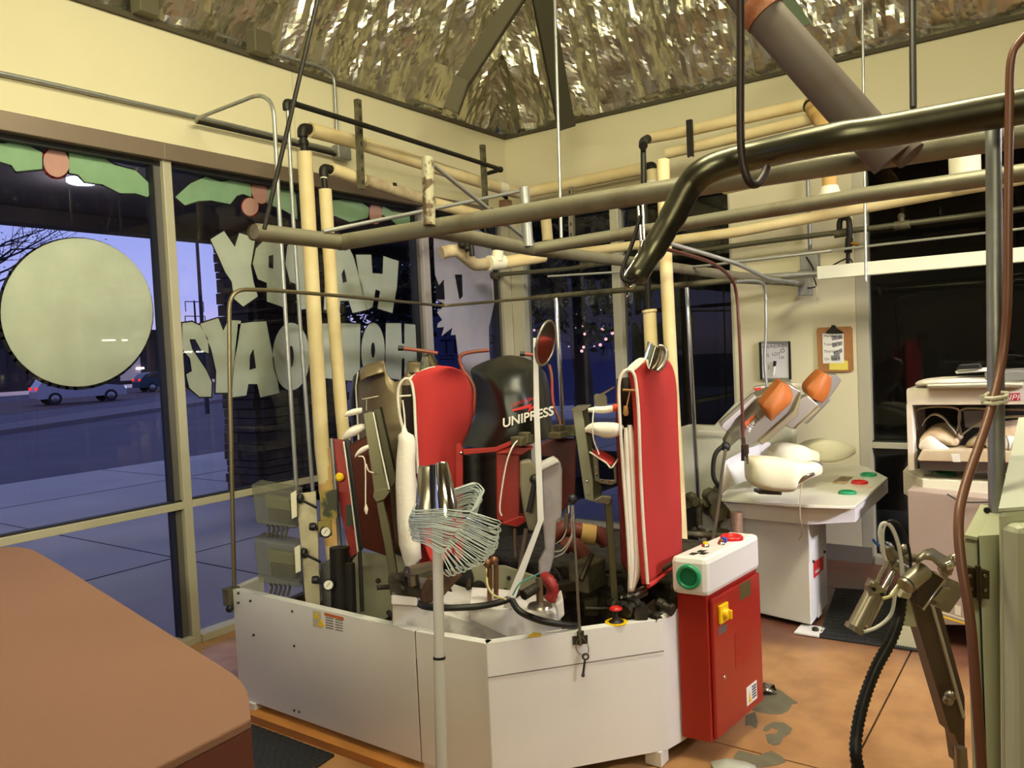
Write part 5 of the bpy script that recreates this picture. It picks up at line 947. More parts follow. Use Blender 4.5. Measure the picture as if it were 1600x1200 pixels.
q = MB(); q.blob(rowgrid([[(921, 704, 'd', 3.230), (933, 696, 'd', 3.280)], [(936, 714, 'd', 3.220), (946, 704, 'd', 3.280)], [(948, 722, 'd', 3.220), (958, 710, 'd', 3.280)], [(955, 729, 'd', 3.210), (964, 716, 'd', 3.270)]]), Vector((0, 0, -.012))); rp_ = obj('red_pad', q, REDC, a2, subs=1)
q = MB(); q.tube(cat([V(921, 706, 'd', 3.218), V(936, 716, 'd', 3.208), V(948, 724, 'd', 3.208), V(955, 731, 'd', 3.198), V(965, 718, 'd', 3.260)], 4), .0035, 6); obj('piping', q, WCLOTH, rp_)
q = MB(); q.tube(cat([V(928, 637, 'd', 3.220), V(926, 660, 'd', 3.180), V(927, 685, 'd', 3.180), V(933, 702, 'd', 3.200), V(936, 710, 'd', 3.200)], 5), .0028, 6); obj('pad_cord', q, WCLOTH, a2)
a2.data.materials[0] = mat('grey_steel_bar', (158, 156, 134), .36, .6)
# lower mechanics: cylinders, pivots, hoses
q = MB(); q.tube([V(636, 893, 'd', 3.15), V(672, 885, 'd', 3.25)], .022, 12); q.tube([V(626, 896, 'd', 3.400), V(638, 893, 'd', 3.15)], .008, 8); q.tube([V(643, 900, 'd', 3.15), V(644, 915, 'd', 3.15)], .016, 8); q.tube([V(986, 932, 'd', 3.280), V(1006, 923, 'd', 3.330)], .024, 12); q.tube([V(971, 933, 'd', 3.250), V(986, 932, 'd', 3.280)], .007, 8); q.ball(V(982, 932, 'd', 3.270), .012, 8); obj('pivot_cylinder', q, STEEL, M_)
q = MB()
for (x, y, r_) in ((625, 905, .04), (640, 915, .035), (985, 948, .04), (1000, 955, .045), (1018, 962, .04), (968, 946, .03), (1040, 948, .035)):
    c = V(x, y, 'd', 3.24); a = Vector((math.sin(x), math.cos(x), .4*math.sin(y))).normalized()*r_; q.tube([c-a, c-a*.3, c-a*.3, c+a*.6, c+a*.6, c+a], [r_*.7, r_*.7, r_*.5, r_*.5, r_*.75, r_*.75], 8)
q.prism([V(x, y, 'd', 3.22) for x, y in ((606, 905), (650, 900), (655, 935), (610, 930))], _f*.08); q.prism([V(x, y, 'd', 3.380) for x, y in ((950, 930), (975, 920), (980, 965), (948, 968))], _f*.08)
obj('pivot_block', q, GREASE, M_, bevel=.004, kind='stuff')
q = MB(); q.prism([V(x, y, 'd', 3.3) for x, y in ((668, 905), (706, 892), (722, 900), (690, 935), (662, 945), (652, 930))], _f*.05); q.prism([V(x, y, 'd', 3.280) for x, y in ((1004, 950), (1024, 936), (1026, 962), (1006, 966))], _f*.02); obj('rusty_bracket', q, RUST, M_, bevel=.006)
def hoses(name, lst, m, r_, par=None):
    for pts, d in lst: q = MB(); q.tube(cat([V(x, y, 'd', dd) for x, y, dd in pts], 6), r_, 10); obj(name, q, m, par or M_)
hoses('black_hose', [([(650, 940, 3.30), (664, 948, 3.20), (700, 950, 3.15), (750, 947, 3.15), (790, 938, 3.15), (812, 925, 3.20)], 0), ([(800, 938, 3.15), (812, 955, 3.10), (840, 968, 3.10), (872, 975, 3.10), (905, 978, 3.15)], 0)], BLACK, .013)
hoses('yellow_tube', [([(760, 890, 3.3), (762, 915, 3.2), (772, 930, 3.1), (790, 936, 3.0)], 0)], mat('cream_tube', (210, 200, 140), .5), .004)
hoses('teal_tube', [([(801, 930, 3.0), (812, 912, 3.0), (830, 902, 3.1), (842, 896, 3.2)], 0)], mat('teal_tube', (60, 140, 130), .5), .003)
hoses('air_tube', [([(866, 862, 3.5), (880, 858, 3.5), (893, 835, 3.5), (893, 790, 3.5)], 0), ([(862, 872, 3.5), (882, 862, 3.5), (896, 832, 3.45), (897, 800, 3.5)], 0), ([(868, 850, 3.5), (880, 840, 3.5), (887, 820, 3.5), (889, 790, 3.5)], 0)], WLET, .0028)
def flex(name, pts, r_, m, par=None, pitch=.016, **k):
    c = cat(pts, 10); L_ = [0]
    for i in range(1, len(c)): L_.append(L_[-1]+(c[i]-c[i-1]).length)
    n = int(L_[-1]/pitch)*2+1; P_, R_ = [], []; j = 0
    for i in range(n):
        s = L_[-1]*i/(n-1)
        while j < len(L_)-2 and L_[j+1] < s: j += 1
        P_.append(c[j].lerp(c[j+1], (s-L_[j])/max(1e-9, L_[j+1]-L_[j]))); R_.append(r_*(1 if i % 2 else .82))
    q = MB(); q.tube(P_, R_, 14); return obj(name, q, m, par, **k)
flex('ribbed_duct', [V(862, 842, 'd', 3.75), V(880, 826, 'd', 3.75), V(905, 830, 'd', 3.75), V(935, 835, 'd', 3.75), V(950, 848, 'd', 3.75)], .042, HOSER, M_)
flex('ribbed_duct', [V(880, 856, 'd', 3.6), V(895, 850, 'd', 3.6), V(912, 866, 'd', 3.6), V(916, 890, 'd', 3.6)], .036, HOSER, M_)
flex('ribbed_duct', [V(850, 902, 'd', 3.2), V(860, 910, 'd', 3.15), V(864, 924, 'd', 3.15), V(858, 938, 'd', 3.15)], .026, mat('red_hose', (140, 36, 36), .5), M_)
q = MB(); q.tube([V(908, 833, 'd', 3.73), V(930, 836, 'd', 3.73)], .046, 14); obj('duct_band', q, TAND, M_)
q = MB(); q.tube([V(842, 903, 'd', 3.05), V(844, 944, 'd', 3.05)], .014, 12); q.lathe(V(844, 948, 'd', 3.05), (0, 0, 1), [(.05, 0), (.045, .01)], 16); obj('steel_pin', q, STEEL, M_)
q = MB(); q.tube([V(818, 930, 'd', 3.0), V(838, 918, 'd', 3.05)], .020, 10); obj('grey_muff', q, GREASE, M_)
q = MB()
for (x, y) in ((762, 880), (772, 876)): q.tube(cat([V(x, y, 'd', 3.25), V(x+3, y+8, 'd', 3.25), V(x+3, y+58, 'd', 3.25)], 4), .010, 8); q.ball(V(x, y, 'd', 3.25), .02, 8)
obj('fittings', q, mat('copper_fitting', (130, 92, 66), .4, .7), M_)
random.seed(11); q = MB()
for i in range(60):
    x, y = random.uniform(860, 1050), random.uniform(880, 965); d = random.uniform(3.3, 4.0); c = V(x, y, 'd', d)
    if random.random() < .5: q.box(c, (random.uniform(.02, .09), random.uniform(.02, .08), random.uniform(.02, .07)), Matrix.Rotation(random.uniform(0, 3), 3, 'Z'))
    else: a = Vector((random.gauss(0, 1), random.gauss(0, 1), random.gauss(0, .4))).normalized()*random.uniform(.04, .12); q.tube([c-a, c+a], random.uniform(.006, .018), 8)
obj('mechanism', q, mat('oily_mechanism', (66, 58, 42), .5, .4, rgb2=(36, 30, 22), vscale=12), M_, kind='stuff')
q = MB(); q.box(V(918, 897, 'd', 3.5), (.16, .10, .12)); obj('mechanism_box', q, GREASE2, M_, bevel=.008)
q = MB()
for i in range(16):
    x, y = random.uniform(600, 850), random.uniform(905, 965); c = V(x, y, 'd', random.uniform(3.35, 3.6)); a = Vector((random.gauss(0, 1), random.gauss(0, 1), random.gauss(0, .3))).normalized()*random.uniform(.02, .07); q.tube([c-a, c+a], random.uniform(.006, .014), 8)
obj('mechanism', q, MATS['oily_mechanism'], M_, kind='stuff')
# buttons and rod on the guard
q = MB(); c = V(963, 972, 'z', .60); q.lathe(c, (0, 0, 1), [(.032, 0), (.030, .004), (.018, .008), (.012, .02), (.009, .024), (.009, .05)], 18); sb = obj('stop_button', q, IRON, M_)
q = MB(); q.lathe(c+Vector((0, 0, .045)), (0, 0, 1), [(.012, 0), (.026, .006), (.026, .012), (.020, .016)], 20); obj('mushroom', q, REDB, sb)
q = MB(); q.lathe(c, (0, 0, 1), [(.045, -.001), (.045, .002)], 20); obj('yellow_ring', q, YEL, sb)
q = MB(); q.prism([V(x, y, 'z', .601) for x, y in ((824, 996), (833, 988), (846, 991), (847, 994))], (0, 0, .002)); obj('yellow_mark', q, YEL, M_)
RD = 3.108
r_ = thing('latch_rod', 'thin steel rod with black ball knob standing in front of the press', 'rod', tuple(V(907, 1010, 'd', RD)))
q = MB(); q.tube([V(895, 790, 'd', RD+.06), V(907, 1008, 'd', RD-.012)], .006, 8); obj('rod', q, STEEL, r_)
q = MB(); q.prism([V(x, y, 'd', RD) for x, y in ((894, 994), (918, 992), (918, 1005), (895, 1007))], -_f*.006); q.box(V(907, 990, 'd', RD), (.02, .02, .02)); obj('bracket', q, GREASE, r_)
k_ = thing('wrench', 'small steel wrench hanging on a wire loop on the white guard', 'wrench', tuple(V(915, 1056, 'd', RD-.02)))
q = MB(); q.tube(cat([V(903, 998, 'd', RD-.012), V(900, 1012, 'd', RD-.012), V(905, 1021, 'd', RD-.012), V(915, 1024, 'd', RD-.012), V(920, 1014, 'd', RD-.012), V(914, 1000, 'd', RD-.012), V(908, 994, 'd', RD-.012)], 5), .0018, 6); obj('wire', q, STEEL, k_)
q = MB(); q.tube([V(915+4.5*math.cos(a), 1026+4.5*math.sin(a), 'd', RD-.012) for a in [2*PI*k/14 for k in range(14)]], .004, 6, closed=True); q.tube([V(914, 1031, 'd', RD-.012), V(911, 1054, 'd', RD-.012)], .0045, 8); q.ball(V(911, 1055, 'd', RD-.012), .008, 8); obj('body', q, mat('dark_tool_steel', (80, 78, 76), .35, .8), k_)

# red control box with white console
cz = (0, 0, 1)
cc = thing('control_box', 'red electrical cabinet with white push button console at the right of the guard', 'control box', (3.15, 1.25, .05))
bl, bf, br_ = Vector((2.985, 1.345, .03)), Vector((2.995, 1.222, .03)), Vector((3.465, 1.178, .03)); bb = bl+(br_-bf)
def up(p, z): return Vector((p.x, p.y, z))
q = MB(); q.prism([up(bl, .09), up(bf, .09), up(br_, .09), up(bb, .09)], (0, 0, .60)); cbx = obj('cabinet', q, RED, cc, bevel=.004)
nrm = Vector((-(bf-br_).y, (bf-br_).x, 0)).normalized()
if nrm.dot(_f) > 0: nrm = -nrm
e1 = (br_-bf)
def cf(s, z, off=0.0): p = bf+e1*s; return Vector((p.x, p.y, z))+nrm*off
q = MB(); q.prism([cf(.03, .10), cf(.99, .10), cf(.99, .672), cf(.03, .672)], nrm*.018); dr = obj('door', q, RED, cc, bevel=.006)
q = MB(); q.prism([cf(.12, .56, .018), cf(.28, .56, .018), cf(.28, .635, .018), cf(.12, .635, .018)], nrm*.012); sw = obj('switch', q, YEL, dr, bevel=.004)
q = MB(); q.lathe(cf(.20, .597, .03), nrm, [(.022, 0), (.020, .018), (.014, .020)], 18); q.box(cf(.20, .597, .055), (.012, .012, .035)); obj('knob', q, YEL, sw, bevel=.002)
for s0, s1, z0, z1, m in ((.12, .27, .515, .545, mat('grey_label', (100, 90, 84), .5)), (.55, .78, .60, .668, mat('olive_plate', (96, 88, 52), .4, .4)), (.42, .78, .33, .48, mat('faded_square', (150, 30, 20), .4))):
    q = MB(); q.prism([cf(s0, z0, .018), cf(s1, z0, .018), cf(s1, z1, .018), cf(s0, z1, .018)], nrm*.0012); obj('label_plate', q, m, dr)
q = MB(); q.prism([cf(.62, .135, .018), cf(.84, .135, .018), cf(.84, .215, .018), cf(.62, .215, .018)], nrm*.0012); wl = obj('warning_sticker', q, PAPER, dr)
q = MB(); q.prism([cf(.65, .145, .020), cf(.71, .145, .020), cf(.68, .19, .020)], nrm*.0008); obj('triangle', q, YEL, wl)
q = MB()
for k in range(5): q.prism([cf(.73, .15+k*.012, .020), cf(.82, .15+k*.012, .020), cf(.82, .156+k*.012, .020), cf(.73, .156+k*.012, .020)], nrm*.0006)
obj('print_lines', q, INK, wl)
q = MB(); q.lathe(cf(.20, .33, .018), nrm, [(.010, 0), (.010, .004), (.006, .006)], 14); obj('lock', q, CHROME, dr)
# console
t0, t1 = .69, .845
K0, K1, K2, K3 = bl+Vector((-.03, .01, 0)), bf+Vector((-.03, -.02, 0)), br_+Vector((0, -.02, 0)), bb
q = MB(); q.prism([up(K0, t0), up(K1, t0), up(K2, t0), up(K3, t0)], (0, 0, t1-t0)); con = obj('console', q, WHITE, cc, bevel=.022)
ce = (K0+K1)/2; fdir = (K0-K1).cross(Vector((0, 0, 1))).normalized()
if fdir.dot(_f) > 0: fdir = -fdir
def ringbtn(name, c, ax, r_, m, parent): q = MB(); q.lathe(c, ax, [(r_*1.02, 0), (r_, .010), (r_*.92, .016), (r_*.74, .016), (r_*.70, .005), (0.002, .005)], 28); return obj(name, q, m, parent)
cbn = up(ce, .768)+fdir*.0; ringbtn('green_button', cbn, fdir, .050, GREEN, con)
q = MB(); q.lathe(cbn, fdir, [(.035, .004), (.033, .009)], 24); obj('button_cap', q, mat('dark_green_cap', (14, 104, 68), .35), con)
ctop = K0.lerp(K3, .72)*.42+K1.lerp(K2, .72)*.58; ringbtn('red_button', up(ctop, t1), cz, .048, REDB, con)
def ct(s, t): return up(K0.lerp(K3, s)*(1-t)+K1.lerp(K2, s)*t, t1)
for s, t, m in ((.38, .36, YEL), (.50, .62, mat('brown_button', (120, 60, 20), .4))):
    q = MB(); q.lathe(ct(s, t), cz, [(.016, 0), (.016, .01), (.012, .012)], 16); bz = obj('button_bezel', q, CHROME, con)
    q = MB(); q.lathe(ct(s, t)+Vector((0, 0, .011)), cz, [(.011, 0), (.011, .008), (.008, .010)], 14); obj('button', q, m, bz)
q = MB(); q.box(ct(.57, .60)+Vector((0, 0, .012)), (.014, .02, .02)); obj('blue_tab', q, mat('blue_plastic', (40, 90, 190), .4), con)
for s, t in ((.12, .45), (.16, .66), (.22, .50)): q = MB(); q.prism([ct(s-.03, t-.08)+Vector((0, 0, .0005)), ct(s+.03, t-.1)+Vector((0, 0, .0005)), ct(s+.04, t+.1)+Vector((0, 0, .0005)), ct(s-.04, t+.06)+Vector((0, 0, .0005))], (0, 0, .0012)); obj('dark_mark', q, BLACK, con)
# ---------------------------------------------------------------- hanger stand and its wire hangers
HD = 2.05
hs = thing('hanger_stand', 'slim white pole stand with two bright steel cones at its top', 'stand', tuple(V(690, 1210, 'd', 1.98)))
pb = V(683, 800, 'd', HD); pe = V(690, 1262, 'd', 1.98)
q = MB(); q.tube([pb, pb.lerp(pe, .5)], .0135, 16); q.tube([pb.lerp(pe, .5), Vector((pe.x, pe.y, .5))], .0150, 16); q.tube([Vector((pe.x, pe.y, .5)), Vector((pe.x, pe.y, .02))], .0150, 16); obj('pole', q, WHITE, hs)
q = MB(); q.tube([pb.lerp(pe, .498), pb.lerp(pe, .506)], .0158, 16); obj('joint_ring', q, IRON, hs)
q = MB(); q.lathe(Vector((pe.x, pe.y, 0)), (0, 0, 1), [(.20, 0), (.19, .012), (.03, .03), (.02, .06)], 28); obj('base', q, IRON, hs)
upv = (V(683, 722, 'd', HD)-V(688, 850, 'd', HD)).normalized()
c0 = V(700, 812, 'd', 2.02); q = MB(); q.lathe(c0, (V(690, 722, 'd', 2.03)-c0), [(.034, 0), (.016, .142), (.012, .146)], 28); obj('cone', q, CHROME, hs)
c0 = V(668, 812, 'd', 2.12); q = MB(); q.lathe(c0, (V(671, 725, 'd', 2.12)-c0), [(.034, 0), (.029, .140), (.0, .143)], 28); obj('cone', q, STEEL, hs)
q = MB(); q.tube([V(678, 726, 'd', 2.08), V(680, 810, 'd', 2.08)], .012, 10); obj('core_rod', q, BLACK, hs)
HW = mat('pale_coated_wire', (206, 216, 214), .35, .2); CARD = mat('red_printed_tab', (190, 30, 44), .6)
hl = ['thin white wire hanger, %s of the bundle round the steel cones' % s for s in ('topmost', 'lowest')]
random.seed(5); NH = 40
def hanger(i):
    t = i/(NH-1); j = lambda s: random.uniform(-s, s)
    Lx, Ly = 645+j(3)-6*math.sin(t*2.6)+4*t, 794+46*t+j(1.5)
    Bx, By = 744-10*t+j(4), 752+44*t+j(2); Cx, Cy = 756-14*t+j(3), 764+44*t+j(2)
    Nx, Ny = 738-46*t+j(2), 800+66*t+j(2); Hx, Hy = 779-74*t+26*math.sin(t*3.1)+j(2), 814+84*t+6*math.sin(t*3.14)+j(2)
    dl, dn, db = 2.06, 1.90, 2.24
    loop = fil([V((Lx+Nx)/2, (Ly+Ny)/2-2, 'd', 1.95), V(Lx-2, Ly+4, 'd', dl), V(Lx+5, Ly-10, 'd', dl+.06), V(Bx, By, 'd', db), V(Cx, Cy, 'd', db-.04), V(Cx-12-6*t, Cy+26, 'd', 2.0), V(Nx, Ny, 'd', dn), V((Lx+Nx)/2, (Ly+Ny)/2-2, 'd', 1.95)], .02, 4)
    q = MB(); q.tube(loop, .00125, 5, caps=False)
    dx, dy = Hx-Nx, Hy-Ny; l = math.hypot(dx, dy); dx /= l; dy /= l; nx, ny = dy, -dx
    if nx*1+ny*.2 > 0: nx, ny = -nx, -ny
    hook = [V(Nx, Ny, 'd', dn), V(Nx+dx*l*.35, Ny+dy*l*.35, 'd', dn-.01), V(Nx+dx*l*.8, Ny+dy*l*.8, 'd', dn-.02), V(Hx, Hy, 'd', dn-.02), V(Hx+nx*5+dx*2, Hy+ny*5+dy*2, 'd', dn-.02), V(Hx+nx*9-dx*4, Hy+ny*9-dy*4, 'd', dn-.02), V(Hx+nx*10-dx*12, Hy+ny*10-dy*12, 'd', dn-.02)]
    q.tube(cat(hook, 5), .00125, 5)
    s = 'topmost white wire hanger of the bundle round the steel cones' if i == 0 else ('lowest white wire hanger of the bundle round the steel cones' if i == NH-1 else 'white wire hanger in the thick of the bundle round the steel cones')
    return obj('wire_hanger', q, HW, label=s, category='hanger', group='wire hangers round the steel cones')
for i in range(NH):
    h = hanger(i)
    if i in (3, 20, 33, 36):
        t = i/(NH-1); c = V(708-2*t, 806+60*t, 'd', 1.89); a = V(713-2*t, 808+64*t, 'd', 1.89); q = MB(); q.tube([c, a], .002, 5); obj('printed_tab', q, CARD, h)

# oval mirror on a flat bar
mr = thing('inspection_mirror', 'tilted oval mirror on a long bent white flat bar', 'mirror', tuple(V(790, 960, 'd', 2.95)))
q = MB(); bar = [(833, 528), (840, 528), (843, 640), (849, 800), (850, 812), (846, 822), (800, 950), (786, 950), (832, 836), (840, 815), (834, 640)]
q.prism([V(x, y, 'd', 3.15) for x, y in bar], _f*.006); obj('bar', q, WHITE, mr, bevel=.001)
q = MB(); cen = V(852, 536, 'd', 3.09); ax_u = (V(859, 500, 'd', 3.09)-V(843, 571, 'd', 3.09)); hu = ax_u.length/2; ax_u.normalize(); nv = (_f*-.42+_r*.9).normalized(); nv = (nv-ax_u*nv.dot(ax_u)).normalized(); side = ax_u.cross(nv)
def disk(r0, off, n=36, ry=1.0): return [cen+ax_u*(r0*math.cos(2*PI*k/n))+side*(r0*.95*math.sin(2*PI*k/n))+nv*off for k in range(n)]
q = MB(); q.prism(disk(hu*.93, 0), nv*.004); q2 = obj('glass', q, CHROME, mr)
q = MB(); q.tube(disk(hu*.96, .002), .0055, 8, closed=True); obj('rim', q, STEEL, mr)
q = MB(); q.tube([cen-nv*.004, V(838, 545, 'd', 3.15)], .008, 8); q.ball(V(839, 545, 'd', 3.15), .012, 8); obj('ball_joint', q, IRON, mr)

# ---------------------------------------------------------------- collar and cuff table press
tp = thing('table_press', 'white table press with three padded forms and raised steel heads', 'press machine', (4.9, 1.5, 0))
ZTB = .76
top = [(1127, 779), (1262, 789), (1336, 791), (1387, 746), (1356, 730), (1340, 727), (1260, 722), (1180, 735), (1135, 745)]
T_ = [V(x, y, 'z', ZTB) for x, y in top]
q = MB(); q.prism(T_, (0, 0, -.018)); tb = obj('table_top', q, mat('glossy_white_top', (224, 222, 208), .18, vary=.05, vscale=2, coat=.3), tp, bevel=.004)
def skirt(a, b, h0, h1, nm='table_skirt'):
    a, b = V(*a, 'z', ZTB-.018), V(*b, 'z', ZTB-.018); q = MB(); q.prism([a, b, b-Vector((0, 0, h1)), a-Vector((0, 0, h0))], (b-a).cross(Vector((0, 0, 1))).normalized()*-.01); return obj(nm, q, WHITE, tp, bevel=.002)
a_, b_2 = V(1127, 779, 'z', ZTB-.018), V(1262, 789, 'z', ZTB-.018); q = MB(); q.prism([a_, b_2, b_2-Vector((0, 0, .115)), a_.lerp(b_2, .22)-Vector((0, 0, .108))], (b_2-a_).cross(Vector((0, 0, 1))).normalized()*-.01); obj('table_skirt', q, WHITE, tp, bevel=.002); skirt((1262, 789), (1336, 791), .115, .09); skirt((1336, 791), (1387, 746), .09, .10)
# funnel under the skirt, pedestal
pf = [Vector((4.79, 1.72, 0)), Vector((4.70, 1.285, 0)), Vector((5.14, 1.30, 0)), Vector((5.2, 1.7, 0))]
q = MB(); q.prism([p+Vector((0, 0, .03)) for p in pf], (0, 0, .62)); pd = obj('pedestal', q, WHITE, tp, bevel=.006)
u1, u2 = V(1262, 789, 'z', ZTB-.14), V(1330, 791, 'z', ZTB-.12); q = MB(); g0 = pf[1]+Vector((0, 0, .40)); g1 = pf[2]+Vector((0, 0, .40))
q.add([g0, g1, pf[2]+Vector((0, 0, .64)), u2, u1, pf[1]+Vector((0, 0, .64))], [(0, 1, 2, 3, 4), (0, 4, 5), (5, 4, 3, 2)]); obj('gusset', q, WHITE, tp, solid=.004)
q = MB(); a, b = pf[0]+Vector((-.003, 0, .55)), pf[1]+Vector((-.003, 0, .55)); q.prism([a, b, V(1262, 789, 'z', ZTB-.13), V(1140, 782, 'z', ZTB-.12)], (0.006, .006, 0)); obj('apron', q, WHITE, tp)
for p in (pf[1]+Vector((-.03, 0, 0)), pf[0]+Vector((.0, .0, 0))):
    q = MB(); q.box(p+Vector((0, 0, .008)), (.16, .14, .012)); f_ = obj('foot_plate', q, WHITE, tp, bevel=.004); q = MB(); q.lathe(p+Vector((0, -.03, .014)), (0, 0, 1), [(.02, 0), (.02, .012), (.01, .02)], 12); obj('bolt', q, IRON, f_)
def sidep(x, y): # on the right (camera facing) pedestal side
    a, b = pf[1], pf[2]; d = _f+_r*((x-800)/FPX)-_u*((y-600)/FPX); n = (b-a).cross(Vector((0, 0, 1))).normalized(); t = (a-CAM).dot(n)/d.dot(n); p = CAM+d*t; return p+n*(-.003 if n.dot(_f) > 0 else .003)
q = MB(); q.prism([sidep(*p) for p in ((1271, 878), (1286, 868), (1286, 889), (1271, 904))], -_f*.001); rs = obj('red_sticker', q, mat('red_sticker', (196, 30, 32), .5), tp)
a = sidep(1272.5, 897); text('lettering', 'UNIPRESS', .028, a-_f*.003, sidep(1285, 884)-sidep(1272, 894), (0, 0, 1), WLET, rs, ext=.0004, shear=.2)
q = MB(); q.prism([sidep(*p) for p in ((1277, 948), (1284, 942), (1284, 958), (1277, 966))], -_f*.001); obj('small_label', q, PAPER, tp)
q = MB()
for p in ((1270, 877), (1287, 862)): q.lathe(sidep(*p), -_f, [(.009, 0), (.009, .006)], 8)
obj('screws', q, IRON, tp, kind='stuff')
# round buttons
for (x, y, m, nm) in ((1357, 742, GREEN, 'green_button'), (1343, 754, REDB, 'red_button'), (1324, 770, GREEN, 'green_button')): ringbtn(nm, V(x, y+1, 'z', ZTB), cz, .050, m, tp)
q = MB(); q.prism([V(x, y, 'z', ZTB+.001) for x, y in ((1299, 755), (1315, 744), (1333, 745), (1320, 757))], (0, 0, .001)); obj('instruction_label', q, mat('tan_label', (200, 180, 140), .5, rgb2=(160, 120, 70), vscale=30), tp)
q = MB(); q.prism([V(x, y, 'z', ZTB+.001) for x, y in ((1356, 762), (1360, 759), (1364, 760), (1360, 763))], (0, 0, .001)); obj('small_mark', q, mat('pink_mark', (220, 170, 140), .6), tp)
# back splash pan, left
q = MB(); q.blob(rowgrid([[(1131, 722, 'd', 4.6), (1140, 716, 'd', 4.75), (1170, 700, 'd', 4.95), (1200, 692, 'd', 5.05)], [(1126, 776, 'd', 4.55), (1138, 762, 'd', 4.7), (1165, 752, 'd', 4.9), (1196, 748, 'd', 5.0)]]), _f*.01); obj('splash_panel', q, WHITE, tp)
q = MB(); q.prism([V(x, y, 'd', 5.0) for x, y in ((1164, 704), (1196, 690), (1204, 692), (1206, 708), (1190, 716))], _f*.01); obj('splash_wing', q, WHITE, tp)
# padded forms
def form(name, rings, m, hd=.06):
    """rings: (x, ytop, ybot, d, half depth)"""
    q = MB(); R_ = []
    for x, yt, yb, d, h in rings:
        c, up_ = V(x, (yt+yb)/2, 'd', d), (V(x, yt, 'd', d)-V(x, yb, 'd', d)).length/2; fw = Vector((_f.x, _f.y, 0))
        R_.append([c+Vector((0, 0, 1))*up_*(abs(math.sin(a))**.5*(1 if math.sin(a) > 0 else -1))+fw*h*(abs(math.cos(a))**.5*(1 if math.cos(a) > 0 else -1)) for a in [2*PI*k/16 for k in range(16)]])
    q.loft(list(map(list, zip(*[cat([r[k] for r in R_], 4) for k in range(16)])))); return obj(name, q, m, tp)
f1 = form('padded_form', [(1168, 724, 745, 4.5, .05), (1171, 716, 755, 4.5, .09), (1185, 713, 762, 4.5, .12), (1210, 714, 766, 4.48, .12), (1232, 717, 765, 4.46, .12), (1238, 719, 758, 4.46, .10), (1256, 722, 748, 4.46, .08), (1275, 722, 742, 4.46, .06), (1282, 728, 738, 4.46, .03)], PAD)
f2 = form('padded_form', [(1203, 705, 718, 4.95, .05), (1212, 695, 730, 4.95, .08), (1228, 692, 735, 4.95, .1), (1252, 695, 730, 4.95, .09), (1262, 700, 728, 4.95, .07), (1276, 704, 726, 4.95, .05)], PAD)
f3 = form('padded_form', [(1246, 700, 708, 5.1, .04), (1260, 690, 716, 5.1, .07), (1285, 685, 722, 5.1, .09), (1304, 687, 720, 5.1, .09), (1322, 693, 714, 5.1, .07), (1333, 698, 708, 5.1, .04)], PAD)
for px in (((1186, 766), (1222, 768), (1222, 774), (1186, 772)), ((1262, 724), (1282, 722), (1288, 726), (1268, 732))):
    q = MB(); q.prism([V(x, y, 'd', 4.5) for x, y in px], _f*.1); obj('form_base', q, mat('grey_form_base', (84, 80, 80), .4, .5), tp, bevel=.004)
q = MB(); q.blob(rowgrid([[(1240, 744, 'd', 4.38), (1272, 738, 'd', 4.38)], [(1247, 757, 'd', 4.36), (1274, 742, 'd', 4.36)]]), _f*.01); obj('form_clip', q, STEEL, tp)
q = MB(); q.tube(cat([V(1254, 754, 'd', 4.34), V(1251, 770, 'd', 4.3), V(1250, 790, 'd', 4.2), V(1251, 815, 'd', 4.15), V(1254, 832, 'd', 4.2), V(1248, 845, 'd', 4.25)], 5), .003, 6); obj('tie_string', q, mat('tan_string', (150, 130, 104), .8), tp)
# raised heads
HDG = mat('cast_head', (156, 146, 132), .4, .6, vary=.15, vscale=5)
def slab(name, px, d, th, m, parent=tp, bev=.006, label=None): q = MB(); q.prism([V(*p) if len(p) == 4 else V(p[0], p[1], 'd', d) for p in px], (_f+Vector((0, 0, .3))).normalized()*th); return obj(name, q, m, parent, bevel=bev, label=label)
h1 = slab('press_head', [(1128, 667), (1180, 621), (1232, 600), (1252, 612), (1240, 640), (1186, 690), (1170, 698), (1150, 682)], 4.75, .09, HDG)
slab('head_rim', [(1127, 668), (1131, 662), (1180, 618), (1184, 622), (1150, 655), (1138, 673), (1148, 683), (1140, 680)], 4.70, .05, mat('lilac_rim', (190, 182, 186), .35, .4), h1)
slab('head_side', [(1186, 690), (1240, 642), (1252, 614), (1247, 650), (1200, 690), (1190, 696)], 4.72, .08, mat('tan_head_side', (150, 138, 108), .4, .5), h1)
hp = slab('hot_sticker', [(1163, 661), (1177, 648), (1180, 654), (1166, 668)], 4.68, .002, mat('orange_warning', (196, 90, 44), .5), h1, 0)
hq = slab('hot_sticker', [(1165, 668), (1180, 654), (1180, 660), (1171, 676)], 4.68, .002, PAPER, h1, 0)
o0 = V(1169.5, 674, 'd', 4.67); text('lettering', 'HOT', .048, o0, V(1182, 661, 'd', 4.67)-o0, V(1163, 668, 'd', 4.67)-o0, INK, hq, ext=.0005)
h2 = slab('press_head', [(1222, 664), (1250, 624), (1262, 618), (1280, 634), (1268, 646), (1240, 671)], 4.9, .05, HDG); slab('head_side', [(1240, 671), (1268, 646), (1280, 634), (1282, 640), (1262, 658), (1244, 671)], 4.88, .05, MATS['tan_head_side'], h2)
h3 = slab('press_head', [(1284, 585), (1308, 586), (1315, 594), (1312, 600), (1296, 622), (1300, 624), (1262, 663), (1256, 662), (1270, 640)], 5.0, .05, mat('grey_head', (128, 122, 112), .4, .5))
def cover(name, rows, lbl=None): q = MB(); q.blob(dense(rowgrid(rows), 4), Vector((_f.x, _f.y, .2))*.09); return obj(name, q, ORANGE, tp, bevel=.008, label='orange silicone head cover')
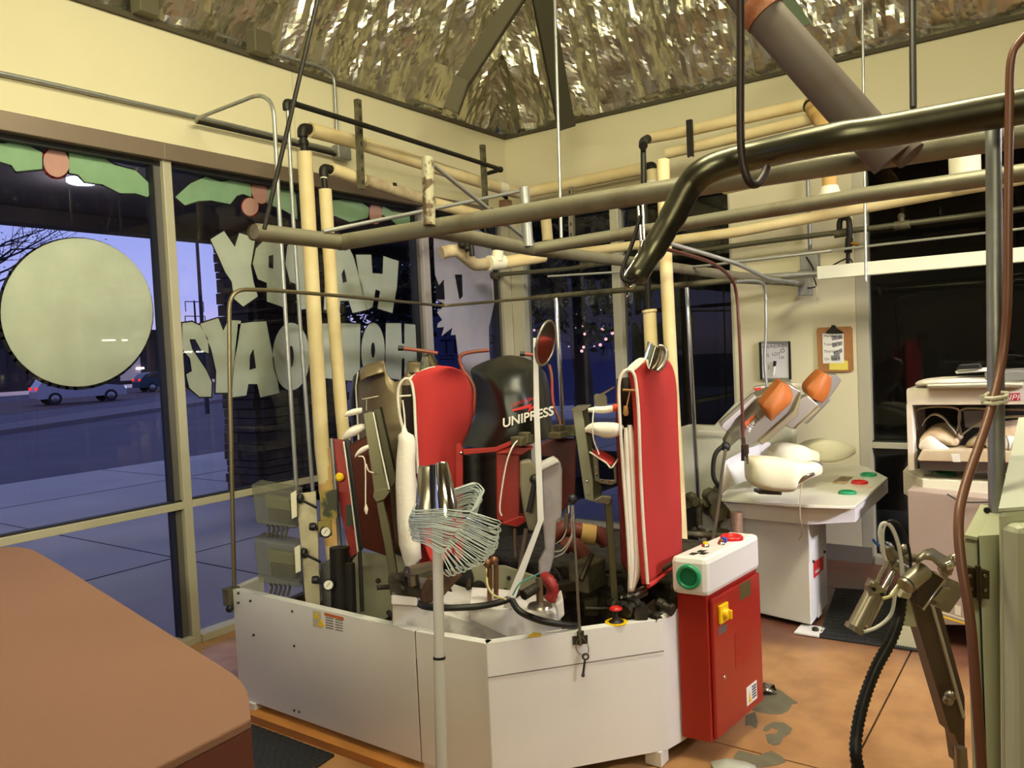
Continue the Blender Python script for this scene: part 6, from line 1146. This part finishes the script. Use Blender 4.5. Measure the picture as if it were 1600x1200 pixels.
cover('head_cover', [[(1221, 596, 'd', 4.62), (1226, 598, 'd', 4.62), (1232, 602, 'd', 4.65)], [(1206, 614, 'd', 4.60), (1222, 616, 'd', 4.58), (1239, 618, 'd', 4.63)], [(1192, 632, 'd', 4.60), (1212, 634, 'd', 4.57), (1235, 630, 'd', 4.62)], [(1194, 640, 'd', 4.61), (1206, 650, 'd', 4.59), (1220, 644, 'd', 4.62)], [(1200, 650, 'd', 4.63), (1205, 658, 'd', 4.62), (1211, 652, 'd', 4.64)]])
cover('head_cover', [[(1284, 581, 'd', 4.92), (1292, 584, 'd', 4.90), (1300, 590, 'd', 4.93)], [(1272, 592, 'd', 4.91), (1285, 598, 'd', 4.88), (1299, 602, 'd', 4.92)], [(1261, 606, 'd', 4.91), (1278, 614, 'd', 4.88), (1295, 616, 'd', 4.92)], [(1263, 618, 'd', 4.92), (1272, 624, 'd', 4.90), (1286, 630, 'd', 4.93)]])
slab('head_joint', [(1140, 676), (1156, 664), (1158, 684), (1140, 700), (1134, 700), (1132, 690)], 4.65, .05, GREASE2)
q = MB(); q.tube(cat([V(1134, 694, 'd', 4.6), V(1120, 706, 'd', 4.6), V(1115, 722, 'd', 4.6), V(1115, 745, 'd', 4.6), V(1123, 760, 'd', 4.6)], 6), .013, 10); q.ball(V(1134, 698, 'd', 4.6), .03, 8); obj('black_hose', q, BLACK, tp)
q = MB(); q.tube(cat([V(1134, 702, 'd', 4.5), V(1128, 740, 'd', 4.5), V(1124, 780, 'd', 4.5), V(1118, 820, 'd', 4.5), V(1113, 848, 'd', 4.5)], 5), .009, 8); obj('steel_link', q, STEEL, tp)
# white housing behind, against the wall
q = MB(); q.prism([V(x, y, 'x', 5.75) for x, y in ((1060, 668), (1070, 665), (1114, 666), (1150, 628), (1178, 606), (1212, 598), (1256, 600), (1240, 640), (1236, 720), (1160, 800), (1066, 800))], (.12, 0, 0)); hb = obj('rear_housing', q, mat('greenish_white_housing', (208, 208, 184), .35, rgb2=(176, 172, 144), vscale=3), tp, bevel=.01)
q = MB(); q.prism([V(x, y, 'x', 5.70) for x, y in ((1091, 672), (1140, 674), (1140, 677), (1091, 675))], (.01, 0, 0)); obj('slot_lip', q, IVORY, hb)
q = MB(); q.blob(rowgrid([[(1172, 604, 'd', 5.3), (1190, 600, 'd', 5.3), (1215, 602, 'd', 5.3), (1256, 594, 'd', 5.3)], [(1184, 620, 'd', 5.1), (1200, 616, 'd', 5.1), (1222, 612, 'd', 5.1), (1266, 604, 'd', 5.1)]]), _f*.05); obj('folded_cloth', q, WCLOTH, tp, subs=1)
q = MB(); q.blob(rowgrid([[(1178, 607, 'd', 5.1), (1188, 605, 'd', 5.1)], [(1181, 612, 'd', 5.08), (1192, 609, 'd', 5.08)]]), _f*.01); obj('red_tag', q, REDL, tp)
q = MB()
for p, r0 in (((1076, 782), .05), ((1092, 786), .035), ((1100, 790), .03), ((1113, 776), .06), ((1116, 795), .07), ((1127, 805), .05), ((1120, 772), .04), ((1088, 832), .03), ((1102, 835), .04), ((1122, 838), .05), ((1132, 835), .04), ((1150, 842), .04)):
    c = V(*p, 'd', 5.0); a = Vector((math.sin(p[0]), math.cos(p[0]), .6*math.sin(p[1]))).normalized()*r0; q.tube([c-a, c-a*.3, c-a*.3, c+a*.6, c+a*.6, c+a], [r0*.8, r0*.8, r0*.55, r0*.55, r0*.85, r0*.85], 8)
q.tube([V(1068, 787, 'd', 5.0), V(1130, 786, 'd', 5.0)], .02, 8); q.tube([V(1066, 833, 'd', 4.9), V(1155, 838, 'd', 4.9)], .018, 8); q.tube([V(1120, 760, 'd', 5.0), V(1121, 845, 'd', 5.0)], .02, 8); q.tube([V(1092, 790, 'd', 5.0), V(1093, 820, 'd', 5.0)], .02, 8)
obj('valve_cluster', q, GREASE2, tp, kind='stuff')
q = MB(); q.tube([V(1151, 800, 'd', 4.75), V(1151, 834, 'd', 4.75)], .036, 14); obj('foil_wrapped_pipe', q, mat('brown_foil_wrap', (170, 140, 118), .35, .6, bump=.6, bscale=60), tp)
q = MB(); q.prism([V(x, y, 'd', 5.1) for x, y in ((1095, 790), (1135, 800), (1160, 820), (1160, 940), (1098, 900))], _f*.1); obj('rear_plate', q, WHITED, tp, bevel=.006)
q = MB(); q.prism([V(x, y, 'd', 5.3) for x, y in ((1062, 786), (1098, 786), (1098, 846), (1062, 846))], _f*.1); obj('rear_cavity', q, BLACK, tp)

# wall items on the panel wall
wb = thing('whiteboard', 'small magnetic whiteboard with black edges and handwriting, on the panel wall', 'whiteboard', tuple(V(1212, 592, 'x', 6.28)))
XW = 6.288
def wq(name, px, m, parent, x=XW, th=.004, **k): q = MB(); q.prism([V(a, b, 'x', x) for a, b in px], (-th, 0, 0)); return obj(name, q, m, parent, **k)
wq('board', [(1188, 535), (1233, 534), (1235, 593), (1190, 593)], mat('whiteboard_white', (214, 212, 214), .3), wb, th=.008)
for px in (((1186.5, 535), (1190, 535), (1192, 593), (1188.5, 593)), ((1232, 533.5), (1235, 533.5), (1237, 592.5), (1233.5, 592.5))): wq('side_edge', px, BLACK, wb, XW-.004, .012)
for px in (((1188, 533.5), (1234, 533), (1234, 537), (1188, 537)), ((1190, 590.5), (1236, 590), (1236, 593.5), (1190, 593.5))): wq('end_edge', px, GALV, wb, XW-.004, .01)
ydir = Vector((0, -1, 0))
for s, x, y, sz in (('LAUNDRO', 1191, 544, .036), ('7/9', 1221, 543, .032), ('65', 1194, 558, .04), ('LOT', 1206, 556, .036), ('130', 1216, 561, .03), ('O', 1219, 551, .045), ('2', 1199, 576, .036)): text('handwriting', s, sz, V(x, y, 'x', XW-.010), ydir, (0, 0, 1), mat('grey_marker', (90, 86, 92), .7), wb, ext=.0003)
q = MB(); q.tube([V(1208, 586, 'x', XW-.02), V(1210, 572, 'x', XW-.02)], .009, 10); mk = obj('marker', q, PAPER, label='white dry marker with black cap clipped on the whiteboard', category='marker')
q = MB(); q.tube([V(1210, 572, 'x', XW-.02), V(1211, 564, 'x', XW-.02)], .012, 10); obj('cap', q, BLACK, mk)
cb = thing('clipboard', 'brown hardboard clipboard with a price list hung by the window frame', 'clipboard', tuple(V(1305, 580, 'x', 6.28)))
wq('board', [(1278, 512), (1329, 510), (1332, 513), (1334, 578), (1330, 581), (1281, 581), (1279, 578), (1276, 516)], mat('hardboard_brown', (164, 112, 62), .6, vary=.12, vscale=20), cb, th=.006)
sh = wq('sheet', [(1285, 521), (1318, 520), (1319, 567), (1286, 568)], PAPER, cb, XW-.008, .002)
wq('yellow_note', [(1296, 568), (1319, 566), (1319, 563), (1325, 564), (1325, 578), (1296, 578)], mat('yellow_note', (222, 204, 90), .7), cb, XW-.007, .002)
wq('clip', [(1291, 519), (1298, 512), (1300, 508), (1305, 508), (1308, 513), (1318, 519), (1318, 521), (1291, 521)], IRON, cb, XW-.01, .01)
for s, x, y in (('Monday', 1287, 527), ('Tuesday', 1287, 540), ('Thursday', 1287, 551), ('On Sale', 1288, 563)): text('print', s, .028, V(x, y, 'x', XW-.011), ydir, (0, 0, 1), INK, sh, ext=.0002)
for px in (((1299, 525), (1316, 523), (1317, 529), (1300, 532)), ((1300, 536), (1316, 533), (1316, 539), (1301, 543)), ((1302, 550), (1316, 544), (1316, 550), (1304, 557)), ((1298, 556), (1312, 553), (1313, 563), (1300, 564))): wq('ink_smudge', px, mat('ink_smudge', (150, 148, 144), .8, rgb2=(90, 90, 92), thr=(.4, .6), vscale=60), sh, XW-.0105, .0004)

# ---------------------------------------------------------------- shirt body press cabinet at right (faces the camera side)
XP = 4.9
sp = thing('collar_press', 'white cabinet press with two cloth covered bucks behind steel arches', 'press machine', (4.9, .5, 0))
def sq(name, px, m, parent=None, x=XP, th=.02, bev=.003, **k): q = MB(); q.prism([V(a, b, 'x', x) for a, b in px], (th, 0, 0)); return obj(name, q, m, parent or sp, bevel=bev, **k)
hdp = sq('head_panel', [(1416, 610), (1620, 607), (1620, 632), (1417, 633)], mat('warm_white_enamel', (226, 216, 200), .35, vary=.06), th=.75)
sq('side_post', [(1416, 632), (1425, 632), (1429, 735), (1419, 735)], MATS['warm_white_enamel'], th=.10)
sq('side_wall', [(1417, 632), (1419, 632), (1421, 735), (1419, 735)], MATS['warm_white_enamel'], th=.7)
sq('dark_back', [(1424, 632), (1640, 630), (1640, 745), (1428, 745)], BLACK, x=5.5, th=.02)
q = MB(); a = V(1420, 605, 'x', XP); q.prism([V(1417, 611, 'x', XP), V(1640, 608, 'x', XP), V(1640, 608, 'x', XP)+Vector((.75, 0, 0)), V(1417, 611, 'x', XP)+Vector((.75, 0, 0))], (0, 0, .012)); obj('roof', q, IVORY, sp)
lg = sq('brand_plate', [(1552, 615), (1594, 614), (1594, 626), (1552, 627)], mat('logo_red', (196, 36, 38), .4), x=XP-.004, th=.004, bev=.002)
text('lettering', 'UNIPRESS', .045, V(1552.5, 625.5, 'x', XP-.007), (0, -1, 0), (0, 0, 1), WLET, lg, ext=.0006, shear=.25)
# padded cover roll, clothes and tray on top
q = MB(); rows = [[(1418, 598, 'x', 4.9), (1450, 592, 'x', 4.9), (1520, 590, 'x', 4.9), (1600, 590, 'x', 4.9)], [(1419, 607, 'x', 4.86), (1450, 607, 'x', 4.86), (1520, 606, 'x', 4.86), (1600, 606, 'x', 4.86)]]; q.blob(rowgrid(rows), (.5, 0, 0)); obj('cloth_roll', q, WCLOTH, subs=1, label='rolled off white cloth lying on the right cabinet press', category='cloth')
q = MB(); q.prism([V(x, y, 'x', 4.84) for x, y in ((1446, 600), (1560, 597), (1600, 598), (1600, 606), (1448, 607))], (.3, 0, 0)); obj('tray', q, mat('grey_tray', (170, 166, 150), .4, .4), bevel=.01, label='grey metal tray lying in front on the right cabinet press', category='tray')
q = MB(); q.prism([V(x, y, 'x', 5.0) for x, y in ((1492, 580), (1548, 576), (1548, 580), (1494, 584))], (.25, 0, 0)); cbo = obj('clipboard', q, PAPER, label='white clipboard lying flat on top of the right cabinet press', category='clipboard', bevel=.003)
q = MB(); q.prism([V(x, y, 'x', 4.98) for x, y in ((1494, 578), (1499, 570), (1530, 568), (1534, 576))], (.08, 0, 0)); obj('clip', q, BLACK, cbo, bevel=.004)
q = MB(); q.prism([V(x, y, 'x', 4.95) for x, y in ((1538, 582), (1620, 577), (1620, 594), (1540, 598))], (.3, 0, 0)); obj('grey_box', q, mat('grey_plastic_box', (120, 118, 112), .5), bevel=.006, label='low grey box lying on the press behind the galvanised post', category='box')
# steel arches and bucks
def arch(px, x, r_): q = MB(); q.tube(cat([V(a, b, 'x', x) for a, b in px], 6), r_, 8); return obj('steel_arch', q, STEEL, sp)
def flatarch(px, x, w_=.05):
    c = cat([V(a, b, 'x', x) for a, b in px], 6); q = MB(); q.blob([c, [p+Vector((w_, 0, 0)) for p in c]], (0, 0, -.012)); return obj('steel_arch', q, STEEL, sp)
flatarch([(1440, 664), (1448, 652), (1460, 646), (1474, 652), (1484, 664), (1494, 676)], 5.0)
flatarch([(1503, 678), (1522, 664), (1545, 655), (1575, 650), (1610, 650)], 5.0)
for px in ([(1434, 671), (1434, 640), (1496, 639), (1496, 674)], [(1502, 680), (1502, 641), (1560, 640), (1640, 640)]): arch(px, 5.02, .006)
sq('buck_back', [(1505, 642), (1545, 641), (1545, 668), (1508, 668)], mat('lilac_back', (150, 144, 156), .5), x=5.2, th=.01)
def bk(px_top, bot, m):
    q = MB(); c = [V(a, b, 'x', 4.98) for a, b in px_top]; c2 = [V(a, b, 'x', 4.98) for a, b in bot]; q.blob([c2, [p.lerp(r, .5)+Vector((-.03, 0, 0)) for p, r in zip(c2, c)], c], (.4, 0, 0)); return obj('buck', q, m, sp, subs=1)
BK = mat('stained_buck_cloth', (196, 180, 152), .9, rgb2=(150, 112, 70), thr=(.4, .75), vscale=10, bump=.3, bscale=40)
bk([(1432, 690), (1440, 675), (1455, 665), (1470, 666), (1485, 678), (1498, 692)], [(1434, 702), (1443, 702), (1458, 702), (1472, 702), (1486, 702), (1496, 700)], BK)
bk([(1504, 696), (1520, 682), (1545, 668), (1575, 662), (1600, 661), (1640, 665)], [(1506, 702), (1520, 702), (1545, 702), (1575, 702), (1600, 702), (1640, 702)], BK)
q = MB(); q.blob(rowgrid([[(1434, 694, 'x', 4.93), (1445, 682, 'x', 4.92), (1456, 678, 'x', 4.92), (1466, 690, 'x', 4.92), (1484, 700, 'x', 4.93)], [(1434, 702, 'x', 4.92), (1444, 706, 'x', 4.91), (1456, 708, 'x', 4.90), (1468, 706, 'x', 4.91), (1484, 704, 'x', 4.92)]]), (.02, 0, 0)); obj('cloth_skirt', q, WCLOTH, sp, subs=1)
q = MB(); q.blob(rowgrid([[(1546, 682, 'x', 4.93), (1570, 680, 'x', 4.93), (1600, 680, 'x', 4.93), (1640, 680, 'x', 4.93)], [(1530, 703, 'x', 4.92), (1570, 704, 'x', 4.91), (1600, 704, 'x', 4.91), (1640, 704, 'x', 4.92)]]), (.02, 0, 0)); obj('cloth_skirt', q, WCLOTH, sp, subs=1)
q = MB(); q.tube(cat([V(1572, 680, 'x', 4.89), V(1576, 692, 'x', 4.88), (V(1575, 704, 'x', 4.88)), V(1580, 704, 'x', 4.88), V(1584, 690, 'x', 4.88), V(1588, 704, 'x', 4.88)], 4), .004, 6); obj('skirt_pin', q, STEEL, sp)
sq('front_tray', [(1433, 718), (1440, 704), (1640, 706), (1640, 724), (1436, 720)], mat('ivory_tray', (210, 202, 180), .4, rgb2=(190, 160, 120), vscale=6), x=4.86, th=.25)
sq('paper_tag', [(1486, 709), (1499, 709), (1501, 722), (1489, 722)], PAPER, x=4.85, th=.002, bev=0)
sq('grey_step', [(1436, 719), (1640, 724), (1640, 742), (1438, 734)], mat('lilac_grey_steel', (120, 112, 112), .4, .3), x=4.92, th=.1)
# control shelf
ZS = .885
shp = [V(1411, 735, 'z', ZS), V(1441, 749, 'z', ZS), V(1640, 757, 'z', ZS), V(1640, 738, 'z', ZS), V(1430, 732, 'z', ZS), V(1420, 725, 'z', ZS)]
q = MB(); q.prism(shp, (0, 0, -.14)); sf = obj('control_shelf', q, IVORY, sp, bevel=.004)
ringbtn('green_button', V(1477, 741, 'z', ZS), cz, .058, GREEN, sp); ringbtn('red_button', V(1579, 748, 'z', ZS), cz, .055, REDB, sp)
sq('lower_body', [(1418, 766), (1640, 790), (1640, 980), (1424, 975)], mat('taupe_lower_body', (170, 152, 140), .4, vary=.05), x=4.75, th=.7)
q = MB(); q.box(V(1426, 950, 'z', .15), (.5, .12, .30)); obj('foot_unit', q, NEARG, sp, bevel=.005)
q = MB(); q.tube(cat([V(1480, 772, 'x', 4.73), V(1500, 783, 'x', 4.72), V(1520, 785, 'x', 4.72), V(1560, 784, 'x', 4.73)], 5), .004, 6); obj('cable', q, BLACK, sp)
for dy in (0, 6): sq('yellow_stripe', [(1464, 954+dy), (1510, 968+dy), (1510, 970+dy), (1464, 956+dy)], YEL if dy else IVORY, x=4.73, th=.004, bev=0)
for dx in (0,): sq('square_mark', [(1492, 946), (1501, 948), (1501, 962), (1492, 960)], IVORY, x=4.73, th=.004, bev=0)

# ---------------------------------------------------------------- near green cabinet at the right edge
nc = thing('near_cabinet', 'pale green steel cabinet with a hinged door cut by the right edge', 'cabinet', tuple(V(1560, 1300, 'd', 1.5)))
zc = 1.19
def nv_(x, y, d): return V(x, y, 'd', d)
q = MB()
for pts, dd in (([(1506, 838), (1527, 842), (1566, 2010), (1547, 2010)], 1.45),): q.prism([nv_(x, y, dd) for x, y in pts], (.30, 0, 0))
obj('door_edge', q, NEARG, nc, bevel=.006)
q = MB(); q.prism([nv_(x, y, 1.44) for x, y in ((1529, 840), (1562, 838), (1600, 2010), (1570, 2010))], (.35, 0, 0)); obj('frame_front', q, NEARG, nc, bevel=.004)
q = MB(); q.add([nv_(1506, 838, 1.44), nv_(1527, 842, 1.44), nv_(1527, 842, 1.44)+Vector((.30, 0, 0)), nv_(1506, 838, 1.44)+Vector((.30, 0, 0))], [(0, 1, 2, 3)]); obj('top_flange', q, NEARG, nc, solid=.006)
q = MB(); q.add([nv_(1529, 840, 1.44), nv_(1562, 838, 1.44), nv_(1562, 838, 1.44)+Vector((.35, 0, 0)), nv_(1529, 840, 1.44)+Vector((.35, 0, 0))], [(0, 1, 2, 3)]); obj('top_plate', q, NEARG, nc, solid=.006)
q = MB(); q.prism([nv_(x, y, 1.38) for x, y in ((1560, 797), (1640, 790), (1690, 2010), (1569, 2010))], (.6, 0, 0)); obj('main_body', q, NEARG, nc, bevel=.012)
q = MB(); q.add([nv_(1560, 797, 1.38), nv_(1660, 790, 1.38), nv_(1660, 790, 1.38)+Vector((.6, 0, .10)), nv_(1560, 797, 1.38)+Vector((.6, 0, .10))], [(0, 1, 2, 3)]); obj('body_top', q, mat('pale_white_green', (218, 220, 206), .35), nc, solid=.006)
q = MB(); q.prism([nv_(x, y, 1.34) for x, y in ((1589, 823), (1660, 820), (1700, 2010), (1600, 2010))], _f*.05); obj('side_door', q, NEARG, nc, bevel=.012)
q = MB(); q.prism([nv_(x, y, 1.415) for x, y in ((1511, 886), (1527, 888), (1529, 936), (1514, 932))], _f*.02); q.prism([nv_(x, y, 1.415) for x, y in ((1529, 889), (1547, 892), (1547, 937), (1530, 936))], _f*.02); q.tube([nv_(1528, 884, 1.41), nv_(1530, 938, 1.41)], .0045, 10); hg = obj('hinge', q, mat('bronze_hinge', (84, 70, 48), .4, .7), nc, bevel=.002)
q = MB()
for p in ((1539, 900), (1539, 922), (1516, 900), (1517, 920)): q.lathe(nv_(*p, 1.413), -_f, [(.0035, 0), (.003, .002)], 10)
obj('screws', q, STEEL, hg)
q = MB(); q.lathe(nv_(1541, 797, 1.62), _f*-1, [(.006, 0), (.006, .004)], 10); obj('bolt', q, IRON, nc)

# sleeve finisher arm with pneumatic cylinder
sa = thing('pneumatic_clamp', 'taupe steel arm carrying a pneumatic cylinder clamp with white tubing', 'clamp arm', tuple(V(1500, 1200, 'd', 1.9)))
TP = mat('taupe_arm_steel', (112, 96, 80), .45, .5); AL = mat('dirty_aluminium', (172, 162, 142), .32, .85, vary=.2, vscale=8)
def sl(name, px, d, th, m=TP, par=None, bev=.002): q = MB(); q.prism([V(a, b, 'd', d) for a, b in px], _f*th); return obj(name, q, m, par or sa, bevel=bev)
sl('arm', [(1421, 932), (1434, 926), (1456, 948), (1470, 1010), (1502, 1120), (1505, 1180), (1491, 1148), (1484, 1144)], 1.95, .05)
q = MB(); q.tube([V(1455, 940, 'd', 1.94), V(1475, 1010, 'd', 1.94), V(1506, 1122, 'd', 1.94)], .004, 6); obj('bright_edge', q, EDGE, sa)
sl('lower_arm', [(1456, 940), (1468, 940), (1508, 1090), (1508, 1200), (1492, 1190)], 2.0, .03)
q = MB(); q.lathe(V(1483, 1086, 'd', 1.93), -_f, [(.012, 0), (.012, .01), (.006, .014)], 10); q.lathe(V(1480, 1093, 'd', 1.93), -_f, [(.012, 0), (.012, .01), (.006, .014)], 10); q.tube([V(1501, 1168, 'd', 1.93), V(1502, 1215, 'd', 1.93)], .014, 10); obj('arm_bolts', q, AL, sa)
q = MB(); a = V(1501, 1185, 'd', 1.98); q.tube([a, Vector((a.x, a.y, .01))], .016, 10); q.lathe(Vector((a.x, a.y, 0)), (0, 0, 1), [(.09, 0), (.09, .012), (.02, .02)], 16); obj('stand_post', q, TP, sa)
q = MB(); q.tube([V(1345, 975, 'd', 1.86), V(1366, 930, 'd', 1.88)], .019, 18); cyl = obj('cylinder', q, mat('clear_cylinder', (150, 138, 118), .2, .6), sa)
q = MB(); q.tube([V(1333, 985, 'd', 1.85), V(1337, 978, 'd', 1.85)], .022, 18); q.tube([V(1335, 981, 'd', 1.85), V(1364, 925, 'd', 1.88)], .0175, 18); obj('cylinder_end', q, AL, cyl)
q = MB(); q.tube([V(1352, 985, 'd', 1.87), V(1382, 930, 'd', 1.9)], .006, 8); q.tube([V(1362, 925, 'd', 1.87), V(1390, 872, 'd', 1.9)], .006, 8); q.tube([V(1378, 925, 'd', 1.87), V(1402, 882, 'd', 1.9)], .008, 8); q.tube([V(1392, 930, 'd', 1.87), V(1424, 886, 'd', 1.9)], .006, 8); obj('guide_rods', q, CHROME, sa)
sl('rod_block', [(1359, 918), (1365, 906), (1387, 924), (1382, 934), (1371, 936), (1358, 932)], 1.86, .03, AL)
q = MB()
for p in ((1366, 921), (1379, 929)): q.lathe(V(*p, 'd', 1.857), -_f, [(.0045, -.002), (.0045, .001)], 10)
obj('holes', q, BLACK, sa); q = MB(); q.tube([V(1357, 911, 'd', 1.86), V(1363, 914, 'd', 1.86)], .008, 8); obj('pin', q, AL, sa)
q = MB(); q.tube([V(1384, 856, 'd', 1.9), V(1392, 868, 'd', 1.9), V(1415, 885, 'd', 1.9)], .016, 12); q.ball(V(1386, 857, 'd', 1.9), .017, 10); q.ball(V(1412, 858, 'd', 1.9), .013, 8); q.tube([V(1410, 870, 'd', 1.9), V(1431, 872, 'd', 1.9)], .011, 10); q.tube([V(1395, 880, 'd', 1.89), V(1440, 905, 'd', 1.89)], .014, 10); obj('manifold', q, AL, sa)
q = MB(); q.tube([V(1416, 914, 'd', 1.80), V(1442, 892, 'd', 1.83)], .021, 16); q.tube([V(1414, 916, 'd', 1.798), V(1417, 913, 'd', 1.80)], .019, 16); obj('small_cylinder', q, AL, sa)
q = MB(); q.blob(rowgrid([[(1434, 866, 'd', 1.83), (1446, 858, 'd', 1.85), (1458, 856, 'd', 1.87), (1470, 864, 'd', 1.88), (1492, 876, 'd', 1.9)], [(1432, 874, 'd', 1.80), (1444, 866, 'd', 1.80), (1456, 868, 'd', 1.82), (1468, 880, 'd', 1.84), (1486, 892, 'd', 1.86)]]), Vector((0, 0, -.012))); obj('bent_bracket', q, AL, sa)
sl('dark_plate', [(1440, 905), (1460, 893), (1476, 904), (1472, 914), (1444, 952), (1432, 944), (1430, 925)], 1.84, .03, mat('dark_bracket', (92, 78, 66), .4, .6))
q = MB(); q.tube([V(1460, 894, 'd', 1.83), V(1476, 905, 'd', 1.83), V(1442, 953, 'd', 1.83)], .003, 6); obj('plate_edge', q, CHROME, sa)
sl('link_plate', [(1470, 890), (1492, 868), (1498, 878), (1480, 905), (1476, 904)], 1.86, .02, AL)
sl('clear_block', [(1460, 945), (1476, 920), (1484, 904), (1502, 912), (1504, 930), (1484, 958), (1478, 957)], 1.86, .05, mat('glassy_block', (160, 148, 130), .15, .4))
sl('fitting_block', [(1458, 936), (1474, 918), (1488, 920), (1484, 936), (1470, 944)], 1.84, .04, AL)
q = MB()
for p in ((1491, 872), (1484, 882), (1480, 884)): q.lathe(V(*p, 'd', 1.84), -_f, [(.010, 0), (.010, .006), (.005, .009)], 12)
obj('screws', q, CHROME, sa)
sl('ivory_bracket', [(1410, 932), (1420, 932), (1433, 980), (1410, 978)], 1.9, .02, NEARG)
q = MB(); q.tube([V(1406, 925, 'd', 1.86), V(1420, 928, 'd', 1.86)], .012, 10); obj('white_fitting', q, WHITEF, sa)
for nm, pts, r0, m in (('white_tube', [(1384, 876), (1376, 850), (1374, 832), (1379, 818), (1390, 821), (1400, 840), (1407, 868), (1411, 905), (1400, 925), (1392, 960), (1370, 980), (1342, 989)], .0042, WLET), ('white_tube', [(1381, 868), (1379, 845), (1380, 826), (1386, 818), (1396, 828), (1405, 855), (1409, 890), (1410, 915)], .0042, WLET), ('black_tube', [(1378, 825), (1388, 815), (1398, 815), (1408, 824), (1416, 842), (1422, 868), (1424, 895), (1431, 925)], .0035, BLACK), ('blue_tube', [(1364, 842), (1367, 847), (1374, 853)], .0035, mat('blue_tube', (50, 100, 170), .4)), ('blue_tube', [(1380, 846), (1388, 852)], .003, MATS['blue_tube']), ('cream_tube', [(1379, 935), (1388, 933), (1398, 926), (1408, 908)], .004, MATS['cream_tube'])):
    q = MB(); q.tube(cat([V(x, y, 'd', 1.84) for x, y in pts], 6), r0, 8); obj(nm, q, m, sa)
flex('corrugated_hose', [V(1408, 932, 'd', 1.9), V(1404, 965, 'd', 1.9), V(1392, 1000, 'd', 1.88), V(1368, 1045, 'd', 1.86), V(1348, 1100, 'd', 1.84), V(1338, 1150, 'd', 1.82), V(1338, 1185, 'd', 1.8), V(1350, 1240, 'd', 1.8)], .0145, BLACK, None, .0115, label='black corrugated hose hanging from the pneumatic clamp', category='hose')

# ---------------------------------------------------------------- mats, foreground cover, small floor things
MATM = mat('black_rubber', (26, 26, 27), .7)
def rubber(name, label, c4, nx, ny, hole=True):
    a, b, c, d = c4; q = MB(); q.prism([a, b, c, d], (0, 0, .012)); t = obj(name, q, MATM, label=label, category='floor mat', bevel=.004); q = MB()
    for i in range(nx):
        for j in range(ny):
            if hole and (i+j) % 2: continue
            u, v = (i+.5)/nx, (j+.5)/ny; p = a.lerp(b, u).lerp(d.lerp(c, u), v)+Vector((0, 0, .012)); e1_ = (b-a)/nx*.32; e2_ = (d-a)/ny*.32
            q.add([p-e1_-e2_, p+e1_-e2_, p+e1_+e2_, p-e1_+e2_]+[p-e1_*.6-e2_*.6+Vector((0, 0, .004)), p+e1_*.6-e2_*.6+Vector((0, 0, .004)), p+e1_*.6+e2_*.6+Vector((0, 0, .004)), p-e1_*.6+e2_*.6+Vector((0, 0, .004))], [(4, 5, 6, 7), (0, 1, 5, 4), (1, 2, 6, 5), (2, 3, 7, 6), (3, 0, 4, 7)])
    obj('studs', q, MATM, t, kind='stuff'); return t
rubber('rubber_mat', 'black ribbed rubber mat on the floor before the right cabinet press', [V(1306, 921, 'z', 0), V(1279, 997, 'z', 0), V(1445, 1021, 'z', 0), V(1450, 930, 'z', 0)], 16, 44, False)
rubber('rubber_mat', 'black studded rubber mat at lower left beside the white guard', [Vector((2.26, 3.35, 0)), Vector((2.26, 2.62, 0)), Vector((1.1, 2.50, 0)), Vector((1.1, 3.35, 0))], 34, 50)
ZC = 1.04
COV = mat('terracotta_cover', (142, 102, 82), .8, bump=.35, bscale=400, vary=.06, vscale=2)
edge = [(-60, 864), (0, 855), (20, 853.5), (38, 855), (55, 860), (100, 886), (365, 1052), (378, 1064), (386, 1078), (390, 1096), (392, 1123)]
tp_ = [V(x, y, 'z', ZC) for x, y in edge]; fc = tp_[-1]
tp_ += [Vector((-.1, fc.y-.05, ZC)), Vector((-.1, tp_[0].y+.1, ZC))]
q = MB(); q.prism(tp_, (0, 0, -.02)); cv = obj('padded_counter', q, COV, label='terracotta topped counter with rounded corner filling the lower left', category='counter', bevel=.004)
q = MB(); q.prism([Vector((p.x, p.y, ZC-.02))+(Vector((.4, 1.6, 0))-Vector((p.x, p.y, 0)))*.0 for p in tp_], (0, 0, -(ZC-.03))); obj('body', q, mat('brick_red_body', (104, 54, 42), .7, bump=.2, bscale=300), cv)
q = MB(); q.blob(rowgrid([[(1186, 1072, 'z', .03), (1195, 1066, 'z', .045), (1210, 1070, 'z', .03)], [(1184, 1080, 'z', .01), (1198, 1078, 'z', .04), (1214, 1082, 'z', .012)]]), (0, 0, -.008)); obj('crumpled_wrap', q, CHROME, label='crumpled shiny wrap on the floor behind the red cabinet', category='litter')
q = MB(); q.blob(rowgrid([[(1110, 1190, 'z', .02), (1135, 1184, 'z', .03), (1165, 1190, 'z', .02), (1180, 1196, 'z', .015)], [(1118, 1206, 'z', .01), (1140, 1200, 'z', .03), (1165, 1206, 'z', .02), (1185, 1210, 'z', .012)]]), (0, 0, -.01)); obj('paper_scrap', q, mat('grey_paper', (180, 180, 168), .8), label='grey paper scrap on the floor at the bottom edge', category='litter')
q = MB(); q.prism([Vector((2.28, 2.62, .001)), Vector((2.28, 2.10, .001)), Vector((2.52, 2.10, .001)), Vector((2.52, 3.3, .001)), Vector((2.28, 3.3, .001))], (0, 0, .035)); obj('floor_plinth', q, WOOD, label='ochre painted concrete plinth under the white guard', category='plinth')
# grey valve box and knob outside the guard corner
q = MB(); q.box(V(362, 931, 'y', 3.40), (.07, .05, .085)); vb = obj('junction_box', q, GREASE2, bevel=.004, label='small grey box at the outer corner of the white guard', category='junction box')
q = MB(); q.ball(V(359, 951, 'y', 3.38), .020, 10); obj('knob', q, BLACK, vb)
